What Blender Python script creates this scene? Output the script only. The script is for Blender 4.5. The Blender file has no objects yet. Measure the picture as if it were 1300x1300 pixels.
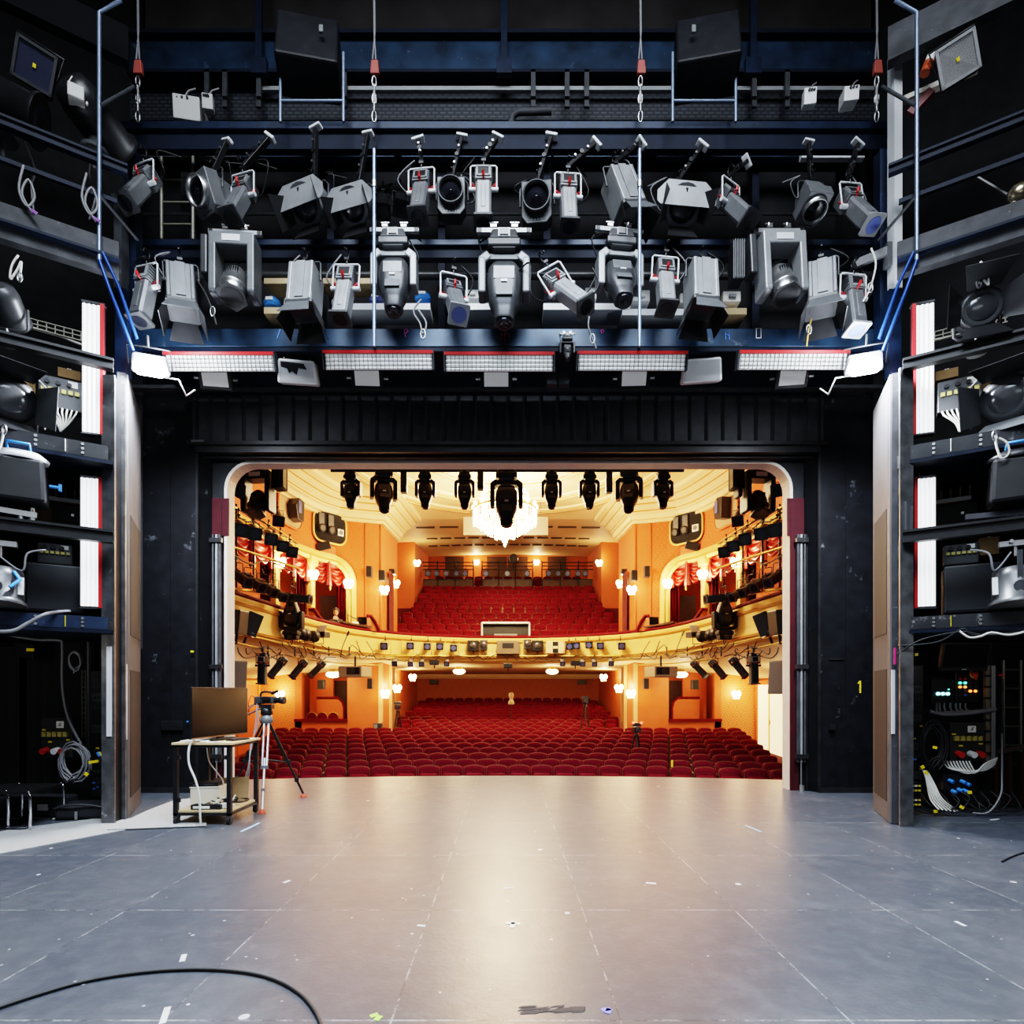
import bpy, math, random
from mathutils import Vector, Matrix, Euler
random.seed(7)
S = bpy.context.scene
COL = S.collection
R = math.radians
PI = math.pi
F, CX, CY, CAMZ = 740.0, 645.0, 880.0, 1.6

def at(x, y, Y):
    """a point of the place seen at photo pixel x, y when it stands Y metres from the camera"""
    return Vector(((x - CX) / F * Y, Y, CAMZ + (CY - y) / F * Y))

# ------------------------------------------------------------------ mesh builder
class MB:
    def __init__(s): s.v = []; s.f = []; s.sm = []
    def add(s, vs, fs, smooth=False, M=None):
        b = len(s.v)
        for p in vs:
            p = Vector(p)
            s.v.append(M @ p if M else p)
        for f in fs:
            s.f.append(tuple(b + i for i in f)); s.sm.append(smooth)
        return s
    def box(s, c, d, rot=None, M=None, taper=1.0, tapery=None):
        x, y, z = d[0] / 2, d[1] / 2, d[2] / 2
        ty = taper if tapery is None else tapery
        vs = [Vector(p) for p in [(-x, -y, -z), (x, -y, -z), (x, y, -z), (-x, y, -z),
              (-x * taper, -y * ty, z), (x * taper, -y * ty, z), (x * taper, y * ty, z), (-x * taper, y * ty, z)]]
        m = Matrix.Translation(Vector(c)) @ (Euler(rot).to_matrix().to_4x4() if rot else Matrix())
        vs = [m @ p for p in vs]
        return s.add(vs, [(3, 2, 1, 0), (4, 5, 6, 7), (0, 1, 5, 4), (1, 2, 6, 5), (2, 3, 7, 6), (3, 0, 4, 7)], False, M)
    def beam(s, p0, p1, w, h, up=(0, 0, 1), M=None):
        """rectangular bar from p0 to p1, w sideways, h along up"""
        p0, p1 = Vector(p0), Vector(p1)
        t = (p1 - p0).normalized(); u = Vector(up)
        sd = t.cross(u)
        if sd.length < 1e-4: u = Vector((0, 1, 0)); sd = t.cross(u)
        sd.normalize(); u = sd.cross(t).normalized()
        vs = []
        for p in (p0, p1):
            for a, b in ((-1, -1), (1, -1), (1, 1), (-1, 1)):
                vs.append(p + sd * a * w / 2 + u * b * h / 2)
        return s.add(vs, [(0, 1, 2, 3), (7, 6, 5, 4), (0, 4, 5, 1), (1, 5, 6, 2), (2, 6, 7, 3), (3, 7, 4, 0)], False, M)
    def ibeam(s, p0, p1, w, h, t=.03, M=None):
        p0, p1 = Vector(p0), Vector(p1)
        o = Vector((0, 0, h / 2 - t / 2))
        s.beam(p0 + o, p1 + o, w, t, M=M); s.beam(p0 - o, p1 - o, w, t, M=M)
        return s.beam(p0, p1, t * .8, h - 2 * t, M=M)
    def cyl(s, p0, p1, r0, r1=None, n=12, caps=True, M=None):
        r1 = r0 if r1 is None else r1
        p0, p1 = Vector(p0), Vector(p1)
        q = (p1 - p0).to_track_quat('Z', 'Y').to_matrix()
        vs = []
        for p, r in ((p0, r0), (p1, r1)):
            for i in range(n):
                a = 2 * PI * (i + .5) / n
                vs.append(p + q @ Vector((r * math.cos(a), r * math.sin(a), 0)))
        s.add(vs, [(i, (i + 1) % n, n + (i + 1) % n, n + i) for i in range(n)], n > 6, M)
        if caps: s.add(vs, [tuple(reversed(range(n))), tuple(range(n, 2 * n))], False, M)
        return s
    def tube(s, pts, r, n=6, M=None, closed=False, flat=None):
        pts = [Vector(p) for p in pts]
        k = len(pts); vs = []; N = None
        for i in range(k):
            a = pts[i - 1] if (i > 0 or closed) else pts[i]
            b = pts[(i + 1) % k] if (i < k - 1 or closed) else pts[i]
            t = (b - a).normalized()
            if N is None:
                N = t.orthogonal().normalized()
            else:
                N = (N - t * N.dot(t))
                N = N.normalized() if N.length > 1e-6 else t.orthogonal().normalized()
            B = t.cross(N)
            rr = r[i] if isinstance(r, (list, tuple)) else r
            for j in range(n):
                a_ = 2 * PI * j / n
                vs.append(pts[i] + (N * math.cos(a_) + B * math.sin(a_)) * rr)
        fs = []
        for i in range(k if closed else k - 1):
            i2 = (i + 1) % k
            for j in range(n):
                fs.append((i * n + j, i * n + (j + 1) % n, i2 * n + (j + 1) % n, i2 * n + j))
        s.add(vs, fs, True, M)
        if not closed: s.add(vs, [tuple(reversed(range(n))), tuple(range((k - 1) * n, k * n))], False, M)
        return s
    def prism(s, poly, z0, z1, M=None):
        n = len(poly)
        vs = [(x, y, z0) for x, y in poly] + [(x, y, z1) for x, y in poly]
        fs = [tuple(reversed(range(n))), tuple(range(n, 2 * n))] + [(i, (i + 1) % n, n + (i + 1) % n, n + i) for i in range(n)]
        return s.add(vs, fs, False, M)
    def lathe(s, prof, n=20, M=None, smooth=True):
        vs = []; k = len(prof)
        for r, z in prof:
            for j in range(n):
                a = 2 * PI * j / n
                vs.append((r * math.cos(a), r * math.sin(a), z))
        fs = [(i * n + j, i * n + (j + 1) % n, (i + 1) * n + (j + 1) % n, (i + 1) * n + j) for i in range(k - 1) for j in range(n)]
        s.add(vs, fs, smooth, M)
        if prof[0][0] > 1e-4: s.add(vs[:n], [tuple(reversed(range(n)))], False, M)
        if prof[-1][0] > 1e-4: s.add(vs[-n:], [tuple(range(n))], False, M)
        return s
    def sphere(s, c, r, n=12, sc=(1, 1, 1), M=None):
        m = max(4, n // 2)
        prof = [(max(1e-5, r * math.sin(PI * i / m)), -r * math.cos(PI * i / m)) for i in range(m + 1)]
        T = Matrix.Translation(Vector(c)) @ Matrix.Diagonal((*sc, 1))
        return s.lathe(prof, n, (M @ T) if M else T)
    def grid(s, fn, nu, nv, smooth=True, M=None, flip=False):
        vs = [fn(i / nu, j / nv) for i in range(nu + 1) for j in range(nv + 1)]
        w = nv + 1
        fs = [(i * w + j, (i + 1) * w + j, (i + 1) * w + j + 1, i * w + j + 1) for i in range(nu) for j in range(nv)]
        if flip: fs = [tuple(reversed(f)) for f in fs]
        return s.add(vs, fs, smooth, M)
    def loft(s, rings, closed=True, caps=True, smooth=True, M=None):
        n = len(rings[0]); vs = [p for r in rings for p in r]; fs = []
        for i in range(len(rings) - 1):
            for j in range(n if closed else n - 1):
                fs.append((i * n + j, i * n + (j + 1) % n, (i + 1) * n + (j + 1) % n, (i + 1) * n + j))
        s.add(vs, fs, smooth, M)
        if caps and closed:
            s.add(rings[0], [tuple(reversed(range(n)))], False, M); s.add(rings[-1], [tuple(range(n))], False, M)
        return s
    def build(s, name, mat, parent=None, loc=None, rot=None, bevel=0, label=None, solid=0, bseg=2):
        me = bpy.data.meshes.new(name)
        me.from_pydata([tuple(p) for p in s.v], [], s.f)
        me.polygons.foreach_set('use_smooth', s.sm)
        if mat: me.materials.append(mat)
        me.update()
        o = bpy.data.objects.new(name, me); COL.objects.link(o)
        if loc is not None: o.location = loc
        if rot is not None: o.rotation_euler = rot
        if parent: o.parent = parent
        if label: o['label'] = label
        if solid:
            m = o.modifiers.new('Solid', 'SOLIDIFY'); m.thickness = solid
        if bevel:
            m = o.modifiers.new('Bevel', 'BEVEL'); m.width = bevel; m.segments = bseg; m.limit_method = 'ANGLE'; m.angle_limit = R(40)
        return o

def rrect(w, h, r, n=5, cx=0, cy=0):
    pts = []
    for sx, sy, a0 in ((1, 1, 0), (-1, 1, 90), (-1, -1, 180), (1, -1, 270)):
        for i in range(n + 1):
            a = R(a0 + 90 * i / n)
            pts.append((cx + sx * (w / 2 - r) + r * math.cos(a), cy + sy * (h / 2 - r) + r * math.sin(a)))
    return pts
FRONT = Matrix.Rotation(R(90), 4, 'X')      # prism drawn in x,z with its +z side facing the camera (-Y)

def tag(o, label=None, cat=None, group=None, kind=None):
    if label: o['label'] = label
    if cat: o['category'] = cat
    if group: o['group'] = group
    if kind: o['kind'] = kind
    return o
def thing(name, label, cat, loc=(0, 0, 0), rz=0, group=None):
    o = bpy.data.objects.new(name, None); COL.objects.link(o)
    o.empty_display_size = .1
    o.location = loc; o.rotation_euler = (0, 0, rz)
    return tag(o, label, cat, group)
def struct(o, label=None, cat=None):
    return tag(o, label, cat, kind='structure')
_kids = {}
def copy_tree(o, parent=None):
    c = o.copy(); COL.objects.link(c)
    if parent: c.parent = parent
    for ch in o.children:
        copy_tree(ch, c)
    return c
def child(o, stem_):
    for c in o.children:
        if c.name.split('.')[0] == stem_: return c
def catmull(P, n=8, closed=False):
    P = [Vector(p) for p in P]; out = []
    k = len(P)
    for i in range(k if closed else k - 1):
        if closed: a, b, c, d = P[i - 1], P[i], P[(i + 1) % k], P[(i + 2) % k]
        else: a, b, c, d = P[max(i - 1, 0)], P[i], P[i + 1], P[min(i + 2, k - 1)]
        for j in range(n):
            t = j / n
            out.append(.5 * ((2 * b) + (c - a) * t + (2 * a - 5 * b + 4 * c - d) * t * t + (3 * b - a - 3 * c + d) * t ** 3))
    if not closed: out.append(P[-1])
    return out

# ------------------------------------------------------------------ materials
MATS = {}
def mat(name, col, rough=.5, metal=0, var=.0, vscale=6, bump=0, bscale=40, emit=None, estr=0, spec=None, alpha=1, trans=0, scuff=None, scuffamt=.5, scuffscale=9):
    if name in MATS: return MATS[name]
    m = bpy.data.materials.new(name); m.use_nodes = True
    nt = m.node_tree; N = nt.nodes; L = nt.links
    b = N['Principled BSDF']
    b.inputs['Base Color'].default_value = (*col, 1)
    b.inputs['Roughness'].default_value = rough
    b.inputs['Metallic'].default_value = metal
    if spec is not None: b.inputs['Specular IOR Level'].default_value = spec
    if trans: b.inputs['Transmission Weight'].default_value = trans
    if alpha < 1: b.inputs['Alpha'].default_value = alpha
    if emit:
        b.inputs['Emission Color'].default_value = (*emit, 1); b.inputs['Emission Strength'].default_value = estr
    if var or bump or scuff:
        tc = N.new('ShaderNodeTexCoord')
    cur = None
    if var:
        nz = N.new('ShaderNodeTexNoise'); nz.inputs['Scale'].default_value = vscale; nz.inputs['Detail'].default_value = 5
        L.new(tc.outputs['Object'], nz.inputs['Vector'])
        rp = N.new('ShaderNodeValToRGB')
        rp.color_ramp.elements[0].position = .3; rp.color_ramp.elements[1].position = .72
        rp.color_ramp.elements[0].color = (*[max(0, c * (1 - var)) for c in col], 1)
        rp.color_ramp.elements[1].color = (*[min(1, c * (1 + var)) for c in col], 1)
        L.new(nz.outputs['Fac'], rp.inputs['Fac']); cur = rp.outputs['Color']
    if scuff:
        n2 = N.new('ShaderNodeTexNoise'); n2.inputs['Scale'].default_value = scuffscale; n2.inputs['Detail'].default_value = 9; n2.inputs['Roughness'].default_value = .72
        L.new(tc.outputs['Object'], n2.inputs['Vector'])
        r2 = N.new('ShaderNodeValToRGB'); r2.color_ramp.elements[0].position = .66 - .1 * scuffamt; r2.color_ramp.elements[1].position = .74
        L.new(n2.outputs['Fac'], r2.inputs['Fac'])
        mx = N.new('ShaderNodeMix'); mx.data_type = 'RGBA'
        L.new(r2.outputs['Color'], mx.inputs['Factor'])
        if cur: L.new(cur, mx.inputs['A'])
        else: mx.inputs['A'].default_value = (*col, 1)
        mx.inputs['B'].default_value = (*scuff, 1)
        cur = mx.outputs['Result']
    if cur: L.new(cur, b.inputs['Base Color'])
    if bump:
        n3 = N.new('ShaderNodeTexNoise'); n3.inputs['Scale'].default_value = bscale; n3.inputs['Detail'].default_value = 3
        L.new(tc.outputs['Object'], n3.inputs['Vector'])
        bp = N.new('ShaderNodeBump'); bp.inputs['Strength'].default_value = bump; bp.inputs['Distance'].default_value = .01
        L.new(n3.outputs['Fac'], bp.inputs['Height']); L.new(bp.outputs['Normal'], b.inputs['Normal'])
    MATS[name] = m
    return m

def _node(nt, kind, **kw):
    n = nt.nodes.new(kind)
    for k, v in kw.items():
        if k in ('operation', 'data_type', 'blend_type', 'feature', 'distance', 'use_clamp', 'wave_type', 'bands_direction'): setattr(n, k, v)
        else: n.inputs[k].default_value = v
    return n
def _math(nt, op, a, b=None, c=None):
    n = nt.nodes.new('ShaderNodeMath'); n.operation = op
    for i, q in enumerate((a, b, c)):
        if q is None: continue
        if isinstance(q, (int, float)): n.inputs[i].default_value = q
        else: nt.links.new(q, n.inputs[i])
    return n.outputs[0]

def floor_mat():
    m = bpy.data.materials.new('stage_floor'); m.use_nodes = True
    nt = m.node_tree; L = nt.links; b = nt.nodes['Principled BSDF']
    tc = nt.nodes.new('ShaderNodeTexCoord'); sp = nt.nodes.new('ShaderNodeSeparateXYZ'); L.new(tc.outputs['Object'], sp.inputs[0])
    x, y = sp.outputs[0], sp.outputs[1]
    def noise(scale, det=4, rough=.6, sx=1, sy=1):
        mp = nt.nodes.new('ShaderNodeMapping'); mp.inputs['Scale'].default_value = (sx, sy, 1); L.new(tc.outputs['Object'], mp.inputs[0])
        n = _node(nt, 'ShaderNodeTexNoise', Scale=scale, Detail=det, Roughness=rough); L.new(mp.outputs[0], n.inputs['Vector']); return n.outputs['Fac']
    def ramp(v, p0, p1, c0=(0, 0, 0), c1=(1, 1, 1)):
        r = nt.nodes.new('ShaderNodeValToRGB'); r.color_ramp.elements[0].position = p0; r.color_ramp.elements[1].position = p1
        r.color_ramp.elements[0].color = (*c0, 1); r.color_ramp.elements[1].color = (*c1, 1); L.new(v, r.inputs[0]); return r.outputs[0]
    def mix(f, a, bb):
        n = nt.nodes.new('ShaderNodeMix'); n.data_type = 'RGBA'
        if isinstance(f, (int, float)): n.inputs['Factor'].default_value = f
        else: L.new(f, n.inputs['Factor'])
        for k, q in (('A', a), ('B', bb)):
            if isinstance(q, tuple): n.inputs[k].default_value = (*q, 1)
            else: L.new(q, n.inputs[k])
        return n.outputs['Result']
    base = ramp(noise(.5, 5), .3, .7, (.043, .051, .067), (.063, .071, .089))
    base = mix(ramp(noise(7, 6, .7), .45, .75), base, (.080, .09, .108))
    # each board panel a little different
    px = _math(nt, 'FLOOR', _math(nt, 'DIVIDE', _math(nt, 'ADD', x, .57), 1.12)); py = _math(nt, 'FLOOR', _math(nt, 'DIVIDE', y, 1.45))
    wn = nt.nodes.new('ShaderNodeTexWhiteNoise'); cb = nt.nodes.new('ShaderNodeCombineXYZ'); L.new(px, cb.inputs[0]); L.new(py, cb.inputs[1]); L.new(cb.outputs[0], wn.inputs['Vector'])
    base = mix(_math(nt, 'MULTIPLY', wn.outputs['Value'], .22), base, (.13, .135, .142))
    # seams
    def line(co, off, step, w):
        f = _math(nt, 'FRACT', _math(nt, 'DIVIDE', _math(nt, 'ADD', co, off), step))
        d = _math(nt, 'ABSOLUTE', _math(nt, 'SUBTRACT', f, .5))
        return _math(nt, 'GREATER_THAN', d, .5 - w / step)
    ln = _math(nt, 'MAXIMUM', line(x, .57, 1.12, .0055), line(y, .05, 1.45, .0065))
    brk = ramp(noise(3.4, 8, .85), .46, .56)
    base = mix(_math(nt, 'MULTIPLY', ln, .7), base, (.02, .022, .025))
    base = mix(_math(nt, 'MULTIPLY', _math(nt, 'MULTIPLY', ln, brk), .6), base, (.42, .44, .46))
    # long scratches and paint flecks
    sc = ramp(noise(3, 7, .8, .12, 6), .69, .71); base = mix(_math(nt, 'MULTIPLY', sc, .4), base, (.34, .36, .38))
    sc2 = ramp(noise(3, 7, .8, 5, .15), .70, .72); base = mix(_math(nt, 'MULTIPLY', sc2, .4), base, (.34, .36, .38))
    vo = _node(nt, 'ShaderNodeTexVoronoi', Scale=2.6, Randomness=1.0); L.new(tc.outputs['Object'], vo.inputs['Vector'])
    dot = _math(nt, 'LESS_THAN', vo.outputs['Distance'], _math(nt, 'MULTIPLY', ramp(noise(1.3, 2), .46, .62), .07))
    base = mix(dot, base, (.6, .61, .63)); base = mix(_math(nt, 'MULTIPLY', ramp(noise(1.1, 8, .78), .52, .72), .35), base, (.19, .2, .215))
    vo2 = _node(nt, 'ShaderNodeTexVoronoi', Scale=9, Randomness=1.0); L.new(tc.outputs['Object'], vo2.inputs['Vector'])
    dot2 = _math(nt, 'LESS_THAN', vo2.outputs['Distance'], _math(nt, 'MULTIPLY', ramp(noise(2.1, 3), .47, .64), .11))
    base = mix(_math(nt, 'MULTIPLY', dot2, .8), base, (.5, .51, .53))
    L.new(base, b.inputs['Base Color'])
    L.new(_math(nt, 'ADD', .29, _math(nt, 'MULTIPLY', noise(4, 5, .6), .13)), b.inputs['Roughness'])
    bp = nt.nodes.new('ShaderNodeBump'); bp.inputs['Strength'].default_value = .12; bp.inputs['Distance'].default_value = .01
    L.new(noise(30, 3), bp.inputs['Height']); L.new(bp.outputs[0], b.inputs['Normal'])
    return m

def damask_mat(name, c0, c1, scale=3.2):
    m = bpy.data.materials.new(name); m.use_nodes = True
    nt = m.node_tree; L = nt.links; b = nt.nodes['Principled BSDF']; b.inputs['Roughness'].default_value = .6
    tc = nt.nodes.new('ShaderNodeTexCoord'); sp = nt.nodes.new('ShaderNodeSeparateXYZ'); L.new(tc.outputs['Object'], sp.inputs[0])
    u = _math(nt, 'ADD', sp.outputs[0], _math(nt, 'MULTIPLY', sp.outputs[1], .83)); v = sp.outputs[2]
    s_ = scale
    row = _math(nt, 'FLOOR', _math(nt, 'MULTIPLY', v, s_))
    uo = _math(nt, 'ADD', _math(nt, 'MULTIPLY', u, s_), _math(nt, 'MULTIPLY', _math(nt, 'MODULO', _math(nt, 'ABSOLUTE', row), 2.0), .5))
    fu = _math(nt, 'SUBTRACT', _math(nt, 'FRACT', uo), .5); fv = _math(nt, 'SUBTRACT', _math(nt, 'FRACT', _math(nt, 'MULTIPLY', v, s_)), .5)
    d = _math(nt, 'SQRT', _math(nt, 'ADD', _math(nt, 'MULTIPLY', fu, fu), _math(nt, 'MULTIPLY', fv, fv)))
    w = _math(nt, 'MULTIPLY_ADD', _math(nt, 'SINE', _math(nt, 'MULTIPLY', d, 24)), .5, .5)
    mx = nt.nodes.new('ShaderNodeMix'); mx.data_type = 'RGBA'; L.new(w, mx.inputs['Factor'])
    mx.inputs['A'].default_value = (*c0, 1); mx.inputs['B'].default_value = (*c1, 1)
    L.new(mx.outputs['Result'], b.inputs['Base Color'])
    return m

black = mat('black_paint', (.009, .010, .013), .55, spec=.25, var=.4, scuff=(.07, .075, .085), scuffamt=.2)
blackmatte = mat('black_drape', (.007, .007, .009), .9, var=.3)
void = mat('dark_masonry', (.010, .010, .012), .95, var=.4)
steel_black = mat('black_steel', (.02, .02, .022), .4, .3, var=.3, scuff=(.12, .12, .13), scuffamt=.3)
blue = mat('blue_steel', (.006, .017, .042), .42, .25, var=.35, scuff=(.07, .10, .15), scuffamt=.35)
bluebright = mat('scuffed_blue_steel', (.018, .04, .075), .38, .3, var=.5, vscale=3, scuff=(.17, .21, .27), scuffamt=.5, scuffscale=5)
navy = mat('navy_steel', (.004, .009, .022), .6, .1, var=.3, spec=.25)
greysteel = mat('grey_painted_steel', (.05, .052, .058), .6, .1, var=.3, spec=.25, scuff=(.2, .2, .21))
lamp_grey = mat('grey_lamp_housing', (.16, .168, .178), .42, .35, var=.15, bump=.05)
lamp_light = mat('light_grey_lamp_housing', (.31, .32, .33), .4, .3, var=.12)
lamp_dark = mat('black_lamp_housing', (.016, .016, .018), .4, .2, var=.2)
lamp_mid = mat('charcoal_lamp_housing', (.06, .062, .066), .38, .3, var=.15)
silver = mat('brushed_silver', (.5, .5, .5), .3, .9, var=.1)
chrome = mat('chrome', (.75, .76, .78), .12, 1)
whitemetal = mat('white_painted_metal', (.72, .74, .76), .4, .1)
whiteplastic = mat('white_plastic', (.78, .78, .77), .45, var=.05)
lens = mat('dark_lens_glass', (.01, .011, .016), .18, spec=.5)
lens_grey = mat('grey_lens_glass', (.05, .05, .054), .15, spec=.8)
lens_blue = mat('blue_gel', (.10, .13, .33), .25)
redplastic = mat('red_plastic', (.5, .02, .02), .4)
bluetape = mat('blue_tape', (.05, .25, .7), .5)
yellow = mat('yellow_tape', (.8, .62, .02), .5)
rubber = mat('black_rubber', (.012, .012, .012), .7)
cable_black = mat('black_cable', (.012, .012, .013), .55)
cable_grey = mat('grey_cable', (.2, .2, .21), .5)
cable_white = mat('white_cable', (.7, .68, .62), .5)
wood = mat('birch_plywood', (.62, .47, .27), .5, var=.12, vscale=3)
browncard = mat('brown_cardboard', (.20, .12, .05), .8, var=.15)
cartongrey = mat('dark_grey_board', (.045, .046, .048), .7, var=.2)
tubewhite = mat('fluorescent_tube', (.9, .9, .9), .3, emit=(.93, .97, 1), estr=1.6)
tubedim = mat('frosted_tube', (.72, .72, .7), .35, emit=(.93, .97, 1), estr=.12)
floodglow = mat('lit_flood_glass', (1, 1, 1), .3, emit=(.9, .95, 1), estr=60)
panelwhite = mat('frosted_panel', (.88, .88, .86), .5, emit=(1, 1, 1), estr=.12)  # slight glow put in to brighten panels that are switched off
velvet = mat('red_velvet', (.118, .001, .0095), .7, var=.25, vscale=14, spec=.12)
velvet_dark = mat('deep_red_velvet', (.11, .0015, .007), .7, var=.25, vscale=10, spec=.15)
rimwood = mat('brass_trimmed_wood', (.16, .07, .025), .35, .3)
brass = mat('brass', (.55, .36, .10), .35, .8)
cream = mat('cream_plaster', (.82, .61, .36), .6, var=.04, vscale=2)
creamy = mat('cream_yellow_plaster', (.74, .49, .155), .55, var=.06, vscale=2)
gold = mat('gold_line', (.42, .17, .02), .5, 0)
white_trim = mat('off_white_paint', (.62, .56, .50), .5, var=.06)
maroon = mat('maroon_paint', (.04, .004, .008), .7, var=.2, spec=.2)
damask = damask_mat('orange_damask', (.50, .093, .021), (.60, .14, .038))
damask_l = damask_mat('light_orange_damask', (.57, .155, .045), (.68, .26, .09))
plainorange = mat('plain_orange_panel', (.56, .135, .04), .6, var=.05)
bulb = mat('warm_bulb', (1, .8, .5), .3, emit=(1, .66, .30), estr=55)
bulb_soft = mat('warm_lamp_glass', (1, .85, .6), .3, emit=(1, .70, .36), estr=22)
crystal = mat('lit_crystal', (1, .9, .7), .1, emit=(1, .78, .46), estr=14)
darkwood = mat('dark_brown_wood', (.06, .025, .012), .45, var=.2)
redcarpet = mat('dark_red_carpet', (.10, .006, .010), .95, var=.2)
greycarpet = mat('grey_carpet', (.33, .33, .33), .95, var=.12, vscale=50, bump=.3, bscale=120)
ledgreen = mat('green_indicator', (.1, .9, .6), .4, emit=(.1, 1, .7), estr=3)
ledorange = mat('orange_indicator', (1, .3, .05), .4, emit=(1, .22, .04), estr=4)
ledblue = mat('cyan_indicator', (.3, .9, 1), .4, emit=(.3, .9, 1), estr=5)
screen = mat('glossy_black_screen', (.008, .007, .007), .16, spec=.18)
skin = mat('skin', (.62, .36, .24), .5)
hairmat = mat('brown_hair', (.018, .009, .005), .7)
jacket = mat('charcoal_jacket', (.07, .06, .06), .8)
paper = mat('white_paper', (.85, .83, .78), .7)
stagefloor = floor_mat()
def grating_mat():
    m = bpy.data.materials.new('perforated_steel'); m.use_nodes = True; nt = m.node_tree; L = nt.links; b = nt.nodes['Principled BSDF']; b.inputs['Roughness'].default_value = .6
    tc = nt.nodes.new('ShaderNodeTexCoord'); sp = nt.nodes.new('ShaderNodeSeparateXYZ'); L.new(tc.outputs['Object'], sp.inputs[0]); cb = nt.nodes.new('ShaderNodeCombineXYZ'); L.new(sp.outputs[0], cb.inputs[0]); L.new(sp.outputs[2], cb.inputs[1])
    br = _node(nt, 'ShaderNodeTexBrick', Scale=1.0, Color1=(.045, .05, .065, 1), Color2=(.03, .034, .045, 1), Mortar=(.004, .006, .012, 1)); br.inputs['Mortar Size'].default_value = .018; br.inputs['Brick Width'].default_value = .115; br.inputs['Row Height'].default_value = .055
    L.new(cb.outputs[0], br.inputs['Vector']); L.new(br.outputs['Color'], b.inputs['Base Color']); return m
grating = grating_mat()
# ================================================================== CAMERA, COLOUR, WORLD
cam = bpy.data.cameras.new('camera'); camo = bpy.data.objects.new('camera', cam); COL.objects.link(camo)
camo.location = (0, 0, CAMZ); camo.rotation_euler = (R(90), 0, 0)
cam.sensor_width = 36; cam.lens = F / 1300 * 36
cam.shift_x = (650 - CX) / 1300; cam.shift_y = (CY - 650) / 1300
cam.clip_end = 200; cam.clip_start = .05
S.camera = camo
S.view_settings.view_transform = 'Filmic'
S.view_settings.look = 'High Contrast'
S.view_settings.exposure = 0.0
w = bpy.data.worlds.new('World'); S.world = w; w.use_nodes = True
w.node_tree.nodes['Background'].inputs[0].default_value = (.5, .65, 1, 1)
w.node_tree.nodes['Background'].inputs[1].default_value = .012
try:
    S.cycles.use_denoising = True
    S.cycles.max_bounces = 6; S.cycles.diffuse_bounces = 4; S.cycles.glossy_bounces = 3
    S.cycles.sample_clamp_indirect = 4
except Exception: pass
COOL = (.86, .93, 1.0); WARM = (1.0, .67, .35)
def lamp(kind, loc, power, col, size=.3, target=None, spot=60, blend=.5, sizey=None, name='house_lamp'):
    d = bpy.data.lights.new(name, kind); d.energy = power; d.color = col
    if kind == 'AREA':
        d.size = size
        if sizey: d.shape = 'RECTANGLE'; d.size_y = sizey
    else: d.shadow_soft_size = size
    if kind == 'SPOT': d.spot_size = R(spot); d.spot_blend = blend
    o = bpy.data.objects.new(name, d); COL.objects.link(o); o.location = loc
    if target is not None:
        o.rotation_euler = (Vector(target) - Vector(loc)).to_track_quat('-Z', 'Y').to_euler()
    return o

# ================================================================== STAGE SHELL
def stage_floor():
    mb = MB()
    edge = []
    for i in range(33):
        x = -5.4 + 10.8 * i / 32
        edge.append((x, 11.3 - .021 * x * x))
    poly = [(-12, -4), (12, -4), (12, 9.85), (5.4, 9.85)] + list(reversed(edge)) + [(-5.4, 9.85), (-12, 9.85)]
    mb.prism(poly, -.18, 0)
    struct(mb.build('floor', stagefloor), 'scuffed blue-grey stage floor of painted boards')
    w_ = MB()
    for (x0, y0), (x1, y1) in zip(edge[:-1], edge[1:]):
        w_.add([(x0, y0 - .05, -.18), (x1, y1 - .05, -.18), (x1, y1 - .05, -1.3), (x0, y0 - .05, -1.3)], [(0, 1, 2, 3)])
    struct(w_.build('wall_stage_front', black), 'black front wall below the stage edge')
stage_floor()
# grey carpet strips
mb = MB()
def fl(x, y): Y = 1.6 * F / (y - CY); return ((x - CX) / F * Y, Y)
mb.prism([fl(-60, 1096), fl(175, 1051), fl(160, 1035), fl(40, 1050), fl(-60, 1066)], .0, .008)
tag(mb.build('carpet_strip', greycarpet, loc=(0, 0, .001)), 'long grey carpet strip running out past the tubular bench', 'carpet')
mb = MB(); mb.prism([fl(136, 1055), fl(262, 1050), fl(262, 1013), fl(222, 1017), fl(188, 1030)], .0, .008)
tag(mb.build('carpet_piece', greycarpet, loc=(0, 0, .011)), 'pale grey carpet piece lying under the trolley with the television', 'carpet')

# proscenium wall with rounded opening
OX0, OX1, OZ, ORAD = -4.63, 4.645, 5.39, .42
def arch_outline(inset=0, n=8):
    x0, x1, z1, r = OX0 + inset, OX1 - inset, OZ - inset, max(.05, ORAD - inset)
    pts = [(x0, 0)]
    for i in range(n + 1):
        a = R(180 - 90 * i / n); pts.append((x0 + r + r * math.cos(a), z1 - r + r * math.sin(a)))
    for i in range(n + 1):
        a = R(90 - 90 * i / n); pts.append((x1 - r + r * math.cos(a), z1 - r + r * math.sin(a)))
    pts.append((x1, 0)); return pts
def outer_for(pts, X=12, Z=15):
    out = []
    n = len(pts)
    for i, (x, z) in enumerate(pts):
        if i == 0: out.append((-X, 0))
        elif i == n - 1: out.append((X, 0))
        elif i == 1: out.append((-X, z))
        elif i == n - 2: out.append((X, z))
        else:
            if i < n / 2 - .5:
                t = (i - 1) / (n / 2 - 2); out.append((-X, z + (Z - z) * min(1, t * 1.0))) if t < .5 else out.append((x - (X + x) * (1 - t) * 2 * 1.0, Z))
            else:
                t = (n - 2 - i) / (n / 2 - 2); out.append((X, z + (Z - z) * min(1, t))) if t < .5 else out.append((x + (X - x) * (1 - t) * 2, Z))
    return out
ins = arch_outline()
mb = MB()
Yw = 9.62
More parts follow.
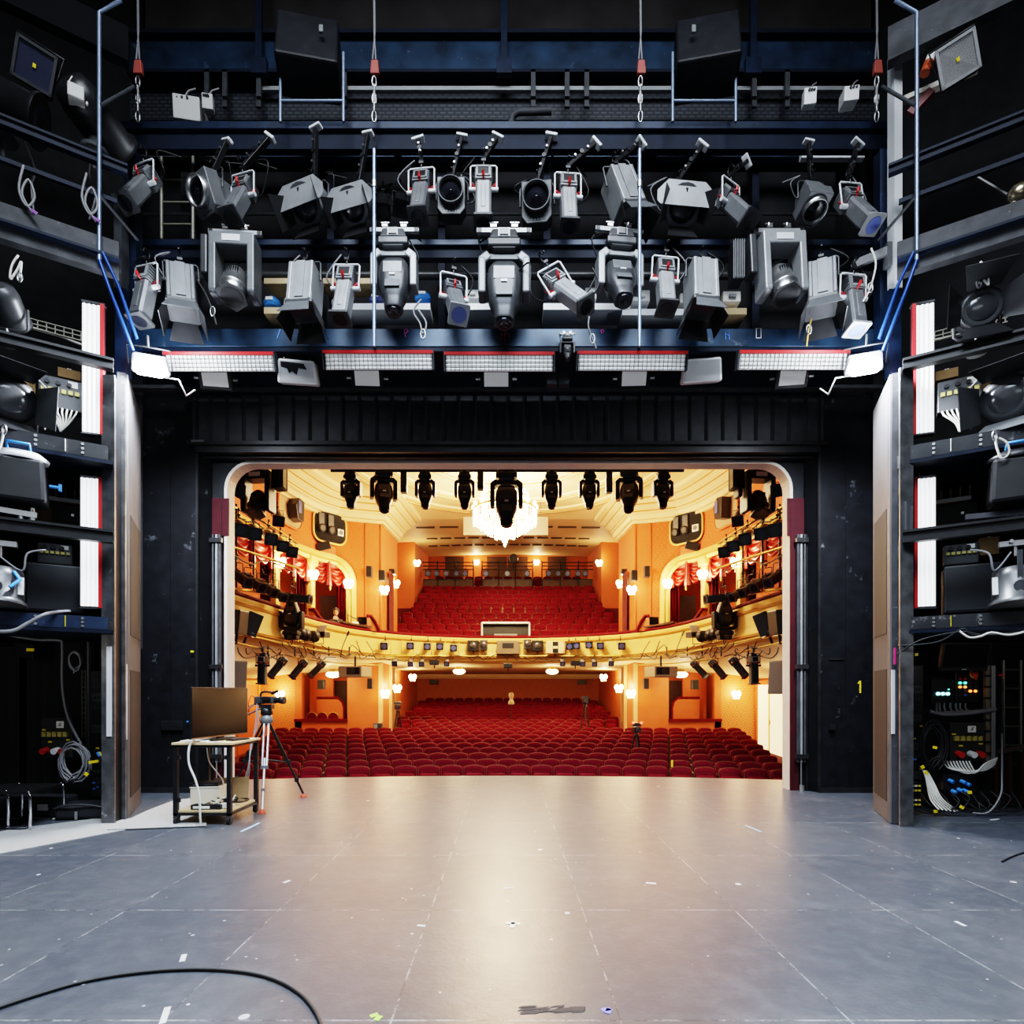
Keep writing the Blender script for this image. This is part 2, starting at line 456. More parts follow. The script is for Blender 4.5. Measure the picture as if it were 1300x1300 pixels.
for Yp in (Yw, Yw + .24):
    # side pieces, spandrels and the wall above as simple quads
    for x0, x1, s_ in ((-12, OX0, 0), (OX1, 12, 1)):
        mb.add([(x0, Yp, -1.3), (x1, Yp, -1.3), (x1, Yp, 15), (x0, Yp, 15)], [(0, 1, 2, 3)])
    for p, q in zip(ins[1:-2], ins[2:-1]):
        mb.add([(p[0], Yp, p[1]), (q[0], Yp, q[1]), (q[0], Yp, 15), (p[0], Yp, 15)], [(0, 1, 2, 3)])
struct(mb.build('wall_proscenium', black), 'black proscenium wall around the rounded stage opening')
mb = MB()
for p, q in zip(ins[:-1], ins[1:]):
    mb.add([(p[0], Yw - .01, p[1]), (q[0], Yw - .01, q[1]), (q[0], Yw + .25, q[1]), (p[0], Yw + .25, p[1])], [(0, 1, 2, 3)], True)
out_ = arch_outline(-.05)
for (p, q), (p2, q2) in zip(zip(ins[:-1], ins[1:]), zip(out_[:-1], out_[1:])):
    mb.add([(p[0], Yw - .01, p[1]), (q[0], Yw - .01, q[1]), (q2[0], Yw - .01, q2[1]), (p2[0], Yw - .01, p2[1])], [(3, 2, 1, 0)])
struct(mb.build('trim_proscenium', white_trim), 'off-white rounded reveal of the proscenium opening')

# stage house walls
mb = MB(); mb.box((-9.6, 3, 6.5), (.3, 16, 17)); struct(mb.build('wall_left', void))
mb = MB(); mb.box((9.6, 3, 6.5), (.3, 16, 17)); struct(mb.build('wall_right', void))
mb = MB(); mb.box((0, 3, 15.1), (20, 16, .3)); struct(mb.build('ceiling', void))

# black side panels of the portal (tormentors)
def tormentor(sg):
    mb = MB()
    mb.box((sg * 5.47, 9.42, 3.2), (.92, .06, 6.4))
    mb.box((sg * 5.46, 9.385, 3.2), (.05, .02, 6.4))
    p0 = Vector((sg * 5.0, 9.42, 0)); p1 = Vector((sg * 4.87, 9.58, 0))
    mb.beam(p0 + Vector((0, 0, 3.2)), p1 + Vector((0, 0, 3.2)), 6.4, .06, up=(1, 1, 0)) if False else None
    mb.add([p0, p1, p1 + Vector((0, 0, 6.4)), p0 + Vector((0, 0, 6.4))], [(0, 1, 2, 3), (3, 2, 1, 0)])
    t = thing('portal_flat', 'tall black scuffed portal panel beside the ' + ('yellow numeral one' if sg > 0 else 'television trolley'), 'stage panel')
    o = mb.build('panel_face', mat('scuffed_black_panel', (.006, .0065, .009), .55, spec=.25, var=.4, scuff=(.13, .14, .16), scuffamt=.38, scuffscale=4), t)
    fr = MB(); fr.box((sg * 5.0, 9.38, 3.2), (.04, .04, 6.4)); fr.box((sg * 5.94, 9.38, 3.2), (.04, .04, 6.4)); fr.box((sg * 5.47, 9.37, .04), (.94, .05, .08))
    fr.build('edge_strip', steel_black, t)
    if sg > 0:
        n = MB(); n.prism([(-.012, -.1), (.012, -.1), (.012, .1), (-.01, .1), (-.045, .055), (-.03, .045), (-.012, .065)], 0, .004, FRONT)
        p = at(1092, 872, 9.38); n.build('numeral', yellow, t, loc=p, label='yellow numeral one')
        mb2 = MB(); p = at(1062, 837, 9.38); mb2.box(p, (.25, .015, .02)); p = at(1056, 923, 9.36); mb2.box(p, (.09, .05, .09)); mb2.build('latch', steel_black, t)
    else:
        b_ = MB(); b_.box(at(219, 921, 9.36), (.34, .05, .15)); b_.build('lock_box', black, t, bevel=.005)
        b_ = MB(); b_.box(at(241, 916, 9.34), (.1, .01, .018)); b_.build('tape_mark', bluetape, t, label='blue tape mark')
        b_ = MB(); b_.box(at(244, 827, 9.34), (.05, .01, .025)); b_.build('tape_mark', yellow, t, label='yellow tape mark')
for sg in (-1, 1): tormentor(sg)

# fire-curtain guides: dotted rack track and bright guide rail, maroon return
for sg in (-1, 1):
    side = 'television trolley' if sg < 0 else 'yellow numeral'
    t = thing('curtain_guide', f'toothed vertical fire curtain guide on the {side} side of the opening', 'curtain guide')
    xr = -258 if False else 0
    gx = (257 - CX) / F * 9.55 if sg < 0 else (1030 - CX) / F * 9.55
    zb, zt = .02, CAMZ + (CY - 678) / F * 9.55
    m_ = MB(); m_.box((gx - sg * -.0, 9.57, (zb + zt) / 2), (.17, .06, zt - zb)); m_.build('track', steel_black, t)
    d_ = MB(); n = 62
    for i in range(n):
        d_.cyl((gx, 9.535, zb + .1 + (zt - zb - .2) * i / (n - 1)), (gx, 9.545, zb + .1 + (zt - zb - .2) * i / (n - 1)), .016, n=8)
    tag(d_.build('track_hole', whitemetal, t, label='bright round holes of the track'), kind=None)
    t2 = thing('guide_rail', f'bright grooved steel guide rail next to the toothed guide, {side} side', 'guide rail')
    rx = (274 - CX) / F * 9.5 if sg < 0 else (1018 - CX) / F * 9.5
    z0, z1 = CAMZ - (968 - CY) / F * 9.5, CAMZ + (CY - 678) / F * 9.5
    for k, dx in enumerate((-.055, 0, .055)):
        q = MB(); q.box((rx + dx, 9.53, (z0 + z1) / 2), (.03, .05, z1 - z0)); q.build('rail_bar', greysteel if k != 1 else lamp_light, t2, bevel=.004)
    q = MB()
    for z in (z0 + .1, (z0 + z1) / 2 - .3, z1 - .1): q.box((rx, 9.5, z), (.2, .05, .07))
    q.build('bracket', steel_black, t2)
    q = MB(); q.cyl((rx, 9.52, .03), (rx, 9.52, z0), .012); q.cyl((rx, 9.5, 0), (rx, 9.5, .1), .04); q.build('foot_screw', silver, t2)
    q = MB(); cx = (255 - CX) / F * 9.58 if sg < 0 else (1034 - CX) / F * 9.58
    xa, xb = ((282 - CX) / F * 9.6, (272 - CX) / F * 9.6) if sg < 0 else ((1003 - CX) / F * 9.6, (1013 - CX) / F * 9.6)
    q.box(((xa + xb) / 2, 9.6, 2.35), (abs(xb - xa), .03, 4.7))
    q.box((sg * 4.83, 9.605, 4.5), (.46, .02, .62))
    struct(q.build('trim_1' if sg < 0 else 'trim_2', maroon), 'maroon painted return beside the opening')

# header: corrugated iron curtain, its bottom beam and flanking black boards
t = thing('iron_curtain', 'raised black corrugated iron curtain above the stage opening', 'fire curtain')
mb = MB()
def corr(u, v):
    X = -5.05 + 10.1 * u; ph = (u * 38) % 1
    d = .05 if .12 < ph < .88 else 0
    return (X, 9.33 + d, 5.62 + 1.0 * v)
mb.grid(corr, 38 * 8, 1, smooth=False, flip=True); mb.build('corrugated_sheet', mat('dark_corrugated', (.03, .031, .036), .55, var=.3), t)
mb = MB(); mb.box((0, 9.33, 5.58), (10.2, .16, .06)); mb.box((0, 9.36, 5.5), (10.0, .1, .1)); mb.build('bottom_beam', steel_black, t)
mb = MB(); mb.box(at(251, 560, 9.25), (.2, .03, .03)); mb.build('limit_plate', lamp_grey, t)
t = thing('header_board', 'black painted board directly above the rounded opening', 'header board')
mb = MB(); mb.box((0, 9.52, 5.5), (10.3, .08, .17)); mb.build('board', black, t)
mb = MB(); mb.box((0, 9.47, 5.43), (9.9, .03, .02)); mb.build('lower_edge', steel_black, t)

# ================================================================== AUDITORIUM SHELL
WL = [(-7.35, 9.9), (-7.3, 13), (-7.2, 15), (-6.95, 17.2), (-6.5, 19.2), (-5.95, 20.12), (-5.55, 20.3), (-5.0, 20.5), (-4.5, 20.65), (-4.35, 22.9)]
def resample(P, step):
    out = [Vector((*P[0], 0))]
    for a, b in zip(P[:-1], P[1:]):
        a, b = Vector((*a, 0)), Vector((*b, 0)); n = max(1, int((b - a).length / step))
        for i in range(1, n + 1): out.append(a.lerp(b, i / n))
    return out
WS = [Vector((p[0], p[1])) for p in catmull([(x, y, 0) for x, y in WL[:6]], 6)] + [Vector(p) for p in WL[6:]]
WSd = []
for a, b in zip(WS[:-1], WS[1:]):
    n = max(1, int((b - a).length / .12))
    WSd += [a.lerp(b, i / n) for i in range(n)]
WSd.append(WS[-1])
ARC = [0]
for a, b in zip(WSd[:-1], WSd[1:]): ARC.append(ARC[-1] + (b - a).length)
def wall_pt(s_):
    for i in range(len(ARC) - 1):
        if ARC[i + 1] >= s_:
            f = (s_ - ARC[i]) / (ARC[i + 1] - ARC[i]); p = WSd[i].lerp(WSd[i + 1], f); t = (WSd[i + 1] - WSd[i]).normalized()
            return p, t, Vector((t.y, -t.x))
    t = (WSd[-1] - WSd[-2]).normalized(); return WSd[-1], t, Vector((t.y, -t.x))
def arc_at_px(x, sgn=-1):
    """arc length where the left wall is seen at pixel x (mirror for the right)"""
    k = (x - CX) / F
    best = min(range(len(WSd)), key=lambda i: abs(WSd[i].x / WSd[i].y - k)); return ARC[best]
S_END = arc_at_px(442); S_PANEL = arc_at_px(465)
Z_BAL, Z_ARCH, Z_CORN = 3.72, 6.12, 7.62
def mir(mb):
    m = MB(); m.v = [Vector((-p.x, p.y, p.z)) for p in mb.v]; m.f = [tuple(reversed(f)) for f in mb.f]; m.sm = list(mb.sm); return m
def low(s_):
    r = .65
    if s_ > S_END: return 3.0
    d = s_ - (S_END - r)
    return Z_ARCH if d <= 0 else Z_ARCH - r + math.sqrt(max(0, r * r - d * d))
def side_walls():
    mb = MB(); mp = MB()
    for i in range(len(WSd) - 1):
        a, b = WSd[i], WSd[i + 1]
        za, zb = low(ARC[i]), low(ARC[i + 1])
        if ARC[i] > S_END - 1e-6: za = zb = 3.0 if ARC[i] < S_PANEL - .3 else 3.74
        dst = mp if ARC[i] >= S_PANEL else mb
        dst.add([(a.x, a.y, za), (b.x, b.y, zb), (b.x, b.y, Z_CORN), (a.x, a.y, Z_CORN)], [(0, 1, 2, 3)])
    # vertical pilaster joints
    # frame of the box opening
    fr = MB(); path = []
    s0 = 3.0
    k = 40
    for i in range(k + 1):
        s_ = s0 + (S_END - .65 - s0) * i / k; path.append((s_, Z_ARCH))
    for i in range(1, 11):
        a = R(90 - 90 * i / 10); path.append((S_END - .65 + .65 * math.cos(a), Z_ARCH - .65 + .65 * math.sin(a)))
    path.append((S_END, 3.4))
    rings = []
    for i, (s_, z) in enumerate(path):
        p, tt, nn = wall_pt(s_)
        q0 = path[max(i - 1, 0)]; q1 = path[min(i + 1, len(path) - 1)]
        d = Vector((q1[0] - q0[0], q1[1] - q0[1])).normalized(); nrm = Vector((-d.y, d.x))   # outward in s,z
        ring = []
        for e, h in ((-.1, .0), (-.1, .10), (-.02, .13), (.06, .06), (.10, .11), (.22, .09), (.26, .0)):
            P, T, Nn = wall_pt(s_ + nrm.x * e)
            ring.append(Vector((P.x + Nn.x * h, P.y + Nn.y * h, z + nrm.y * e)))
        rings.append(ring)
    fr.loft(rings, closed=True, smooth=False)
    # posts
    po = MB()
    for px in (350, 394):
        p, tt, nn = wall_pt(arc_at_px(px))
        po.box((p.x, p.y, (Z_BAL + Z_ARCH) / 2 - .1), (.2, .2, Z_ARCH - Z_BAL + .2), rot=(0, 0, math.atan2(tt.y, tt.x)))
        po.box((p.x, p.y, Z_ARCH - .18), (.34, .3, .3), rot=(0, 0, math.atan2(tt.y, tt.x)), taper=1.2)
    # pilaster strips
    pi_ = MB()
    for px in (466, 482.5):
        p, tt, nn = wall_pt(arc_at_px(px)); pi_.box((p.x + nn.x * .01, p.y + nn.y * .01, 5.3), (.05, .05, 4.6), rot=(0, 0, math.atan2(tt.y, tt.x)))
    # box interior
    bi = MB(); P = [(-8.9, 9.9), (-8.8, 15), (-8.5, 18), (-7.6, 20.8), (-5.7, 21.9), (-4.6, 22.0)]
    for a, b in zip(P[:-1], P[1:]):
        bi.add([(a[0], a[1], 2.9), (b[0], b[1], 2.9), (b[0], b[1], 6.5), (a[0], a[1], 6.5)], [(0, 1, 2, 3)])
    ce = MB(); ce.add([(-9, 9.9, 6.45), (-9, 22, 6.45), (-5.6, 21, 6.45), (-6.15, 20.3, 6.45), (-6.7, 19.2, 6.45), (-7.1, 17.2, 6.45), (-7.35, 15, 6.45), (-7.5, 9.9, 6.45)], [tuple(range(8))])
    flr = MB(); flr.add([(-9, 9.9, 2.95), (-5.9, 9.9, 2.95), (-5.3, 19, 2.95), (-4.4, 20.6, 2.95), (-4.6, 22, 2.95), (-9, 22, 2.95)], [(0, 1, 2, 3, 4, 5)])
    for sg, nm in ((-1, 'left'), (1, 'right')):
        g = (lambda m: m) if sg < 0 else mir
        struct(g(mb).build(f'wall_{nm}_auditorium', damask), f'orange damask {nm} auditorium wall')
        struct(g(mp).build(f'wall_{nm}_portal', plainorange), f'plain orange panels of the {nm} portal')
        struct(g(fr).build('trim_3' if sg < 0 else 'trim_4', creamy), f'cream moulded frame of the {nm} box opening')
        struct(g(po).build('trim_5' if sg < 0 else 'trim_6', creamy), f'cream posts between the {nm} boxes')
        struct(g(pi_).build('trim_7' if sg < 0 else 'trim_8', plainorange))
        struct(g(bi).build(f'wall_{nm}_boxes', damask), f'rear wall of the {nm} boxes')
        struct(g(ce).build('ceiling_boxes', cream)); struct(g(flr).build('floor_boxes', redcarpet))
side_walls()
# cornice sweep
def sweep_wall(prof, P=WSd):
    mb = MB(); rings = []
    n = len(P); nr = []
    for i in range(n):
        t1 = (P[i] - P[i - 1]).normalized() if i else (P[1] - P[0]).normalized()
        t2 = (P[i + 1] - P[i]).normalized() if i < n - 1 else t1
        n1, n2 = Vector((t1.y, -t1.x)), Vector((t2.y, -t2.x)); m_ = (n1 + n2).normalized(); nr.append(m_ / max(.5, m_.dot(n1)))
    for i in range(n): rings.append([Vector((P[i].x + nr[i].x * d, P[i].y + nr[i].y * d, z)) for d, z in prof])
    mb.loft(rings, closed=False, smooth=False); return mb
corn = sweep_wall([(0, 7.58), (.12, 7.58), (.12, 7.68), (.2, 7.70), (.24, 7.84), (.34, 7.86), (.36, 7.98), (.55, 8.06), (.56, 8.14), (.74, 8.2), (.76, 8.3), (.95, 8.34), (.97, 8.46)])
gl = MB()
for d, z in ((.125, 7.69), (.36, 7.92), (.57, 8.1), (.77, 8.25)):
    g1 = sweep_wall([(d + .005, z - .018), (d + .012, z + .018)]); gl.add(g1.v, g1.f)
for sg, a, b in ((-1, 'trim_9', 'trim_10'), (1, 'trim_11', 'trim_12')):
    g = (lambda m: m) if sg < 0 else mir
    struct(g(corn).build(a, cream), 'cream stepped ceiling cornice'); struct(g(gl).build(b, gold), 'gold lines of the cornice')
# flat ceiling and oval rings
mb = MB(); mb.add([(-9, 9.8, 8.46), (9, 9.8, 8.46), (9, 15, 8.46), (7.2, 23.0, 8.46), (-7.2, 23.0, 8.46), (-9, 15, 8.46)], [(0, 1, 2, 3, 4, 5)])
struct(mb.build('ceiling_auditorium', cream), 'cream auditorium ceiling')
def oval(a, b, z, cy=13.2, n=72):
    t0 = -math.asin(min(1, (3.2 / b) ** 1.25)); ts = [t0 + (PI - 2 * t0) * i / n for i in range(n + 1)]
    return [Vector((a * math.copysign(abs(math.cos(t)) ** .8, math.cos(t)), cy + b * math.copysign(abs(math.sin(t)) ** .8, math.sin(t)), z)) for t in ts]
mb = MB(); mg = MB()
for a, b in ((5.35, 8.9), (4.35, 7.6), (3.1, 5.9)):
    rings = [oval(a - o, b - o, z) for o, z in ((0, 8.46), (0, 8.36), (.16, 8.34), (.2, 8.4), (.3, 8.4), (.32, 8.46))]
    mb.loft([list(q) for q in zip(*rings)], closed=False, smooth=False)
    for o in (.18, -.015): mg.tube(oval(a - o, b - o, 8.37), .022, 5)
struct(mb.build('trim_13', cream), 'oval plaster rings of the ceiling'); struct(mg.build('trim_14', gold), 'gold lines of the ceiling rings')
# rear ceiling
mb = MB()
def rc(u, v): X = -6.4 + 12.8 * u; Y = 22.0 + 12.2 * v; return (X, Y, 8.46 + 1.05 * v ** 1.0 + .22 * math.cos(X / 6.4 * PI / 2) * (.3 + .7 * v))
mb.grid(rc, 16, 10, flip=True); struct(mb.build('ceiling_rear', cream), 'sloping cream ceiling above the balcony seats')
mb = MB()
for v, w0, n in ((.27, 4.1, 8), (.50, 4.0, 12), (.68, 4.2, 14)):
    for i in range(n):
        X = -w0 + 2 * w0 * (i + .5) / n
        x0, y0, z0 = rc((X + 6.4) / 12.8, v); mb.box((x0, y0, z0 - .02), (2 * w0 / n * .78, .16, .05))
struct(mb.build('trim_15', mat('dark_vent_slot', (.05, .035, .02), .7)), 'rows of dark vent slots in the rear ceiling')
# piers at the back and rear balcony wall
for sg, nm in ((-1, 'left'), (1, 'right')):
    mb = MB(); mb.box((sg * 5.6, 31.5, 7.2), (1.9, 5.0, 6.2)); mb.box((sg * 6.6, 26.5, 6), (.2, 7.6, 7)); struct(mb.build(f'wall_{nm}_balcony', plainorange), f'orange pier beside the {nm} end of the balcony')
mb = MB(); mb.box((0, 34.6, 8), (12, .2, 6)); struct(mb.build('wall_balcony_back', damask), 'orange rear wall above the balcony')

# ---------------------------------------------------------------- balcony front
BP = [(-6.0, 9.9), (-5.9, 12.3), (-5.78, 14.3), (-5.68, 16.6), (-5.25, 18.9), (-4.37, 20.6), (-3.1, 21.7), (-1.4, 22.35), (0, 22.5)]
BP = BP + [(-x, y) for x, y in reversed(BP[:-1])]
BS = [Vector((p.x, p.y)) for p in catmull([(x, y, 0) for x, y in BP], 7)]
BARC = [0]
for a, b in zip(BS[:-1], BS[1:]): BARC.append(BARC[-1] + (b - a).length)
def bal_px(x, off=0.0):
    """balcony-front point seen at pixel x, off metres in front of it; returns point, tangent, normal towards the stage"""
    k = (x - CX) / F; best = None
    for i in range(1, len(BS) - 1):
        t = (BS[i + 1] - BS[i - 1]).normalized(); n = Vector((t.y, -t.x)); p = BS[i] + n * off
        e = abs(p.x / p.y - k)
        if best is None or e < best[0]: best = (e, p, t, n)
    return best[1], best[2], best[3]
prof = [(-.05, 3.72), (.03, 3.72), (.06, 3.66), (.05, 3.60), (.09, 3.58), (.09, 3.53), (.04, 3.50), (.05, 3.42), (.07, 3.15), (.10, 3.02), (.16, 2.98), (.16, 2.92), (.10, 2.9), (.1, 2.84), (-.02, 2.76), (-.1, 2.74)]
struct(sweep_wall(prof, BS).build('trim_16', creamy), 'curved cream balcony front')
struct(sweep_wall([(-.08, 3.72), (-.08, 3.80), (.0, 3.82), (.06, 3.79), (.07, 3.74), (.03, 3.71)], BS).build('trim_17', velvet_dark), 'dark red padded rail on the balcony front')
g = sweep_wall([(.17, 2.93), (.175, 2.97)], BS); g2 = sweep_wall([(.095, 3.535), (.1, 3.575)], BS); g.add(g2.v, g2.f)
struct(g.build('trim_18', gold), 'gold lines of the balcony front')
# soffit below the balcony
OUT = [(-9.3, 9.9), (-9.3, 15), (-9.3, 21.6), (-7.4, 23.4), (-5.6, 25), (-5.0, 31.8), (-2.5, 31.8), (0, 31.8)]
OUT = OUT + [(-x, y) for x, y in reversed(OUT[:-1])]
def res_n(P, n):
    P = [Vector(p) for p in P]; A = [0]
    for a, b in zip(P[:-1], P[1:]): A.append(A[-1] + (b - a).length)
    out = []
    for i in range(n):
        s_ = A[-1] * i / (n - 1)
        for j in range(len(A) - 1):
            if A[j + 1] >= s_ - 1e-9: out.append(P[j].lerp(P[j + 1], (s_ - A[j]) / max(1e-9, A[j + 1] - A[j]))); break
    return out
NB = 61
bi_, bo_ = res_n(BS, NB), res_n(OUT, NB)
mb = MB(); rings = []
for p, q in zip(bi_, bo_):
    zo = 2.12 + (2.62 - 2.12) * max(0, min(1, (q.y - 21) / 6)); rings.append([Vector((*p.lerp(q, f), 2.76 + (zo - 2.76) * f)) for f in (0, .12, .5, 1)])
mb.loft(rings, closed=False); struct(mb.build('ceiling_under_balcony', cream), 'cream ceiling under the balcony')
mb = MB()   # balcony floor steps
def baltop(r): return (799 - 7.9 * r + .19 * r * r)
BALROWS = []
for r in range(10):
    Y = 23.7 + .79 * r; z = CAMZ + (CY - baltop(r)) / F * Y; BALROWS.append((Y, z))
for r, (Y, z) in enumerate(BALROWS):
    mb.box((0, Y + .1, z - .98), (13, .8, .35))
mb.box((0, 33.1, BALROWS[-1][1] - .16), (13, 2.8, .5))
struct(mb.build('floor_balcony', redcarpet), 'stepped red balcony floor')

# ---------------------------------------------------------------- stalls walls
def stalls_walls():
    for sg, nm in ((-1, 'left'), (1, 'right')):
        g = (lambda m: m) if sg < 0 else mir
        m1 = MB(); m1.add([(-9.3, 9.9, -1.3), (-9.3, 21.6, -1.3), (-9.3, 21.6, 2.8), (-9.3, 9.9, 2.8)], [(0, 1, 2, 3)])
        m1.add([(-9.3, 21.6, -1.3), (-7.9, 21.6, -1.3), (-7.9, 21.6, 2.8), (-9.3, 21.6, 2.8)], [(0, 1, 2, 3)])
        struct(g(m1).build(f'wall_{nm}_stalls', damask_l), f'light orange damask {nm} wall of the stalls')
        m2 = MB()
        m2.add([(-7.9, 21.6, -1.3), (-5.95, 21.6, -1.3), (-5.95, 21.6, .56), (-7.9, 21.6, .56)], [(0, 1, 2, 3)])
        m2.add([(-7.9, 21.6, -1.3), (-7.9, 23.3, -1.3), (-7.9, 23.3, 2.8), (-7.9, 21.6, 2.8)], [(0, 1, 2, 3)])
        m2.add([(-7.9, 23.3, -1.3), (-5.95, 23.3, -1.3), (-5.95, 23.3, 2.8), (-7.9, 23.3, 2.8)], [(0, 1, 2, 3)])
        m2.box((-5.3, 22.2, .8), (1.3, 1.25, 4.2))
        m2.box((-7.78, 21.7, .8), (.25, .2, 4.2)); m2.box((-7.15, 22.4, .9), (.9, .1, 4))
        struct(g(m2).build(f'wall_{nm}_recess', plainorange), f'orange recess and pier of the {nm} stalls wall')
        m3 = MB(); m3.box((-6.92, 21.58, .6), (1.96, .12, .1)); 
        struct(g(m3).build('trim_19' if sg < 0 else 'trim_20', velvet_dark), f'red ledge of the {nm} stalls recess')
        m4 = MB(); m4.add([(-4.95, 22.8, -1.3), (-4.95, 31.8, -.5), (-4.95, 31.8, 2.9), (-4.95, 22.8, 2.9)], [(0, 1, 2, 3)])
        struct(g(m4).build(f'wall_{nm}_rear_stalls', plainorange))
        m5 = MB()
        for x, y in ((-4.72, 21.62), (-4.62, 22.85), (-4.9, 25.0)): m5.box((x, y, .9), (.14, .14, 3.6))
        m5.box((-9.2, 21.45, 2.2), (.2, .2, .2))
        struct(g(m5).build('trim_21' if sg < 0 else 'trim_22', mat('pale_pilaster', (.78, .5, .25), .5)))
    m6 = MB(); m6.add([(-5, 31.8, -1), (5, 31.8, -1), (5, 31.8, 2.9), (-5, 31.8, 2.9)], [(0, 1, 2, 3)])
    struct(m6.build('wall_stalls_back', damask_mat('deep_orange_damask', (.40, .10, .03), (.50, .16, .05), 2.4)), 'orange damask rear wall of the stalls')
    m7 = MB(); m7.box((0, 31.7, 2.55), (10, .2, .16)); m7.box((0, 31.75, 2.42), (10, .1, .06)); struct(m7.build('trim_23', cream))
stalls_walls()
ROWY = [971.2, 963.5, 955.5, 948.5, 942.5, 936.8, 932, 927.5, 923.7, 920.2, 916.5, 913, 909.4, 905.9, 902.5, 899.2, 895.8, 892.4, 889, 885.8]
ROWS = []
for i, y in enumerate(ROWY):
    Y = 13.35 + .915 * i; ROWS.append((Y, CAMZ - (y - CY) / F * Y))
mb = MB()
fl_ = [(10.5, -.98)] + [(Y - .4, z - .88) for Y, z in ROWS] + [(32, ROWS[-1][1] - .8)]
for (ya, za), (yb, zb) in zip(fl_[:-1], fl_[1:]): mb.add([(-9.3, ya, za), (9.3, ya, za), (9.3, yb, zb), (-9.3, yb, zb)], [(0, 1, 2, 3)])
struct(mb.build('floor_stalls', redcarpet), 'raked dark red floor of the stalls')
# ================================================================== LAMP BUILDERS (hung from the origin, lens towards -Z, tilt swings it to -Y)
def hook(parent, m=steel_black, r=.03):
    h = MB()
    h.tube([(0, .03, -.06), (0, .05, .0), (0, .035, .045), (0, 0, .06), (0, -.035, .045), (0, -.045, .0)], .011, 6)
    h.box((0, 0, -.075), (.06, .05, .03)); h.cyl((0, -.04, .0), (0, -.1, .0), .008, n=6)
    h.cyl((0, 0, -.09), (0, 0, -.14), .016, n=8)
    return h.build('hook_clamp', m, parent)
def arm_part(parent, dx, dz, dy=.12):
    a = MB(); a.beam((0, .02, -.05), (dx, dy, dz), .05, .07, up=(0, 1, 0)); a.cyl((dx * .5, dy * .5 - .04, dz * .5), (dx * .5, dy * .5 + .05, dz * .5), .03, n=8)
    ao = a.build('hanging_arm', lamp_dark, parent, bevel=.006)
    d = Vector((dx, dy, dz)).normalized()
    p = MB(); e = Vector((dx, dy, dz)) + d * .01
    p.beam(e, e + d * .045, .17, .09, up=(0, 1, 0)); p.build('end_pad', whitemetal, ao, bevel=.012)
    b = MB()
    for f in (.25, .72): b.cyl(Vector((dx, dy, dz)) * f + Vector((0, -.05, 0)), Vector((dx, dy, dz)) * f + Vector((0, .0, 0)), .015, n=8)
    b.build('arm_bolt', silver, ao)
def make_profile(gel=None, body=lamp_grey, yokem=whitemetal, name='profile_spotlight', w=1.0):
    t = thing(name, '', 'spotlight')
    hook(t)
    y = MB(); y.tube([(-.17, 0, -.46), (-.17, 0, -.16), (-.15, 0, -.14), (.15, 0, -.14), (.17, 0, -.16), (.17, 0, -.46)], .012, 6)
    for s in (-1, 1): y.cyl((s * .1, 0, -.45), (s * .19, 0, -.45), .028, n=10)
    y.build('yoke', yokem, t)
    h = MB(); oc = [(-.075 * w, -.1), (.075 * w, -.1), (.1 * w, -.07), (.1 * w, .07), (.075 * w, .1), (-.075 * w, .1), (-.1 * w, .07), (-.1 * w, -.07)]
    h.prism(oc, -.46, .03); h.box((0, 0, -.2), (.06, .215, .34))
    ho = h.build('lens_tube', body, t, loc=(0, 0, -.44), bevel=.008)
    b = MB(); b.box((0, 0, .14), (.21, .23, .2), taper=.92); b.box((0, .02, .265), (.19, .17, .06), taper=.7)
    for i in range(5): b.box((0, 0, .07 + .04 * i), (.225, .2, .012))
    lo = b.build('lamp_house', body, ho, bevel=.01)
    g = MB(); g.box((0, -.118, .14), (.15, .012, .11)); g.build('rear_grille', lamp_dark, ho)
    fr = MB(); fr.box((0, -.118, .205), (.17, .02, .02)); fr.box((0, -.118, .075), (.17, .02, .02)); fr.box((-.08, -.118, .14), (.02, .02, .14)); fr.box((.08, -.118, .14), (.02, .02, .14)); fr.build('grille_frame', lamp_light, ho)
    for dx, dy in ((0, -.13), (-.13, 0), (.13, 0)):
        k = MB(); e = Vector((dx, dy, 0)); k.cyl(e * .7 + Vector((0, 0, .03)), e * 1.05 + Vector((0, 0, .05)), .012, n=6); k.cyl(e * 1.05 + Vector((0, 0, .05)), e * 1.35 + Vector((0, 0, .085)), .02, .014, n=8); k.build('shutter_handle', redplastic, ho)
    c = MB(); ring = rrect(.25, .25, .02); c.prism(ring, -.5, -.47); c.build('colour_frame', lamp_light if gel else lamp_mid, ho)
    q = MB(); q.cyl((0, 0, -.503), (0, 0, -.506), .095 if gel else .088, n=20)
    if not gel:
        for i in range(-3, 4): pass
    q.build('lens', gel or lens, ho)
    return t
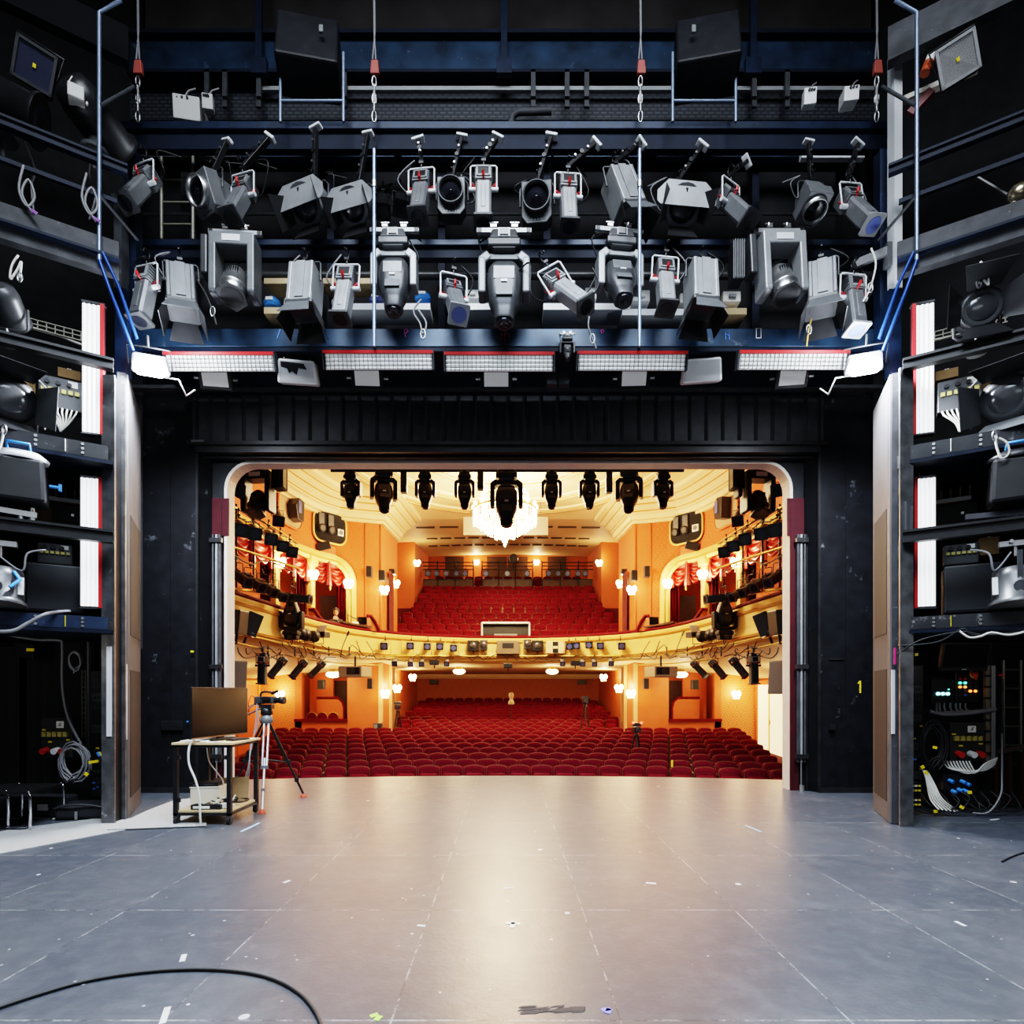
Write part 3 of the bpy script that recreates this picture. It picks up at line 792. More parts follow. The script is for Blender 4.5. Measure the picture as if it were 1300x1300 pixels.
def make_pc(name='lens_spotlight', body=lamp_light, flap=lamp_grey):
    t = thing(name, '', 'spotlight'); hook(t)
    y = MB(); y.tube([(-.2, 0, -.36), (-.2, 0, -.14), (-.18, 0, -.12), (.18, 0, -.12), (.2, 0, -.14), (.2, 0, -.36)], .013, 6); y.build('yoke', lamp_mid, t)
    h = MB(); h.box((0, 0, -.02), (.33, .34, .56), taper=.96)
    for s in (-1, 1): h.box((s * .135, -.0, -.02), (.05, .37, .54), taper=.97)
    h.box((0, .12, .28), (.2, .1, .05))
    ho = h.build('lamp_house', body, t, loc=(0, 0, -.46), bevel=.012)
    v = MB()
    for z in (.14, 0, -.14): v.box((.0, -.174, z), (.075, .012, .085))
    v.build('vent_window', lamp_grey, ho)
    v = MB(); v.box((0, -.178, -.0), (.11, .006, .5)); v.build('front_strip', body, ho)
    rim = MB(); rim.prism(rrect(.36, .36, .03), -.33, -.29); rim.build('front_rim', lamp_mid, ho)
    q = MB(); q.cyl((0, 0, -.331), (0, 0, -.334), .14, n=24); q.build('lens', lens_grey, ho)
    for nm, a in (('a', 0), ('b', 90), ('c', 180), ('d', 270)):
        f = MB(); M = Matrix.Rotation(R(a), 4, 'Z') @ Matrix.Translation((0, -.18, -.33)) @ Matrix.Rotation(R(-28 if a == 0 else -18), 4, 'X')
        f.prism([(-.14, 0), (.14, 0), (.2, -.24), (-.2, -.24)], -.004, .004, M @ Matrix.Rotation(R(90), 4, 'X')); f.build('barn_door', flap if a == 0 else lamp_dark, ho)
    return t
def make_fresnel_round(name='round_lens_floodlight', ringm=silver, body=lamp_grey):
    """square-fronted lamp with a big stepped round lens; lens faces -Z in its own axes"""
    t = thing(name, '', 'spotlight'); hook(t)
    y = MB(); y.tube([(-.23, 0, -.4), (-.23, 0, -.16), (-.2, 0, -.12), (.2, 0, -.12), (.23, 0, -.16), (.23, 0, -.4)], .014, 6); y.build('yoke', lamp_mid, t)
    h = MB(); h.prism([(-.2, -.22), (.2, -.22), (.2, .2), (.13, .28), (-.13, .28), (-.2, .2)], -.18, .02); h.box((0, 0, .14), (.34, .38, .26), taper=.75)
    ho = h.build('lamp_house', body, t, loc=(0, 0, -.42), bevel=.012)
    rg = MB(); rg.lathe([(.18, -.18), (.185, -.27), (.165, -.275), (.155, -.2)], 28); rg.build('lens_ring', ringm, ho)
    l = MB(); l.lathe([(.16, -.2), (.158, -.215), (.12, -.205), (.118, -.225), (.08, -.212), (.078, -.232), (.04, -.22), (.038, -.24), (.0001, -.245)], 28); l.build('stepped_lens', lens, ho)
    v = MB()
    for i in range(6): v.cyl((-.1 + .04 * i, .235, -.181), (-.1 + .04 * i, .235, -.184), .011, n=8)
    v.build('vent_hole', lens, ho)
    return t
def make_flap(name='barn_door_floodlight'):
    t = thing(name, '', 'spotlight'); hook(t)
    y = MB(); y.tube([(-.24, 0, -.38), (-.24, 0, -.2), (-.18, 0, -.13), (.18, 0, -.13), (.24, 0, -.2), (.24, 0, -.38)], .013, 6); y.build('yoke', lamp_mid, t)
    h = MB(); h.lathe([(.05, .22), (.16, .19), (.2, .1), (.21, -.16), (.23, -.17), (.23, -.22)], 20)
    ho = h.build('lamp_house', lamp_grey, t, loc=(0, 0, -.38))
    f = MB()
    for i in range(7): f.box((-.12 + .04 * i, -.12, .08), (.016, .14, .16))
    f.build('cooling_fin', lamp_light, ho)
    l = MB(); l.sphere((0, 0, -.2), .19, 16, (1, 1, .45)); l.build('lens', lens, ho)
    f = MB(); M = Matrix.Translation((0, -.21, -.2)) @ Matrix.Rotation(R(54), 4, 'X')
    f.prism([(-.24, .04), (.24, .04), (.38, -.1), (.38, -.22), (.34, -.26), (-.34, -.26), (-.38, -.22), (-.38, -.1)], -.004, .004, M @ FRONT); f.build('barn_door', lamp_light, ho)
    for s in (-1, 1):
        g = MB(); g.add([(s * .21, -.14, -.22), (s * .21, .14, -.22), (s * .33, .2, -.42), (s * .33, -.2, -.42)], [(0, 1, 2, 3)]); g.build('barn_door', lamp_dark, ho, solid=.006)
    g = MB(); g.add([(-.14, .21, -.22), (.14, .21, -.22), (.2, .3, -.44), (-.2, .3, -.44)], [(0, 1, 2, 3)]); g.build('barn_door', lamp_dark, ho, solid=.006)
    return t
def crossbar(parent, w=.62):
    c = MB(); c.beam((-w / 2, 0, 0), (w / 2, 0, 0), .05, .05); c.build('cross_bar', lamp_light, parent)
    e = MB()
    for s in (-1, 1): e.box((s * (w / 2 + .001), 0, 0), (.004, .036, .036)); e.box((s * (w / 2 - .03), -.026, 0), (.05, .004, .044))
    e.build('bar_end', lamp_dark, parent)
    h = MB()
    for s in (-.12, .12):
        h.cyl((s, 0, .02), (s, 0, .11), .012, n=6); h.box((s, 0, .05), (.07, .06, .03)); h.cyl((s - .05, 0, .1), (s + .05, 0, .1), .01, n=6)
    h.build('bar_clamp', silver, parent)
def make_head(kind='grey', name='moving_head_light', bar=True, scale=1.0):
    t = thing(name, '', 'moving light')
    bm_, fm, hm, wm = {'grey': (lamp_mid, lamp_light, lamp_mid, lamp_grey), 'black': (lamp_dark, lamp_dark, lamp_dark, lamp_mid), 'big': (lamp_dark, lamp_grey, lamp_mid, lamp_grey)}[kind]
    if bar: crossbar(t)
    else: hook(t)
    z = -.05
    b = MB(); b.box((0, 0, z - .06), (.34, .28, .12), taper=.8); b.box((0, 0, z - .17), (.38, .3, .1), taper=1.0); b.box((0, 0, z - .24), (.24, .22, .05), taper=1.3)
    b.build('base', bm_, t, bevel=.02)
    d = MB(); d.box((0, -.142, z - .06), (.1, .02, .07)); d.build('display', lens, t)
    d = MB(); d.box((0, -.134, z - .06), (.13, .012, .095)); d.build('display_frame', lamp_light if kind != 'black' else lamp_mid, t)
    f = MB(); zz = z - .26
    f.box((0, 0, zz - .03), (.5, .2, .09), taper=.75)
    for s in (-1, 1):
        f.box((s * .25, 0, zz - .25), (.085, .22, .40)); f.box((s * .215, 0, zz - .05), (.13, .21, .1), rot=(0, s * R(38), 0))
    fo = f.build('fork', fm, t, bevel=.018)
    h = MB(); rings = []
    for zc, wx, wy in ((.22, .14, .1), (.21, .28, .2), (.13, .37, .29), (-.02, .40, .32), (-.2, .36, .29), (-.32, .27, .24), (-.35, .24, .22), (-.44, .23, .22), (-.46, .21, .2)):
        rings.append([Vector((x, y_, zc)) for x, y_ in rrect(wx, wy, min(wx, wy) * .34, 4)])
    h.loft(rings); ho = h.build('head', hm, fo, loc=(0, 0, zz - .3))
    p = MB(); p.box((0, -.158, .02), (.24, .014, .15), rot=(R(4), 0, 0)); p.box((0, -.148, -.19), (.19, .016, .12), rot=(R(-8), 0, 0)); p.build('vent', wm, ho, bevel=.006)
    p = MB(); p.box((0, -.160, -.08), (.07, .012, .03), rot=(R(-5), 0, 0)); p.build('badge', whitemetal, ho)
    l = MB(); l.lathe([(.085, -.46), (.09, -.5), (.07, -.505), (.0001, -.48)], 20); l.build('front_lens', lens, ho)
    if scale != 1: t.scale = (scale,) * 3
    return t
def make_yokelamp(name='motorised_yoke_spotlight', body=lamp_light, can=silver):
    t = thing(name, '', 'moving light'); crossbar(t, .66)
    f = MB(); f.box((0, 0, -.17), (.56, .3, .16)); f.box((0, 0, -.08), (.3, .22, .04))
    for s in (-1, 1): f.box((s * .235, 0, -.5), (.09, .3, .56)); f.prism(rrect(.3, .12, .05), -.045, .045, Matrix.Translation((s * .235, 0, -.79)) @ Matrix.Rotation(R(90), 4, 'Y') @ Matrix.Rotation(R(90), 4, 'Z'))
    f.build('yoke_frame', body, t, bevel=.016)
    d = MB(); d.box((0, -.152, -.17), (.22, .008, .08)); d.build('label_plate', whitemetal, t)
    d = MB(); d.box((-.37, .03, -.32), (.09, .2, .5)); d.build('motor_box', lamp_mid, t, bevel=.02)
    h = MB(); h.lathe([(.03, .24), (.09, .22), (.14, .14), (.155, .04), (.155, -.08), (.17, -.09), (.17, -.13), (.155, -.14), (.15, -.24)], 24)
    ho = h.build('lamp_can', can, t, loc=(0, -.02, -.66))
    v = MB()
    for i in range(7): v.box((-.075 + .025 * i, -.152 + abs(i - 3) * .006, .045), (.008, .02, .09 + .01 * i), rot=(R(12), 0, 0))
    v.build('vent_slot', lens, ho)
    g = MB(); g.prism([(.19 * math.cos(R(a)), .19 * math.sin(R(a))) for a in range(30, 390, 60)], -.26, -.24); g.build('filter_frame', lamp_mid, ho)
    l = MB(); l.cyl((0, 0, -.261), (0, 0, -.264), .135, n=24); l.build('lens', lens_grey, ho)
    return t
def make_par(name='par_can', body=lamp_dark, glass=lens):
    t = thing(name, '', 'spotlight'); hook(t)
    y = MB(); y.tube([(-.13, 0, -.3), (-.13, 0, -.14), (.13, 0, -.14), (.13, 0, -.3)], .01, 5); y.build('yoke', lamp_dark, t)
    h = MB(); h.lathe([(.04, .2), (.1, .17), (.11, .06), (.115, -.2), (.13, -.21), (.13, -.24)], 16)
    ho = h.build('lamp_can', body, t, loc=(0, 0, -.3))
    c = MB(); c.prism(rrect(.27, .27, .03), -.255, -.24); c.build('colour_frame', lamp_dark, ho)
    l = MB(); l.cyl((0, 0, -.256), (0, 0, -.26), .1, n=16); l.build('lens', glass, ho)
    return t
def make_batten(L=1.5, tubes=tubewhite, name='light_batten', n=4):
    """flat strip of tubes along local X, face to -Y"""
    t = thing(name, '', 'light batten')
    c = MB(); c.box((0, .03, 0), (L, .06, .22)); c.build('case', lamp_dark, t)
    s = MB(); s.box((0, -.022, .094), (L, .05, .036)); s.build('red_strip', redplastic, t)
    for i in range(n):
        q = MB(); z = .055 - .05 * i; q.cyl((-L / 2 + .02, -.01, z), (L / 2 - .02, -.01, z), .022, n=8); q.build('tube_lamp', tubes, t)
    for sx in (-1, 1): e = MB(); e.box((sx * (L / 2 + .006), .01, 0), (.014, .1, .24)); e.build('end_plate', greysteel, t)
    if tubes is tubedim:
        r = MB()
        k = int(L / .055)
        for i in range(k): r.box((-L / 2 + L * (i + .5) / k, -.034, -.02), (.006, .008, .19))
        r.build('louvre', lamp_mid, t)
    return t
def put(proto, loc, label, yaw=0, tilt=0, lean=0, pivot='lens_tube', first=[], group=None, rz=None, arm=None, scale=None):
    o = copy_tree(proto)
    o.location = loc; o['label'] = label
    o.rotation_euler = (0, R(lean), R(yaw))
    if scale: o.scale = (scale,) * 3
    if group: o['group'] = group
    p = None
    for c in o.children:
        st = c.name.split('.')[0]
        if st == pivot: p = c
        elif st == 'fork':
            for c2 in c.children:
                if c2.name.split('.')[0] == pivot: p = c2
    if p: p.rotation_euler = (R(-tilt), 0, 0)
    if arm: arm_part(o, *arm)
    return o
def drop(t):
    for c in list(t.children_recursive): bpy.data.objects.remove(c)
    bpy.data.objects.remove(t)
ORD = 'first second third fourth fifth sixth seventh eighth ninth tenth eleventh twelfth thirteenth fourteenth fifteenth sixteenth seventeenth eighteenth nineteenth twentieth'.split()
def ordn(i):
    if i < 20: return ORD[i]
    T = {20: 'twenty-', 30: 'thirty-', 40: 'forty-'}
    n = i + 1; d, u = n // 10 * 10, n % 10
    return {30: 'thirtieth', 40: 'fortieth'}[n] if u == 0 else T[d] + ORD[u - 1]
# ================================================================== SEATS
def seat_shape(W=.46, H0=.40, H1=.88, r=.07):
    pts = [(-W / 2, H0), (W / 2, H0)]
    n = 5
    for i in range(n + 1): a = R(90 * i / n); pts.append((W / 2 - r + r * math.cos(a), H1 - .02 - r + r * math.sin(a)))
    for i in range(1, 4): x = W / 2 - r - (W - 2 * r) * i / 4; pts.append((x, H1 - .02 + .02 * (1 - (2 * x / W) ** 2)))
    for i in range(n + 1): a = R(90 + 90 * i / n); pts.append((-W / 2 + r + r * math.cos(a), H1 - .02 - r + r * math.sin(a)))
    return pts
TILT = Matrix.Translation((0, .02, .4)) @ Matrix.Rotation(R(-9), 4, 'X') @ Matrix.Translation((0, 0, -.4))
def make_seat(name, label):
    t = thing(name, label, 'seat')
    b = MB(); p0 = seat_shape(); c = Vector((0, .62))
    def ring(s_, y): return [TILT @ Vector((x * s_, y, .63 + (z - .63) * s_)) for x, z in p0]
    b.loft([ring(1, .02), ring(1, -.02), ring(.93, -.045), ring(.6, -.03)])
    b.build('backrest', velvet, t)
    r_ = MB(); p1 = seat_shape(.478, .36, .895, .075); r_.loft([[TILT @ Vector((x, y, z)) for x, z in p1] for y in (.045, .015)], smooth=False); r_.build('back_shell', rimwood, t)
    s_ = MB(); q = rrect(.43, .42, .08, 4)
    M = Matrix.Translation((0, -.1, .5)) @ Matrix.Rotation(R(-14), 4, 'X')
    s_.loft([[M @ Vector((x * k, y, z * k)) for x, z in q] for k, y in ((.94, .05), (1, .02), (1, -.035), (.9, -.06), (.5, -.065))]); s_.build('seat_cushion', velvet, t)
    a = MB(); a.box((-.258, -.1, .60), (.032, .34, .04)); a.box((-.258, -.02, .3), (.028, .22, .6)); a.build('armrest', rimwood, t, )
    return t
proto = make_seat('stalls_chair', 'x'); bproto = make_seat('balcony_chair', 'x')
PIT = .516; count = 0; rest = MB()
first_kids = list(proto.children)
rest_src = [(o.data) for o in proto.children if o.name.split('.')[0] in ('backrest', 'seat_cushion')]
for r, (Y, z) in enumerate(ROWS):
    xe = 6.35 + .3 * r if r < 9 else 3.75 + min(1.0, .35 * (r - 9))
    n = int(2 * xe / PIT)
    if r % 2 == 0: n -= n % 2
    else: n -= (n + 1) % 2
    kc = .022 * max(0, 1 - r / 9)
    for i in range(n):
        x = (i - (n - 1) / 2) * PIT; y = Y - kc * x * x; rz = math.atan(2 * kc * x)
        if count < 300:
            o = copy_tree(proto); o.location = (x, y, z - .885); o.rotation_euler = (0, 0, -rz)
            o['label'] = f'red velvet stalls seat, {ordn(i)} from the left in the {"front" if r == 0 else ordn(r)} row'
            o['group'] = 'red velvet seats in the front stalls'
            count += 1
        else:
            M = Matrix.Translation((x, y, z - .885))
            for me in rest_src: rest.add([v.co for v in me.vertices], [tuple(p.vertices) for p in me.polygons], True, M)
o = rest.build('stalls_seating', velvet); tag(o, 'remaining rows of red velvet seats at the rear of the stalls', 'seats', kind='stuff')
for r, (Y, z) in enumerate(BALROWS):
    n = 17 + (r % 2) if r < 5 else 16 + (r % 2)
    for i in range(n):
        x = (i - (n - 1) / 2) * .53; y = Y - .012 * x * x + .1
        o = copy_tree(bproto); o.location = (x, y, z - .885)
        o['label'] = f'red balcony seat, {ordn(i)} from the left in the {"front" if r == 0 else ordn(r)} balcony row'; o['group'] = 'red seats on the balcony'
for i in range(15):
    o = copy_tree(bproto); o.location = ((i - 7) * .56, 33.2, BALROWS[-1][1] + .98 - .885); o['label'] = f'red seat behind the balcony railing, {ordn(i)} from the left'; o['group'] = 'red seats behind the balcony railing'
drop(proto); drop(bproto)

# ================================================================== CHANDELIER
t = thing('chandelier', 'blazing crystal chandelier hanging from the auditorium ceiling', 'chandelier', at(641, 690, 18.5))
zt = 8.4 - t.location.z
m = MB(); m.cyl((0, 0, .3), (0, 0, zt), .02, n=8); m.lathe([(.02, zt - .25), (.16, zt - .1), (.2, zt)], 16); m.build('stem', brass, t)
m = MB(); m.tube([(1.0 * math.cos(a), 1.0 * math.sin(a), 1.05) for a in [2 * PI * i / 40 for i in range(40)]], .03, 6, closed=True); m.tube([(.7 * math.cos(a), .7 * math.sin(a), 1.45) for a in [2 * PI * i / 32 for i in range(32)]], .025, 6, closed=True)
for i in range(8): a = 2 * PI * i / 8; m.tube([(0, 0, 1.7), (.5 * math.cos(a), .5 * math.sin(a), 1.5), (.8 * math.cos(a), .8 * math.sin(a), 1.2), (math.cos(a), math.sin(a), 1.05)], .02, 5)
m.build('brass_frame', brass, t)
m = MB()
for rr, z0, ln, n in ((1.0, 1.02, .45, 56), (.78, .86, .42, 44), (.55, .66, .38, 34), (.32, .46, .3, 20), (.7, 1.42, .4, 40)):
    for i in range(n):
        a = 2 * PI * i / n; l = ln * random.uniform(.85, 1.1)
        for k in range(5):
            zz = z0 - l * (k + .5) / 5; m.lathe([(.0001, -l * .09), (.022, 0), (.0001, l * .09)], 4, Matrix.Translation((rr * math.cos(a), rr * math.sin(a), zz)), smooth=False)
m.sphere((0, 0, .08), .09, 10); m.lathe([(.0001, -.12), (.05, -.04), (.0001, .02)], 6)
m.build('crystal_strand', crystal, t)
for i in range(28):
    rr, z = (1.0, 1.15) if i < 16 else (.7, 1.55)
    a = 2 * PI * (i if i < 16 else i - 16) / (16 if i < 16 else 12)
    b = MB(); b.sphere((rr * math.cos(a), rr * math.sin(a), z), .055, 8, (1, 1, 1.5)); b.build('candle_bulb', bulb, t)
lamp('POINT', t.location + Vector((0, 0, -.25)), 900, WARM, .5, name='chandelier_light')
lamp('POINT', t.location + Vector((0, 0, .9)), 2300, (1, .74, .44), 1.1, name='chandelier_light')
t = thing('ceiling_screen', 'pale translucent board hanging behind the chandelier', 'board', at(642, 668, 20.0))
m = MB(); m.box((0, 0, 0), (2.9, .04, .62)); m.build('board', mat('pale_board', (.10, .075, .05), .6), t)
m = MB()
for s in (-1.2, 1.2): m.cyl((s, 0, .3), (s, 0, 8.4 - t.location.z), .008, n=5)
m.build('hanging_wire', steel_black, t)

# ================================================================== SCONCES, GLOBES AND HOUSE FILL
def make_sconce():
    t = thing('wall_sconce', '', 'wall lamp')
    m = MB(); m.box((0, .0, 0), (.1, .04, .22)); m.cyl((0, 0, -.05), (0, -.12, -.02), .015, n=6); m.lathe([(.02, -.06), (.07, 0)], 10, Matrix.Translation((0, -.13, .02)))
    m.build('bracket', brass, t)
    for dx in (-.09, .09):
        b = MB(); b.sphere((dx, -.13, .1), .085, 10, (1, 1, 1.35)); b.build('lamp_bulb', bulb, t)
    c = MB()
    for i in range(10): a = 2 * PI * i / 10; c.lathe([(.0001, -.06), (.014, 0), (.0001, .06)], 4, Matrix.Translation((.11 * math.cos(a), -.13 + .05 * math.sin(a), -.05)), smooth=False)
    c.build('crystal_drop', crystal, t)
    return t
sp = make_sconce()
def sconce(loc, rz, label, p=28, off=.28):
    p *= 1.7
    o = copy_tree(sp); o.location = loc; o.rotation_euler = (0, 0, rz); o['label'] = label; o['group'] = 'warm crystal wall sconces'
    n = Vector((math.sin(rz), -math.cos(rz), 0))
    lamp('POINT', Vector(loc) + n * off + Vector((0, 0, .12)), p, WARM, .08, name='sconce_light')
for sg in (-1, 1):
    side = 'left' if sg < 0 else 'right'
    for px, py, wt in ((351, 718, 'lit sconce on the box post nearest the stage'), (393, 733, 'lit sconce on the post between the two swagged boxes'), (443, 745, 'lit sconce beside the rounded end of the box opening')):
        s_ = arc_at_px(px); p, tt, nn = wall_pt(s_); Y = p.y - .0
        z = CAMZ + (CY - py) / F * Y; q = p + nn * .16
        sconce((q.x if sg < 0 else -q.x, q.y, z), 0, f'{wt}, {side} side', 40)
    for px, py, Y, wt in ((489, 752, 20.4, 'lit sconce on the portal panel at balcony level, nearer one'), (503, 744, 22.6, 'lit sconce on the portal edge beside the balcony seats'), (530, 717, 28.9, 'lit sconce at the end of the rear balcony railing')):
        q = at(px, py, Y); x = q.x if sg < 0 else -q.x
        sconce((x, q.y, q.z), 0, f'{wt}, {side} side', 30)
    for px, py, Y, wt in ((357, 884, 21.45, 'lit sconce on the pale damask wall of the stalls'), (490, 883, 21.4, 'lit sconce on the stalls pier, nearer of two'), (505, 876, 22.7, 'lit sconce on the stalls pier, farther of two'), (521, 862, 26.5, 'lit square sconce near the rear corner of the stalls')):
        q = at(px, py, Y); x = q.x if sg < 0 else -q.x
        sconce((x + (.12 * -sg if Y == 26.5 else 0), q.y, q.z), 0, f'{wt}, {side} side', 30)
for px, wt in ((605, 'left'), (681, 'right')):
    q = at(px, 716, 34.3); sconce(q, 0, f'round glowing lamp on the rear balcony wall, {wt} of the two', 45)
drop(sp)
# ceiling globes under the balcony
for px, py, Y, wt in ((423, 857, 20.6, 'glowing globe on the ceiling above the left stalls recess'), (864, 857, 20.6, 'glowing globe on the ceiling above the right stalls recess'), (583, 853, 24.5, 'lit ceiling lamp under the balcony, left of centre'), (701, 853, 24.5, 'lit ceiling lamp under the balcony, right of centre')):
    q = at(px, py, Y); t = thing('ceiling_lamp', wt, 'ceiling lamp', q)
    m = MB(); m.cyl((0, 0, .1), (0, 0, .2), .16, n=16); m.build('ceiling_plate', brass, t)
    m = MB(); m.sphere((0, 0, .02), .2, 14, (1.3, 1, .6)); m.build('glass_globe', bulb_soft, t)
    lamp('POINT', q + Vector((0, -.15, -.3)), 60, WARM, .2, name='globe_light')
for x, y, p in ((0, 14, 110), (0, 20, 130)): lamp('AREA', (x, y, 8.2), p, (1, .64, .36), 3, (x, y, 0), name='house_fill')  # unseen warm area fill added under the ceilings, no fittings there
lamp('AREA', (0, 27, 8.7), 210, (1, .66, .4), 3, (0, 27, 0), sizey=2, name='house_fill')
lamp('AREA', (0, 26.5, 2.6), 60, (1, .74, .5), 6, (0, 26.5, 0), sizey=3, name='house_fill')
for sg in (-1, 1): lamp('POINT', (sg * 7.6, 18.5, 5.6), 35, WARM, .3, name='box_light'); lamp('POINT', (sg * 7.4, 14.5, 5.6), 35, WARM, .3, name='box_light'); lamp('POINT', (sg * 7.0, 22.4, 2.0), 18, WARM, .2, name='recess_light'); lamp('POINT', (sg * 8.0, 17, 1.7), 60, WARM, .3, name='stalls_light')

# ================================================================== BOXES: swagged curtains, drapes, doors, screens
def swag(name_loc, W, H, rz, label):
    t = thing('swag_curtain', label, 'curtain', name_loc, rz)
    for k, (x0, x1) in enumerate(((-W / 2, 0), (0, W / 2))):
        def fn(u, v):
            x = x0 + (x1 - x0) * u; sag = math.sin(PI * u)
            f = v
            z = -f * H * (.55 + .45 * sag) 
            y = -.10 * math.sin(f * 7 * PI) * .35 * (.4 + sag) - .12 * f * sag
            return (x, y, z)
        m = MB(); m.grid(fn, 14, 36); m.build('swag', mat('glossy_red_satin', (.26, .012, .008), .34, var=.2), t)
    for x in (-W / 2, 0, W / 2):
        m = MB()
        def fj(u, v): a = 2 * PI * u; return (x + (.06 + .05 * v) * math.cos(a) * (1 + .25 * math.cos(5 * a)), -.08 + (.05 + .03 * v) * math.sin(a), .02 - v * H * 1.05)
        m.grid(fj, 20, 6); m.build('jabot', mat('glossy_red_satin', (.45, .035, .02), .38), t)
    m = MB(); m.box((0, 0, .03), (W, .08, .07)); m.build('pelmet', velvet_dark, t)
    for x in (0,):
        m = MB(); m.cyl((x, -.14, -H * .75), (x, -.14, -H * 1.05), .012, n=6); m.lathe([(.01, .05), (.035, 0), (.03, -.12)], 8, Matrix.Translation((x, -.14, -H * 1.08))); m.build('tassel', brass, t)
def side_boxes(sg):
    side = 'left' if sg < 0 else 'right'
    spans = [(398, 439, 'box nearest the portal'), (355, 390, 'middle box'), (296, 345, 'box nearest the stage')]
    for xa, xb, wt in spans:
        pa, _, na = wall_pt(arc_at_px(xa)); pb, _, nb = wall_pt(arc_at_px(xb))
        pa = pa - na * .12; pb = pb - nb * .12
        c = (pa + pb) / 2; d = pb - pa
        X = c.x if sg < 0 else -c.x; ang = math.atan2(d.y, d.x); ang = ang if sg < 0 else -ang
        swag((X, c.y, Z_ARCH - .05), d.length, .8, ang, f'red satin swag curtain in the {wt}, {side} side')
        # gathered side drapes
        for P in (pa, pb):
            t = thing('side_drape', f'dark red drape hanging at the {"stage" if P is pa else "far"} edge of the {wt}, {side} side', 'curtain', ((P.x - .1) if sg < 0 else -(P.x - .1), P.y, 3.0))
            m = MB(); m.grid(lambda u, v: (.16 * (u - .5) * 2, .05 * math.sin(u * 6 * PI), 3.0 * v), 24, 2); m.build('cloth', velvet_dark, t)
    # dark door of the far box
    q = at(421, 755, 20.9); t = thing('box_door', f'dark brown door at the back of the far {side} box', 'door', (q.x if sg < 0 else -q.x, 21.0, 3.0))
    m = MB(); m.box((0, 0, 1.05), (.85, .06, 2.1)); m.build('door_leaf', darkwood, t); m = MB(); m.box((0, -.05, 1.4), (.6, .03, 1.0)); m.build('door_panel', darkwood, t, bevel=.01)
    # curved red-edged partition
    P, tt, nn = wall_pt(arc_at_px(405))
    def part(pts, nm, lab, cat='partition'):
        t = thing(nm, lab, cat, (0, 0, 0))
        v = [at(x, y, Y) for x, y, Y in pts]
        if sg > 0: v = [Vector((-p.x, p.y, p.z)) for p in v]
        m = MB(); m.tube(v, .06, 6); m.build('padded_edge', velvet_dark, t)
        m = MB()
        for a, b in zip(v[:-1], v[1:]): m.add([a, b, Vector((b.x, b.y, 3.74)), Vector((a.x, a.y, 3.74))], [(0, 1, 2, 3)])
        m.build('partition_panel', plainorange, t)
    part([(392, 774, 18.8), (398, 773, 18.8), (405, 783, 18.9), (412, 791, 18.95), (419, 795, 19.0)], 'box_partition', f'low curving box partition with padded red edge, {side} side')
    part([(466, 782, 19.9), (471, 782, 20.0), (476, 789, 20.05), (482, 801, 20.1)], 'rail_end', f'short curved red padded rail end beside the portal, {side} side', 'rail')
    # velvet curtain in the portal
    q = at(495, 766, 21.9); t = thing('portal_curtain', f'patterned dark red curtain hanging in the {side} portal', 'curtain', (q.x + .05 if sg < 0 else -q.x - .05, 21.7, 3.6))
    m = MB(); m.grid(lambda u, v: (.03 * math.sin(u * 9 * PI) + .04, .75 * (u - .5), 2.5 * v - .0), 30, 3) if sg < 0 else m.grid(lambda u, v: (-.03 * math.sin(u * 9 * PI) - .04, .75 * (u - .5), 2.5 * v), 30, 3)
    m.build('cloth', mat('patterned_red_cloth', (.10, .010, .009), .8, var=.5, vscale=8), t)
    # projection windows
    for (x0, y0), (x1, y1), kind in (((397, 656), (438, 684), 'dark'), ((352, 634), (381, 660), 'pale')):
        sA, sB = arc_at_px(x0), arc_at_px(x1); pa, _, na = wall_pt(sA); pb, _, nb = wall_pt(sB)
        c = (pa + pb) / 2 + (na + nb).normalized() * .03; d = pb - pa; W = d.length
        za = CAMZ + (CY - (y0 + y1) / 2) / F * c.y; H = 1.0 if kind == 'dark' else 1.0
        t = thing('projection_window', f'rounded {"black projection window with lamps inside" if kind == "dark" else "pale alcove window with a dark lamp"} high on the {side} wall', 'window', (c.x if sg < 0 else -c.x, c.y, za), math.atan2(d.y, d.x) if sg < 0 else -math.atan2(d.y, d.x))
        m = MB(); m.prism(rrect(W * 1.02, H, .3, 6), 0, .03, FRONT); m.build('recess', void if kind == 'dark' else mat('pale_alcove', (.45, .30, .18), .6), t)
        m = MB(); ring = rrect(W * 1.05, H + .04, .31, 6); m.tube([(x, -.03, z) for x, z in ring], .035, 6, closed=True); m.build('rounded_rim', creamy if kind == 'dark' else plainorange, t)
        if kind == 'dark':
            for i, xx in enumerate((-.5, 0.0)):
                b = MB(); b.box((xx * W * .6, -.06, .12), (.22, .08, .6)); b.build('projector_body', lamp_mid, t, bevel=.02); b = MB(); b.lathe([(.13, 0), (.14, .08), (.09, .09)], 14, Matrix.Translation((xx * W * .6, -.08, -.1)) @ Matrix.Rotation(R(90), 4, 'X')); b.build('projector_lens', lamp_dark, t)
            b = MB(); b.box((.32 * W, -.06, -.1), (.22, .06, .22)); b.build('white_square_lamp', whitemetal, t); b = MB(); b.cyl((.32 * W, -.09, -.1), (.32 * W, -.1, -.1), .08, n=14); b.build('lamp_lens', lamp_mid, t)
        else:
            b = MB(); b.prism([(-.1, -.3), (.25, -.35), (.3, .3), (.0, .35), (-.2, .1)], 0, .35, FRONT); b.build('lamp_body', lamp_dark, t, bevel=.03); b = MB(); b.box((.0, -.36, .05), (.16, .02, .36)); b.build('lamp_glass', lens_blue, t)
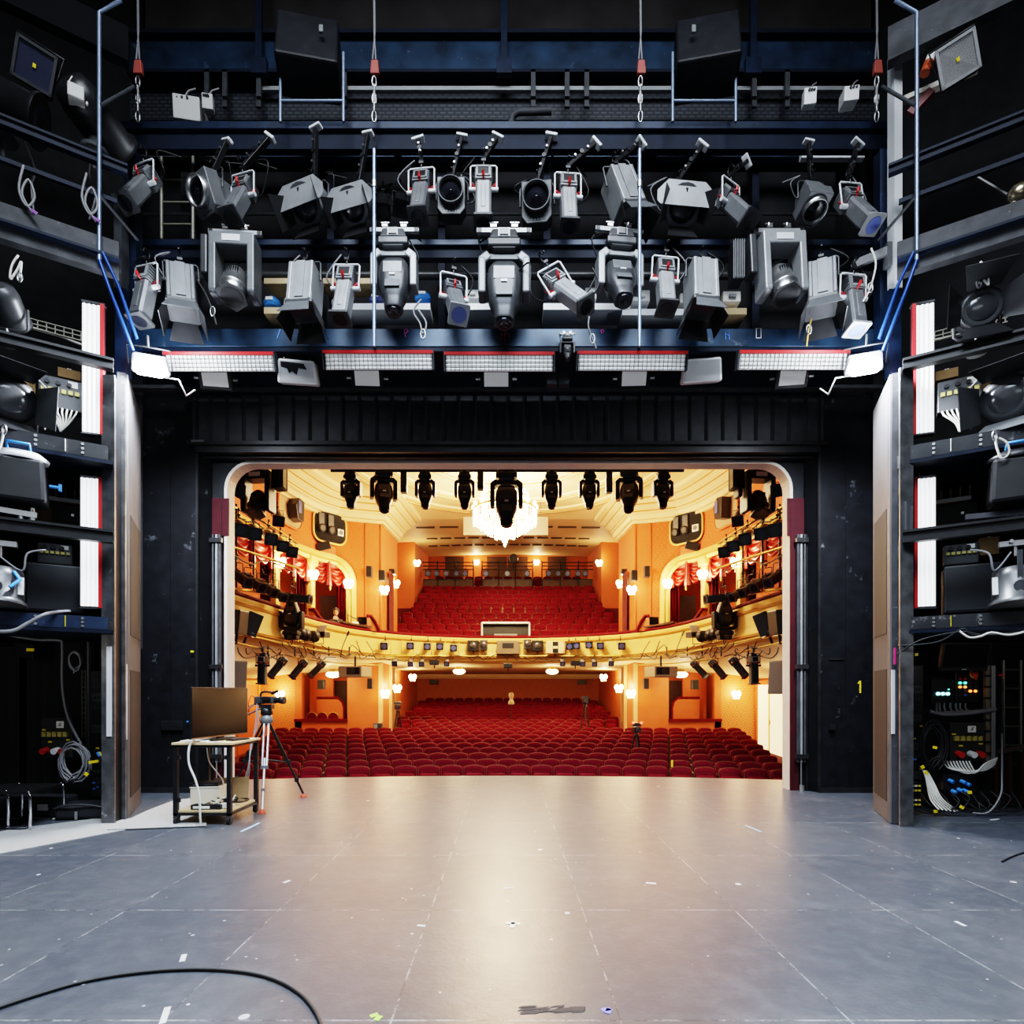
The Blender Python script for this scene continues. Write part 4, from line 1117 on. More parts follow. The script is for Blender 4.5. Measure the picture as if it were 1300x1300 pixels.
    for px, py, wt in ((405, 694, 'small black loudspeaker tilted above the swagged boxes'),):
        p, tt_, nn_ = wall_pt(arc_at_px(px)); z = CAMZ + (CY - py) / F * p.y
        t = thing('wall_loudspeaker', f'{wt}, {side} wall', 'loudspeaker', ((p.x + nn_.x * .15) if sg < 0 else -(p.x + nn_.x * .15), p.y + nn_.y * .15, z), 0)
        m = MB(); m.box((0, 0, 0), (.42, .2, .26), rot=(R(10), R(18 * -sg * -1), R(20 * -sg))); m.build('cabinet', lamp_dark, t, bevel=.02); m = MB(); m.cyl((0, .1, .02), (0, .3, .05), .02, n=6); m.build('wall_bracket', lamp_dark, t)
    for px, py, Y, w_, h_, wt in ((469, 726, 20.3, .2, .4, 'upright black loudspeaker on the plain portal panel'), (485, 731, 20.3, .22, .38, 'black loudspeaker above the near portal sconce'), (497, 726, 21.8, .3, .2, 'tilted black loudspeaker at the portal edge'), (470, 868, 21.4, .2, .4, 'black loudspeaker hanging on the stalls pier'), (408, 869, 21.4, .26, .36, 'black loudspeaker beside the stalls recess'), (551, 866, 31.5, .45, .24, 'black loudspeaker on the rear stalls wall')):
        q = at(px, py, Y); t = thing('wall_loudspeaker', f'{wt}, {side} side', 'loudspeaker', (q.x if sg < 0 else -q.x, q.y, q.z))
        m = MB(); m.box((0, 0, 0), (w_, .2, h_), taper=.95); m.build('cabinet', lamp_mid, t, bevel=.02); m = MB(); m.box((0, -.1, 0), (w_ * .85, .02, h_ * .85)); m.build('grille', lamp_dark, t); m = MB(); m.cyl((0, .09, 0), (0, .28, 0), .02, n=6); m.build('wall_bracket', lamp_dark, t)
    # stalls recess partition
    part2 = [(402, 886, 22.0), (429, 886, 22.0), (435, 891, 22.0), (437, 899, 22.0), (437, 915, 22.0)]
    t = thing('recess_partition', f'orange partition with curved red padded edge in the {side} stalls recess', 'partition')
    v = [at(*p) for p in part2]; v = v if sg < 0 else [Vector((-p.x, p.y, p.z)) for p in v]
    m = MB(); m.tube(v, .05, 6); m.build('padded_edge', velvet_dark, t)
    m = MB(); m.add(v + [Vector((v[0].x, v[0].y, v[-1].z))], [(0, 1, 2, 3, 4, 5)]); m.build('partition_panel', plainorange, t)
    for k, (px, py) in enumerate(((414, 875), (433, 877))):
        q = at(px, py, 23.2); t = thing('recess_door', f'dark doorway at the back of the {side} stalls recess, {"outer" if k == 0 else "inner"} one', 'door', (q.x if sg < 0 else -q.x, 23.25, .2))
        m = MB(); m.box((0, 0, .95), (.55, .06, 1.9)); m.build('door_leaf', darkwood, t); m = MB(); m.box((-.3, -.02, .95), (.05, .08, 1.95)); m.box((.3, -.02, .95), (.05, .08, 1.95)); m.box((0, -.02, 1.93), (.65, .08, .06)); m.build('door_frame', plainorange, t)
    for k, px in enumerate((396, 409, 423)):
        if sg > 0: continue
        q = at(px, 911, 22.0); t = thing('recess_chair', f'red chair back showing over the ledge of the left stalls recess, {ORD[k]} from the left', 'chair', q)
        m = MB(); m.lathe([(.19, -.02), (.19, .02)], 18, FRONT); m.build('backrest', velvet, t)
        m = MB(); m.tube([(.2 * math.cos(a), 0, .2 * math.sin(a)) for a in [2 * PI * i / 20 for i in range(20)]], .02, 5, closed=True); m.build('gilded_rim', brass, t); m = MB()
        for s in (-.15, .15): m.cyl((s, 0, -.1), (s, 0, -.75), .02, n=6)
        m.build('leg', brass, t)
for sg in (-1, 1): side_boxes(sg)
# stalls side doors
for sg in (-1, 1):
    x = sg * 9.22
    if sg > 0:
        t = thing('bright_doorway', 'open doorway glowing pale yellow at the right end of the stalls', 'doorway', (x, 20.2, -.6))
        m = MB(); m.box((0, 0, 1.25), (.03, 2.6, 2.5)); m.build('lit_opening', mat('lit_corridor', (.9, .75, .45), .6, emit=(1, .82, .45), estr=1.6), t)
        m = MB(); m.box((-.02, -1.35, 1.3), (.1, .16, 2.6)); m.box((-.02, 1.35, 1.3), (.1, .16, 2.6)); m.box((-.02, 0, 2.58), (.1, 2.86, .16)); m.build('door_frame', plainorange, t)
        m = MB(); m.box((-.04, .3, 1.15), (.03, .03, 2.3)); m.cyl((-.06, .2, 1.1), (-.06, .2, 1.25), .02, n=6); m.build('door_edge', brass, t)
    else:
        t = thing('side_door', 'panelled orange-brown door at the left end of the stalls, behind the television', 'door', (x, 20.2, -.6))
        m = MB(); m.box((0, 0, 1.25), (.05, 2.4, 2.5)); m.build('door_leaf', plainorange, t)
        m = MB(); m.box((.02, -1.28, 1.3), (.1, .16, 2.6)); m.box((.02, 1.28, 1.3), (.1, .16, 2.6)); m.box((.02, 0, 2.58), (.1, 2.7, .16)); m.build('door_frame', mat('honey_wood', (.5, .24, .07), .5), t)
        m = MB(); m.box((.04, -.4, 1.2), (.04, .06, 2.2)); m.build('brass_strip', brass, t)
# ================================================================== LIGHTING BRIDGE ABOVE THE OPENING
YB = 7.9
def span(mb, x0, x1, ya, yb, Y, d):
    p, q = at(x0, ya, Y), at(x1, yb, Y)
    return mb.box(((p.x + q.x) / 2, Y + d / 2, (p.z + q.z) / 2), (abs(q.x - p.x), d, abs(p.z - q.z)))
t = thing('lighting_bridge', 'long blue steel lighting bridge spanning the stage above the opening', 'lighting bridge')
def bpart(name, m, *spans, bevel=0, label=None):
    mb = MB()
    for s_ in spans: span(mb, *s_)
    return mb.build(name, m, t, bevel=bevel, label=label)
bpart('upper_rail', blue, (147, 1144, 153, 163, YB, .14), bevel=.01)
bpart('upper_channel', navy, (160, 1140, 164, 189, YB + .06, .1))
bpart('middle_rail', blue, (168, 1112, 303, 311, YB, .12), bevel=.01)
bpart('middle_channel', navy, (168, 1112, 312, 327, YB + .05, .1))
lb = bpart('lower_beam', bluebright, (168, 1112, 417, 440, YB, .2), bevel=.008, label='scuffed blue lower beam with chalk marks')
bpart('lower_lip', navy, (160, 1118, 441, 446, YB - .04, .3))
for x0, x1 in ((510, 700), (703, 815), (835, 1065), (232, 500)): bpart('rear_beam', bluebright, (x0, x1, 186, 199, YB + .7, .1))
bpart('rear_beam', whitemetal, (1018, 1098, 186, 200, YB + .55, .08), label='rear beam coloured pale as if brightly lit')  # white paint stands for the strong light on this stretch
bpart('rear_beam', greysteel, (178, 300, 183, 199, YB + .55, .08))
for x in (240, 415, 556, 690, 800, 955): bpart('upright', navy, (x, x + 9, 190, 420, YB + .9, .08))
for x0, x1, y in ((335, 402, 391), (432, 546, 386), (572, 625, 386), (690, 800, 386), (790, 870, 393), (878, 948, 392)): bpart('shelf', whitemetal if 430 < x0 < 800 else wood, (x0, x1, y - 1, y + 7, YB + .35, .35))  # middle shelves whitened to look lit, the others plywood
for x0, x1 in ((335, 400), (410, 470)): bpart('shelf', wood, (x0, x1, 353, 360, YB + .6, .3))
mb = MB(); p = at(168, 350, YB + .75); q = at(1110, 350, YB + .75); mb.cyl(p, q, .055, n=10); mb.build('rear_pipe', lamp_mid, t)
mb = MB(); p = at(168, 272, YB + .75); q = at(1110, 272, YB + .75); mb.cyl(p, q, .02, n=8); mb.build('rear_pipe', greysteel, t)
z0 = at(0, 446, YB).z
mb = MB(); mb.box((at(640, 0, YB).x, 8.6, z0 + .12), (10.1, 1.3, .06)); mb.build('deck', navy, t)
mb = MB(); mb.box((0, 9.1, at(0, 350, 9.1).z), (10.2, .04, 3.2)); mb.build('rear_skin', void, t)
mb = MB(); mb.beam(at(170, 493, 9.05), at(1118, 493, 9.05), .12, .05); mb.build('bottom_edge_rail', greysteel, t)
# chalk marks
def chalk(pts, m):
    mb = MB(); mb.tube([at(x, y, YB - .004) for x, y in pts], .006, 4); mb.build('chalk_mark', m, lb)
pink = mat('pink_chalk', (.7, .1, .4), .8); redch = mat('red_chalk', (.55, .07, .05), .8); bluech = mat('blue_chalk', (.1, .25, .8), .8)
chalk([(515, 428), (514, 423), (513, 419), (516, 417), (518, 420), (515, 423)], pink); chalk([(763, 420), (766, 418), (767, 421), (764, 423), (763, 420)], pink)
chalk([(641, 437), (641, 420)], redch); chalk([(636, 431), (637, 423), (641, 427), (645, 422), (647, 431)], redch)
chalk([(921, 431), (921, 423), (925, 426), (925, 421), (926, 431)], bluech); chalk([(352, 430), (356, 418)], bluech); chalk([(960, 429), (960, 417), (966, 417), (966, 429), (960, 429)], mat('white_chalk', (.6, .6, .62), .8))
# brackets on the upper rail
# girder and grid above
t = thing('overhead_girder', 'wide scuffed blue girder running above the lighting bridge', 'girder')
mb = MB(); span(mb, 165, 1115, 38, 90, 8.6, .25); mb.build('web', bluebright, t, bevel=.01)
mb = MB(); span(mb, 160, 1118, 36, 41, 8.5, .4); span(mb, 160, 1118, 87, 91, 8.5, .4); mb.build('flange', navy, t)
for x in (328, 640, 957):
    mb = MB(); span(mb, x - 4, x + 4, -80, 90, 8.45, .06); span(mb, x - 10, x + 10, 72, 92, 8.44, .08); mb.build('hanger_strap', blue, t)
t = thing('backing_drape', 'dark brownish drape hanging behind the overhead girder', 'drape')
mb = MB(); mb.grid(lambda u, v: (-5.6 + 11.2 * u, 9.0 + .04 * math.sin(u * 60), 10.8 + 4 * v), 120, 1); mb.build('cloth', mat('brown_grey_drape', (.035, .030, .03), .9, var=.3, vscale=2), t)
t = thing('walkway_grating', 'dark perforated walkway panel under the overhead girder', 'walkway')
mb = MB(); span(mb, 165, 1112, 100, 152, 8.75, .03); mb.build('perforated_sheet', grating, t)
mb = MB(); span(mb, 330, 1110, 109, 114, 8.6, .05); mb.build('handrail', lamp_light, t)
for x in (262, 285, 328, 437, 677, 720, 745, 958, 1000):
    mb = MB(); span(mb, x - 3, x + 3, 88, 135, 8.5, .04); span(mb, x - 3, x + 3, 112, 122, 8.46, .05); mb.build('drop_bracket', greysteel, t)
mb = MB(); mb.tube([at(648, 160, 8.55), at(650, 148, 8.55), at(658, 142, 8.55), at(700, 141, 8.55)], .05, 8); mb.build('bent_pipe', greysteel, t)

# hoists
for x, wt in ((175, 'at the far left end'), (475, 'left of the middle'), (813, 'right of the middle'), (1113, 'at the far right end')):
    t = thing('chain_hoist', f'hoist cable with red shackle and chain, {wt} of the bridge', 'hoist', at(x, 155, 7.75))
    u = .0105
    def P(dx, y): return Vector((dx * u, 0, (155 - y) * u))
    mb = MB(); mb.tube([P(-1, -60), P(0, 40), P(2, 76)], .012, 5); mb.tube([P(0, -60), P(1, 40), P(-2, 76)], .012, 5); mb.build('cable', cable_grey, t)
    mb = MB(); mb.prism([(-.06, -.1), (.06, -.1), (.045, .08), (-.045, .08)], -.03, .03, Matrix.Translation(P(1, 86)) @ FRONT); mb.build('shackle_cover', mat('faded_red_cover', (.30, .06, .045), .6), t, bevel=.01)
    mb = MB()
    for k in range(5):
        c = P(0, 104 + 11 * k); mb.tube([c + Vector(((.028 if k % 2 == 0 else .008) * math.cos(a), (.008 if k % 2 == 0 else .028) * math.sin(a), .07 * math.sin(a + PI / 2 * 0) if False else .07 * math.cos(a + PI / 2))) for a in [2 * PI * i / 10 for i in range(10)]], .010, 5, closed=True)
    mb.build('chain', silver, t)
    mb = MB(); mb.cyl(P(0, 118), P(0, 142), .022, n=8); mb.build('turnbuckle', silver, t)
for x, wt in ((475, 'left'), (812, 'right')):
    t = thing('thin_steel_tube', f'thin pale vertical tube running down the front of the bridge, {wt} of the two', 'tube')
    mb = MB(); mb.cyl(at(x, 190, 7.05), at(x, 440, 7.05), .022, n=8); mb.build('tube', mat('pale_blue_steel', (.25, .32, .45), .35, .6), t)
    mb = MB(); mb.cyl(at(x, 230, 7.05), at(x, 238, 7.05), .032, n=8); mb.build('sleeve', silver, t)
    mb = MB(); mb.beam(at(x, 437, 7.05), at(x, 437, 7.88), .03, .03); mb.beam(at(x, 192, 7.05), at(x, 175, 7.9), .03, .03); mb.build('bracket', steel_black, t)
# big black monitors on tube stands
for x0, x1, sx0, sx1, wt, lab in ((350, 430, 356, 436, 1, 'left'), (858, 940, 854, 934, -1, 'right')):
    t = thing('stage_monitor', f'large black loudspeaker on a tubular stand above the bridge, {lab} one', 'loudspeaker', at((x0 + x1) / 2, 155, 7.7))
    u = 7.7 / F
    W, H = (x1 - x0) * u, 72 * u
    mb = MB(); mb.box((0, .1, 91 * u), (W * .95, .5, H), rot=(R(-12), 0, R(10 * wt)), taper=.98); mb.build('cabinet', black, t, bevel=.03)
    mb = MB(); mb.box((wt * W * .3, -.2, 96 * u), (.05, .03, .09)); mb.build('badge', lamp_grey, t)
    mb = MB()
    for s_ in (sx0, sx1): mb.cyl(((s_ - (x0 + x1) / 2) * u, 0, 0), ((s_ - (x0 + x1) / 2) * u, 0, 88 * u), .02, n=8)
    mb.cyl(((sx0 - (x0 + x1) / 2) * u, 0, 27 * u), ((sx1 - (x0 + x1) / 2) * u, 0, 27 * u), .018, n=8); mb.build('stand_tube', mat('pale_blue_steel', (.25, .32, .45), .35, .6), t)
for x, y, w_, h_, d_, lab in ((232, 132, 32, 28, .5, 'pale grey junction box with slots on the bridge, larger one'), (262, 127, 13, 18, .1, 'flat grey junction box beside the larger one'), (1030, 120, 15, 19, .12, 'white square junction box under the girder'), (1083, 116, 18, 17, .2, 'white cube-shaped junction box by the right end of the girder')):
    t = thing('junction_box', lab, 'junction box', at(x, y, 7.95)); u = 7.95 / F
    mb = MB(); mb.box((0, d_ / 2, 0), (w_ * u, d_, h_ * u), rot=(R(8), 0, R(10 if x < 600 else -8))); mb.build('housing', mat('pale_grey_plastic', (.42, .41, .39), .5) if x < 600 else whiteplastic, t, bevel=.01)
    mb = MB()
    for i in range(3): mb.cyl(((-.1 + .1 * i) * w_ * u * 2, -.03, h_ * u * .25), ((-.1 + .1 * i) * w_ * u * 2, .05, h_ * u * .25), .014, n=8)
    mb.build('knockout', lamp_mid, t)
    mb = MB(); mb.tube([(0, .05, h_ * u * .5), (.05, .05, h_ * u * .5 + .08), (.12, .1, h_ * u * .5 + .16)], .012, 5); mb.build('cable', cable_grey, t)
# ladder
t = thing('steel_ladder', 'pale steel ladder standing behind the lamps at the left end of the bridge', 'ladder')
mb = MB(); mb.cyl(at(205, 200, 8.35), at(205, 304, 8.35), .025, n=8); mb.cyl(at(245, 190, 8.35), at(245, 304, 8.35), .025, n=8); mb.build('stile', mat('dull_galvanised', (.22, .21, .17), .5, .5), t)
for y in (228, 257, 285):
    mb = MB(); mb.cyl(at(205, y, 8.35), at(245, y, 8.35), .018, n=8); mb.build('rung', mat('dull_galvanised', (.22, .21, .17), .5, .5), t)

# ------------------------------------------------------------------ lamps on the bridge
P1 = make_profile(); P2 = make_profile(gel=lens_blue); P3 = make_profile(body=lamp_light); PC1 = make_pc(); PC2 = make_pc(body=lamp_grey)
RF = make_fresnel_round(); RF2 = make_fresnel_round(body=lamp_mid, ringm=lamp_mid); FL = make_flap(); HG = make_head('grey'); HB = make_head('big'); YL = make_yokelamp(); YL2 = make_yokelamp(body=lamp_grey); PAR = make_par()
def hang(proto, x, y, Y, label, yaw=0, tilt=0, lean=0, pivot='lens_tube', pad=None, scale=None):
    arm = None
    if pad:
        v = at(pad[0], pad[1], Y) - at(x, y, Y); v = Matrix.Rotation(R(-yaw), 3, 'Z') @ v; v.y = .14
        arm = (v.x, v.z, .12)
    o = put(proto, at(x, y, Y), label, yaw, tilt, lean, pivot, arm=arm, scale=scale)
    rr = random.Random(int(x * 7 + y)); s_ = rr.choice((-1, 1)); m = MB()
    m.tube(catmull([(0, .12, -.3), (s_ * .16, .16, -.12 - .3 * rr.random()), (s_ * (.24 + .1 * rr.random()), .08, -.3 * rr.random()), (s_ * .12, .1, .06), (s_ * .3, .3, .1)], 5), .010, 5); m.build('lamp_cable', cable_grey if rr.random() < .35 else cable_black, o)
    return o
YU, YL_ = 7.55, 7.45
UP = 'on the upper bridge rail'
hang(P1, 182, 192, YU, f'grey profile spotlight at the left end {UP}', -18, 30)
hang(RF, 270, 210, YU, f'square lamp with large silver-ringed round lens turned left {UP}', -32, 68, pivot='lamp_house', pad=(284, 177), scale=.95)
hang(P1, 308, 206, YU, f'grey profile spotlight beside the silver-ringed lamp {UP}', -15, 26, pad=(338, 173))
hang(FL, 398, 222, YU, f'flood with wide pale barn door, left one of the pair {UP}', -22, 50, pivot='lamp_house', pad=(391, 152))
hang(FL, 455, 226, YU, f'flood with wide pale barn door, right one of the pair {UP}', -18, 45, pivot='lamp_house', pad=(463, 158), scale=.9)
hang(P1, 535, 200, YU, f'grey profile spotlight left of the plain square lens lamp {UP}', -6, 20, pad=(528, 168))
hang(RF2, 574, 220, 7.8, f'dark square lamp with stepped round lens facing straight out {UP}', 0, 84, pivot='lamp_house', pad=(586, 161), scale=.92)
hang(P3, 614, 197, YU, f'pale profile spotlight pointing almost straight down near the middle {UP}', 0, 8, pad=(630, 165))
hang(RF2, 682, 224, 7.8, f'dark square lamp with bluish stepped lens right of the middle {UP}', -6, 80, pivot='lamp_house', pad=(699, 166))
hang(P3, 721, 206, YU, f'pale profile spotlight right of the bluish square lens lamp {UP}', 4, 12, pad=(758, 170))
hang(PC1, 780, 200, YU, f'tilted grey box spotlight with one pale flap {UP}', 16, 12, -14, pivot='lamp_house', pad=(833, 172))
hang(FL, 861, 224, YU, f'finned flood with pale barn door right of the hoist tube {UP}', 6, 50, pivot='lamp_house', pad=(897, 172))
hang(P1, 928, 216, YU, f'grey profile spotlight turned right under a long arm {UP}', 32, 34, pad=(983, 174))
hang(RF, 1030, 222, YU, f'pale box lamp with white snout hanging near the right end {UP}', 8, 22, pivot='lamp_house', pad=(1034, 162), scale=.82)
hang(P2, 1078, 218, YU, f'profile spotlight with blue gel at the right end {UP}', 14, 30, -8, pad=(1110, 172))
hang(PAR, 486, 236, 8.4, 'black reflector lamp behind the hoist tube, left of two', 10, 25, pivot='lamp_can', scale=.85)
hang(PAR, 508, 234, 8.4, 'black reflector lamp behind the hoist tube, right of two', 18, 30, pivot='lamp_can', scale=.85)
LO = 'on the lower bridge rail'
hang(P1, 186, 322, YL_, f'grey profile spotlight at the left end {LO}', -14, 12)
hang(PC2, 228, 322, YL_, f'grey box spotlight with open barn doors second from the left {LO}', 22, 14, -4, pivot='lamp_house')
hang(YL2, 299, 296, YL_, f'grey motorised yoke with silver can lamp, left one {LO}', 4, 22, pivot='lamp_can')
hang(PC1, 388, 322, YL_, f'pale box spotlight left of the pale profile lamp {LO}', -5, 8, pivot='lamp_house')
hang(P3, 441, 322, YL_, f'pale profile spotlight left of the moving head {LO}', -4, 14, 3)
hang(HG, 501, 293, YL_, f'moving head hanging straight, left of the middle {LO}', 0, 8, pivot='head')
hang(P2, 576, 334, YL_, f'short profile spotlight with round blue gel near the middle {LO}', 18, 36)
hang(HB, 640, 294, YL_, f'large dark moving head in the exact middle {LO}', 0, 6, pivot='head', scale=1.12)
hang(P3, 688, 326, 7.15, f'profile spotlight tilted sideways to the right of the large head {LO}', 10, 30, -34)
hang(HG, 786, 293, YL_, f'moving head with rounded body swung forward, right of the middle {LO}', 6, 26, pivot='head')
hang(P3, 846, 312, YL_, f'pale profile spotlight right of the swung moving head {LO}', 4, 18, 3)
hang(PC1, 891, 318, YL_, f'bright pale box spotlight with barn doors, right half {LO}', 6, 8, 2, pivot='lamp_house')
hang(YL, 988, 294, YL_, f'pale motorised yoke with silver can lamp, right one {LO}', 4, 20, -3, pivot='lamp_can')
hang(PC2, 1042, 318, YL_, f'grey box spotlight with drooping black flaps near the right end {LO}', -22, 12, pivot='lamp_house')
hang(P2, 1084, 334, YL_, f'profile spotlight with blue gel at the right end {LO}', 4, 12, 2)
# dark finned bar
t = thing('finned_light_bar', f'dark vertical finned light bar left of the right motorised yoke {LO}', 'light bar', at(934, 336, YL_))
mb = MB(); mb.box((0, 0, 0), (.14, .2, .5)); mb.build('housing', lamp_dark, t, bevel=.01)
mb = MB()
for i in range(5): mb.box((-.05 + .028 * i, -.11, 0), (.008, .03, .48))
mb.build('fin', lamp_grey, t)
mb = MB(); mb.tube([(0, 0, .25), (.05, .05, .32), (.0, .1, .4)], .012, 5); mb.cyl((0, .1, .3), (0, .45, .3), .02, n=6); mb.build('bracket', steel_black, t)
# battens and panels under the bridge
bt = make_batten(1.46, tubedim)
for i, (x, y) in enumerate(((280, 457), (481, 455), (634, 457), (802, 456), (1006, 455))):
    o = put(bt, at(x, y + 2.5, 7.8), ['red-edged tube batten under the bridge at the left end', 'red-edged tube batten under the bridge right of the bent white loudspeaker', 'red-edged tube batten under the exact middle of the bridge', 'red-edged tube batten under the bridge left of the intact white loudspeaker', 'red-edged tube batten under the bridge at the right end'][i]); o.rotation_euler = (R(16), 0, 0)
    o['group'] = 'tube battens under the bridge'
    hk = MB()
    for s_ in (-.5, .5): hk.beam((s_, .06, .05), (s_, .2, .22), .03, .01)
    hk.build('hanger', steel_black, o)
drop(bt)
def panel_lamp():
    t = thing('square_panel_lamp', '', 'panel light')
    m = MB(); m.box((0, .05, 0), (.46, .1, .3)); m.build('frame', lamp_dark, t, bevel=.012)
    m = MB(); m.box((0, -.004, 0), (.35, .012, .2)); m.build('frosted_panel', panelwhite, t, label='pale frosted panel')
    m = MB(); m.tube([(-.26, .05, -.05), (-.27, .05, .2), (.27, .05, .2), (.26, .05, -.05)], .012, 5); m.build('yoke', steel_black, t)
    for s_ in (-1, 1):
        m = MB(); m.cyl((s_ * .235, .05, 0), (s_ * .3, .05, 0), .025, n=8); m.build('side_knob', silver, t)
    return t
pl = panel_lamp()
for i, (x, y, rz) in enumerate(((273, 481, 8), (466, 480, 3), (630, 481, 0), (805, 480, -3), (1006, 479, -8))):
    o = put(pl, at(x, y, 8.45), 'white frosted panel lamp under the bridge, ' + ['below the leftmost batten', 'right of the bent white loudspeaker', 'in the exact middle', 'left of the intact white loudspeaker', 'below the rightmost batten'][i], yaw=rz); o.rotation_euler[0] = R(30); o['group'] = 'panel lamps under the bridge'
drop(pl)
for x, y, dam, rz, lab in ((377, 472, True, 8, 'white loudspeaker with torn blackened front under the bridge'), (892, 470, False, -8, 'intact white loudspeaker with grey grille under the bridge')):
    t = thing('bridge_loudspeaker', lab, 'loudspeaker', at(x, y, 8.0), R(rz)); t.rotation_euler[0] = R(22)
    m = MB(); m.prism([(-.27, -.15), (.27, -.15), (.24, .15), (-.24, .15)], -.24, .02, FRONT); m.build('cabinet', whiteplastic, t, bevel=.03)
    m = MB(); m.prism([(-.235, -.125), (.235, -.125), (.21, .12), (-.21, .12)], .021, .026, FRONT); m.build('grille', mat('pale_grille', (.42, .42, .43), .6), t)
    if dam:
        m = MB(); m.prism([(-.2, .11), (.1, .1), (.14, .03), (.03, .045), (.0, -.04), (-.06, .0), (-.1, -.03), (-.12, .03), (-.2, .05)], .027, .03, FRONT); m.build('torn_patch', lamp_dark, t, label='torn black patch')
    for s_ in (-.17, .17):
        m = MB(); m.cyl((s_, .1, .15), (s_, .1, .34), .014, n=6); m.box((s_, .1, .28), (.06, .05, .07)); m.cyl((s_ - .05, .1, .32), (s_ + .05, .1, .32), .012, n=6); m.build('mounting_bolt', silver, t)
HCAM = make_head('black', 'small_camera_head'); hang(HCAM, 720, 424, 7.8, 'small black camera head with green indicator under the bridge', 0, 20, pivot='head', scale=.36); drop(HCAM)
t = thing('twin_speaker_box', 'pair of small grey boxes hanging under the bridge below the camera head', 'loudspeaker', at(708, 481, 8.3))
for s_ in (-.085, .085):
    m = MB(); m.box((s_, 0, 0), (.15, .12, .21)); m.build('box', lamp_mid, t, bevel=.01)
m = MB(); m.tube([(0, 0, .1), (.02, .02, .25), (.0, .05, .42)], .014, 5); m.build('hanging_cable', cable_black, t)
m = MB(); m.cyl((0, 0, .1), (0, 0, .3), .03, n=8); m.build('connector', lamp_dark, t)
for sg, x, y in ((-1, 190, 468), (1, 1098, 466)):
    t = thing('work_flood', f'blazing white work flood at the {"left" if sg < 0 else "right"} end of the bridge', 'flood light', at(x, y, 7.35), R(-20 * sg)); t.rotation_euler[0] = R(40)
    m = MB(); m.box((0, .08, .03), (.44, .14, .22), taper=.85); m.build('housing', lamp_light, t, bevel=.03)
    m = MB(); m.prism(rrect(.37, .17, .08), 0, .02, FRONT); m.build('lit_glass', floodglow, t)
    m = MB(); m.tube([(-.24, .08, 0), (-.24, .1, .22), (.24, .1, .22), (.24, .08, 0)], .012, 5); m.cyl((0, .1, .22), (0, .15, .34), .015, n=6); m.build('yoke', steel_black, t)
    m = MB(); m.tube([(.1 * -sg, .1, -.1), (.3 * -sg, .1, -.1), (.36 * -sg, .15, -.3), (.45 * -sg, .3, -.25)], .012, 5); m.build('cable', cable_white, t)
# things stored on the rear shelves
for i, (x, y, w_, h_, m_, nm, lab) in enumerate(((346, 385, 22, 12, bluetape, 'blue_bag', 'blue bundle in clear wrap on the left bridge shelf'), (365, 384, 9, 14, whiteplastic, 'white_bottle', 'white bottle beside the blue bundle on the left bridge shelf'), (425, 384, 9, 9, whiteplastic, 'white_tub', 'round white tub at the edge of a bridge shelf'), (478, 381, 20, 9, lens_blue, 'blue_lens', 'pale blue gel roll behind the left moving head'), (537, 378, 22, 10, bluetape, 'blue_bag', 'bright blue crumpled bag behind the left moving head'), (600, 379, 18, 11, whiteplastic, 'white_carton', 'white carton behind the blue-gel lamp near the middle'), (749, 378, 14, 14, whiteplastic, 'white_carton', 'white carton left of the swung moving head'), (812, 381, 22, 14, whiteplastic, 'white_carton', 'white carton right of the swung moving head'), (866, 384, 10, 12, whiteplastic, 'white_carton', 'small white carton beside the bright box spotlight'), (926, 382, 22, 13, paper, 'paper_carton', 'pale printed carton below the finned light bar'))):
    t = thing(nm, lab, nm.split('_')[1], at(x, y + h_ / 2, YB + .5))
    u = (YB + .5) / F; m = MB()
    if 'bag' in nm or 'tub' in nm or 'bottle' in nm or 'lens' in nm:
        m.lathe([(w_ * u * .4, 0), (w_ * u * .5, h_ * u * .3), (w_ * u * .42, h_ * u * .75), (w_ * u * .2, h_ * u), (w_ * u * .2, h_ * u * 1.1)], 12)
    else: m.box((0, 0, h_ * u / 2), (w_ * u, .2, h_ * u)); m.box((0, -.02, h_ * u), (w_ * u * .6, .1, .02))
    m.build('body', m_, t, bevel=.008)
    m = MB(); m.box((0, -.12 if 'carton' in nm else -w_ * u * .45, h_ * u * .45), (w_ * u * .4, .03, h_ * u * .3)); m.build('paper_tag', paper if m_ is not paper else lamp_grey, t)
# loose safety cables and clips on the bridge
for i, (pts, m_, lab) in enumerate((([(535, 380), (525, 395), (533, 410), (537, 424), (541, 410), (530, 392)], cable_grey, 'hanging safety wire with a steel clip left of the middle of the lower beam'), ([(752, 340), (760, 360), (748, 380), (730, 388), (745, 372), (756, 352)], cable_black, 'tangled dark cable beside the sideways profile lamp'), ([(748, 402), (747, 415), (752, 430), (757, 442)], cable_grey, 'hanging safety wire with a clip right of the middle of the lower beam'), ([(1030, 405), (1027, 418), (1024, 440)], brass, 'hanging chain below the drooping barn doors'), ([(250, 355), (262, 375), (270, 395), (275, 412)], cable_black, 'dark cable looping beside the left motorised yoke'), ([(1106, 315), (1112, 335), (1105, 365), (1096, 382)], cable_white, 'pale cable hanging from the bracket at the right end'))):
    t = thing('loose_cable', lab, 'cable'); m = MB(); m.tube(catmull([at(x, y, 7.3) for x, y in pts], 5), .012, 5); m.build('cable', m_, t)
    m = MB(); x, y = pts[len(pts) // 2]; c = at(x, y, 7.29); m.tube([c + Vector((.03 * math.cos(a), 0, .06 * math.sin(a))) for a in [2 * PI * k / 10 for k in range(10)]], .009, 5, closed=True); m.build('clip', silver, t)
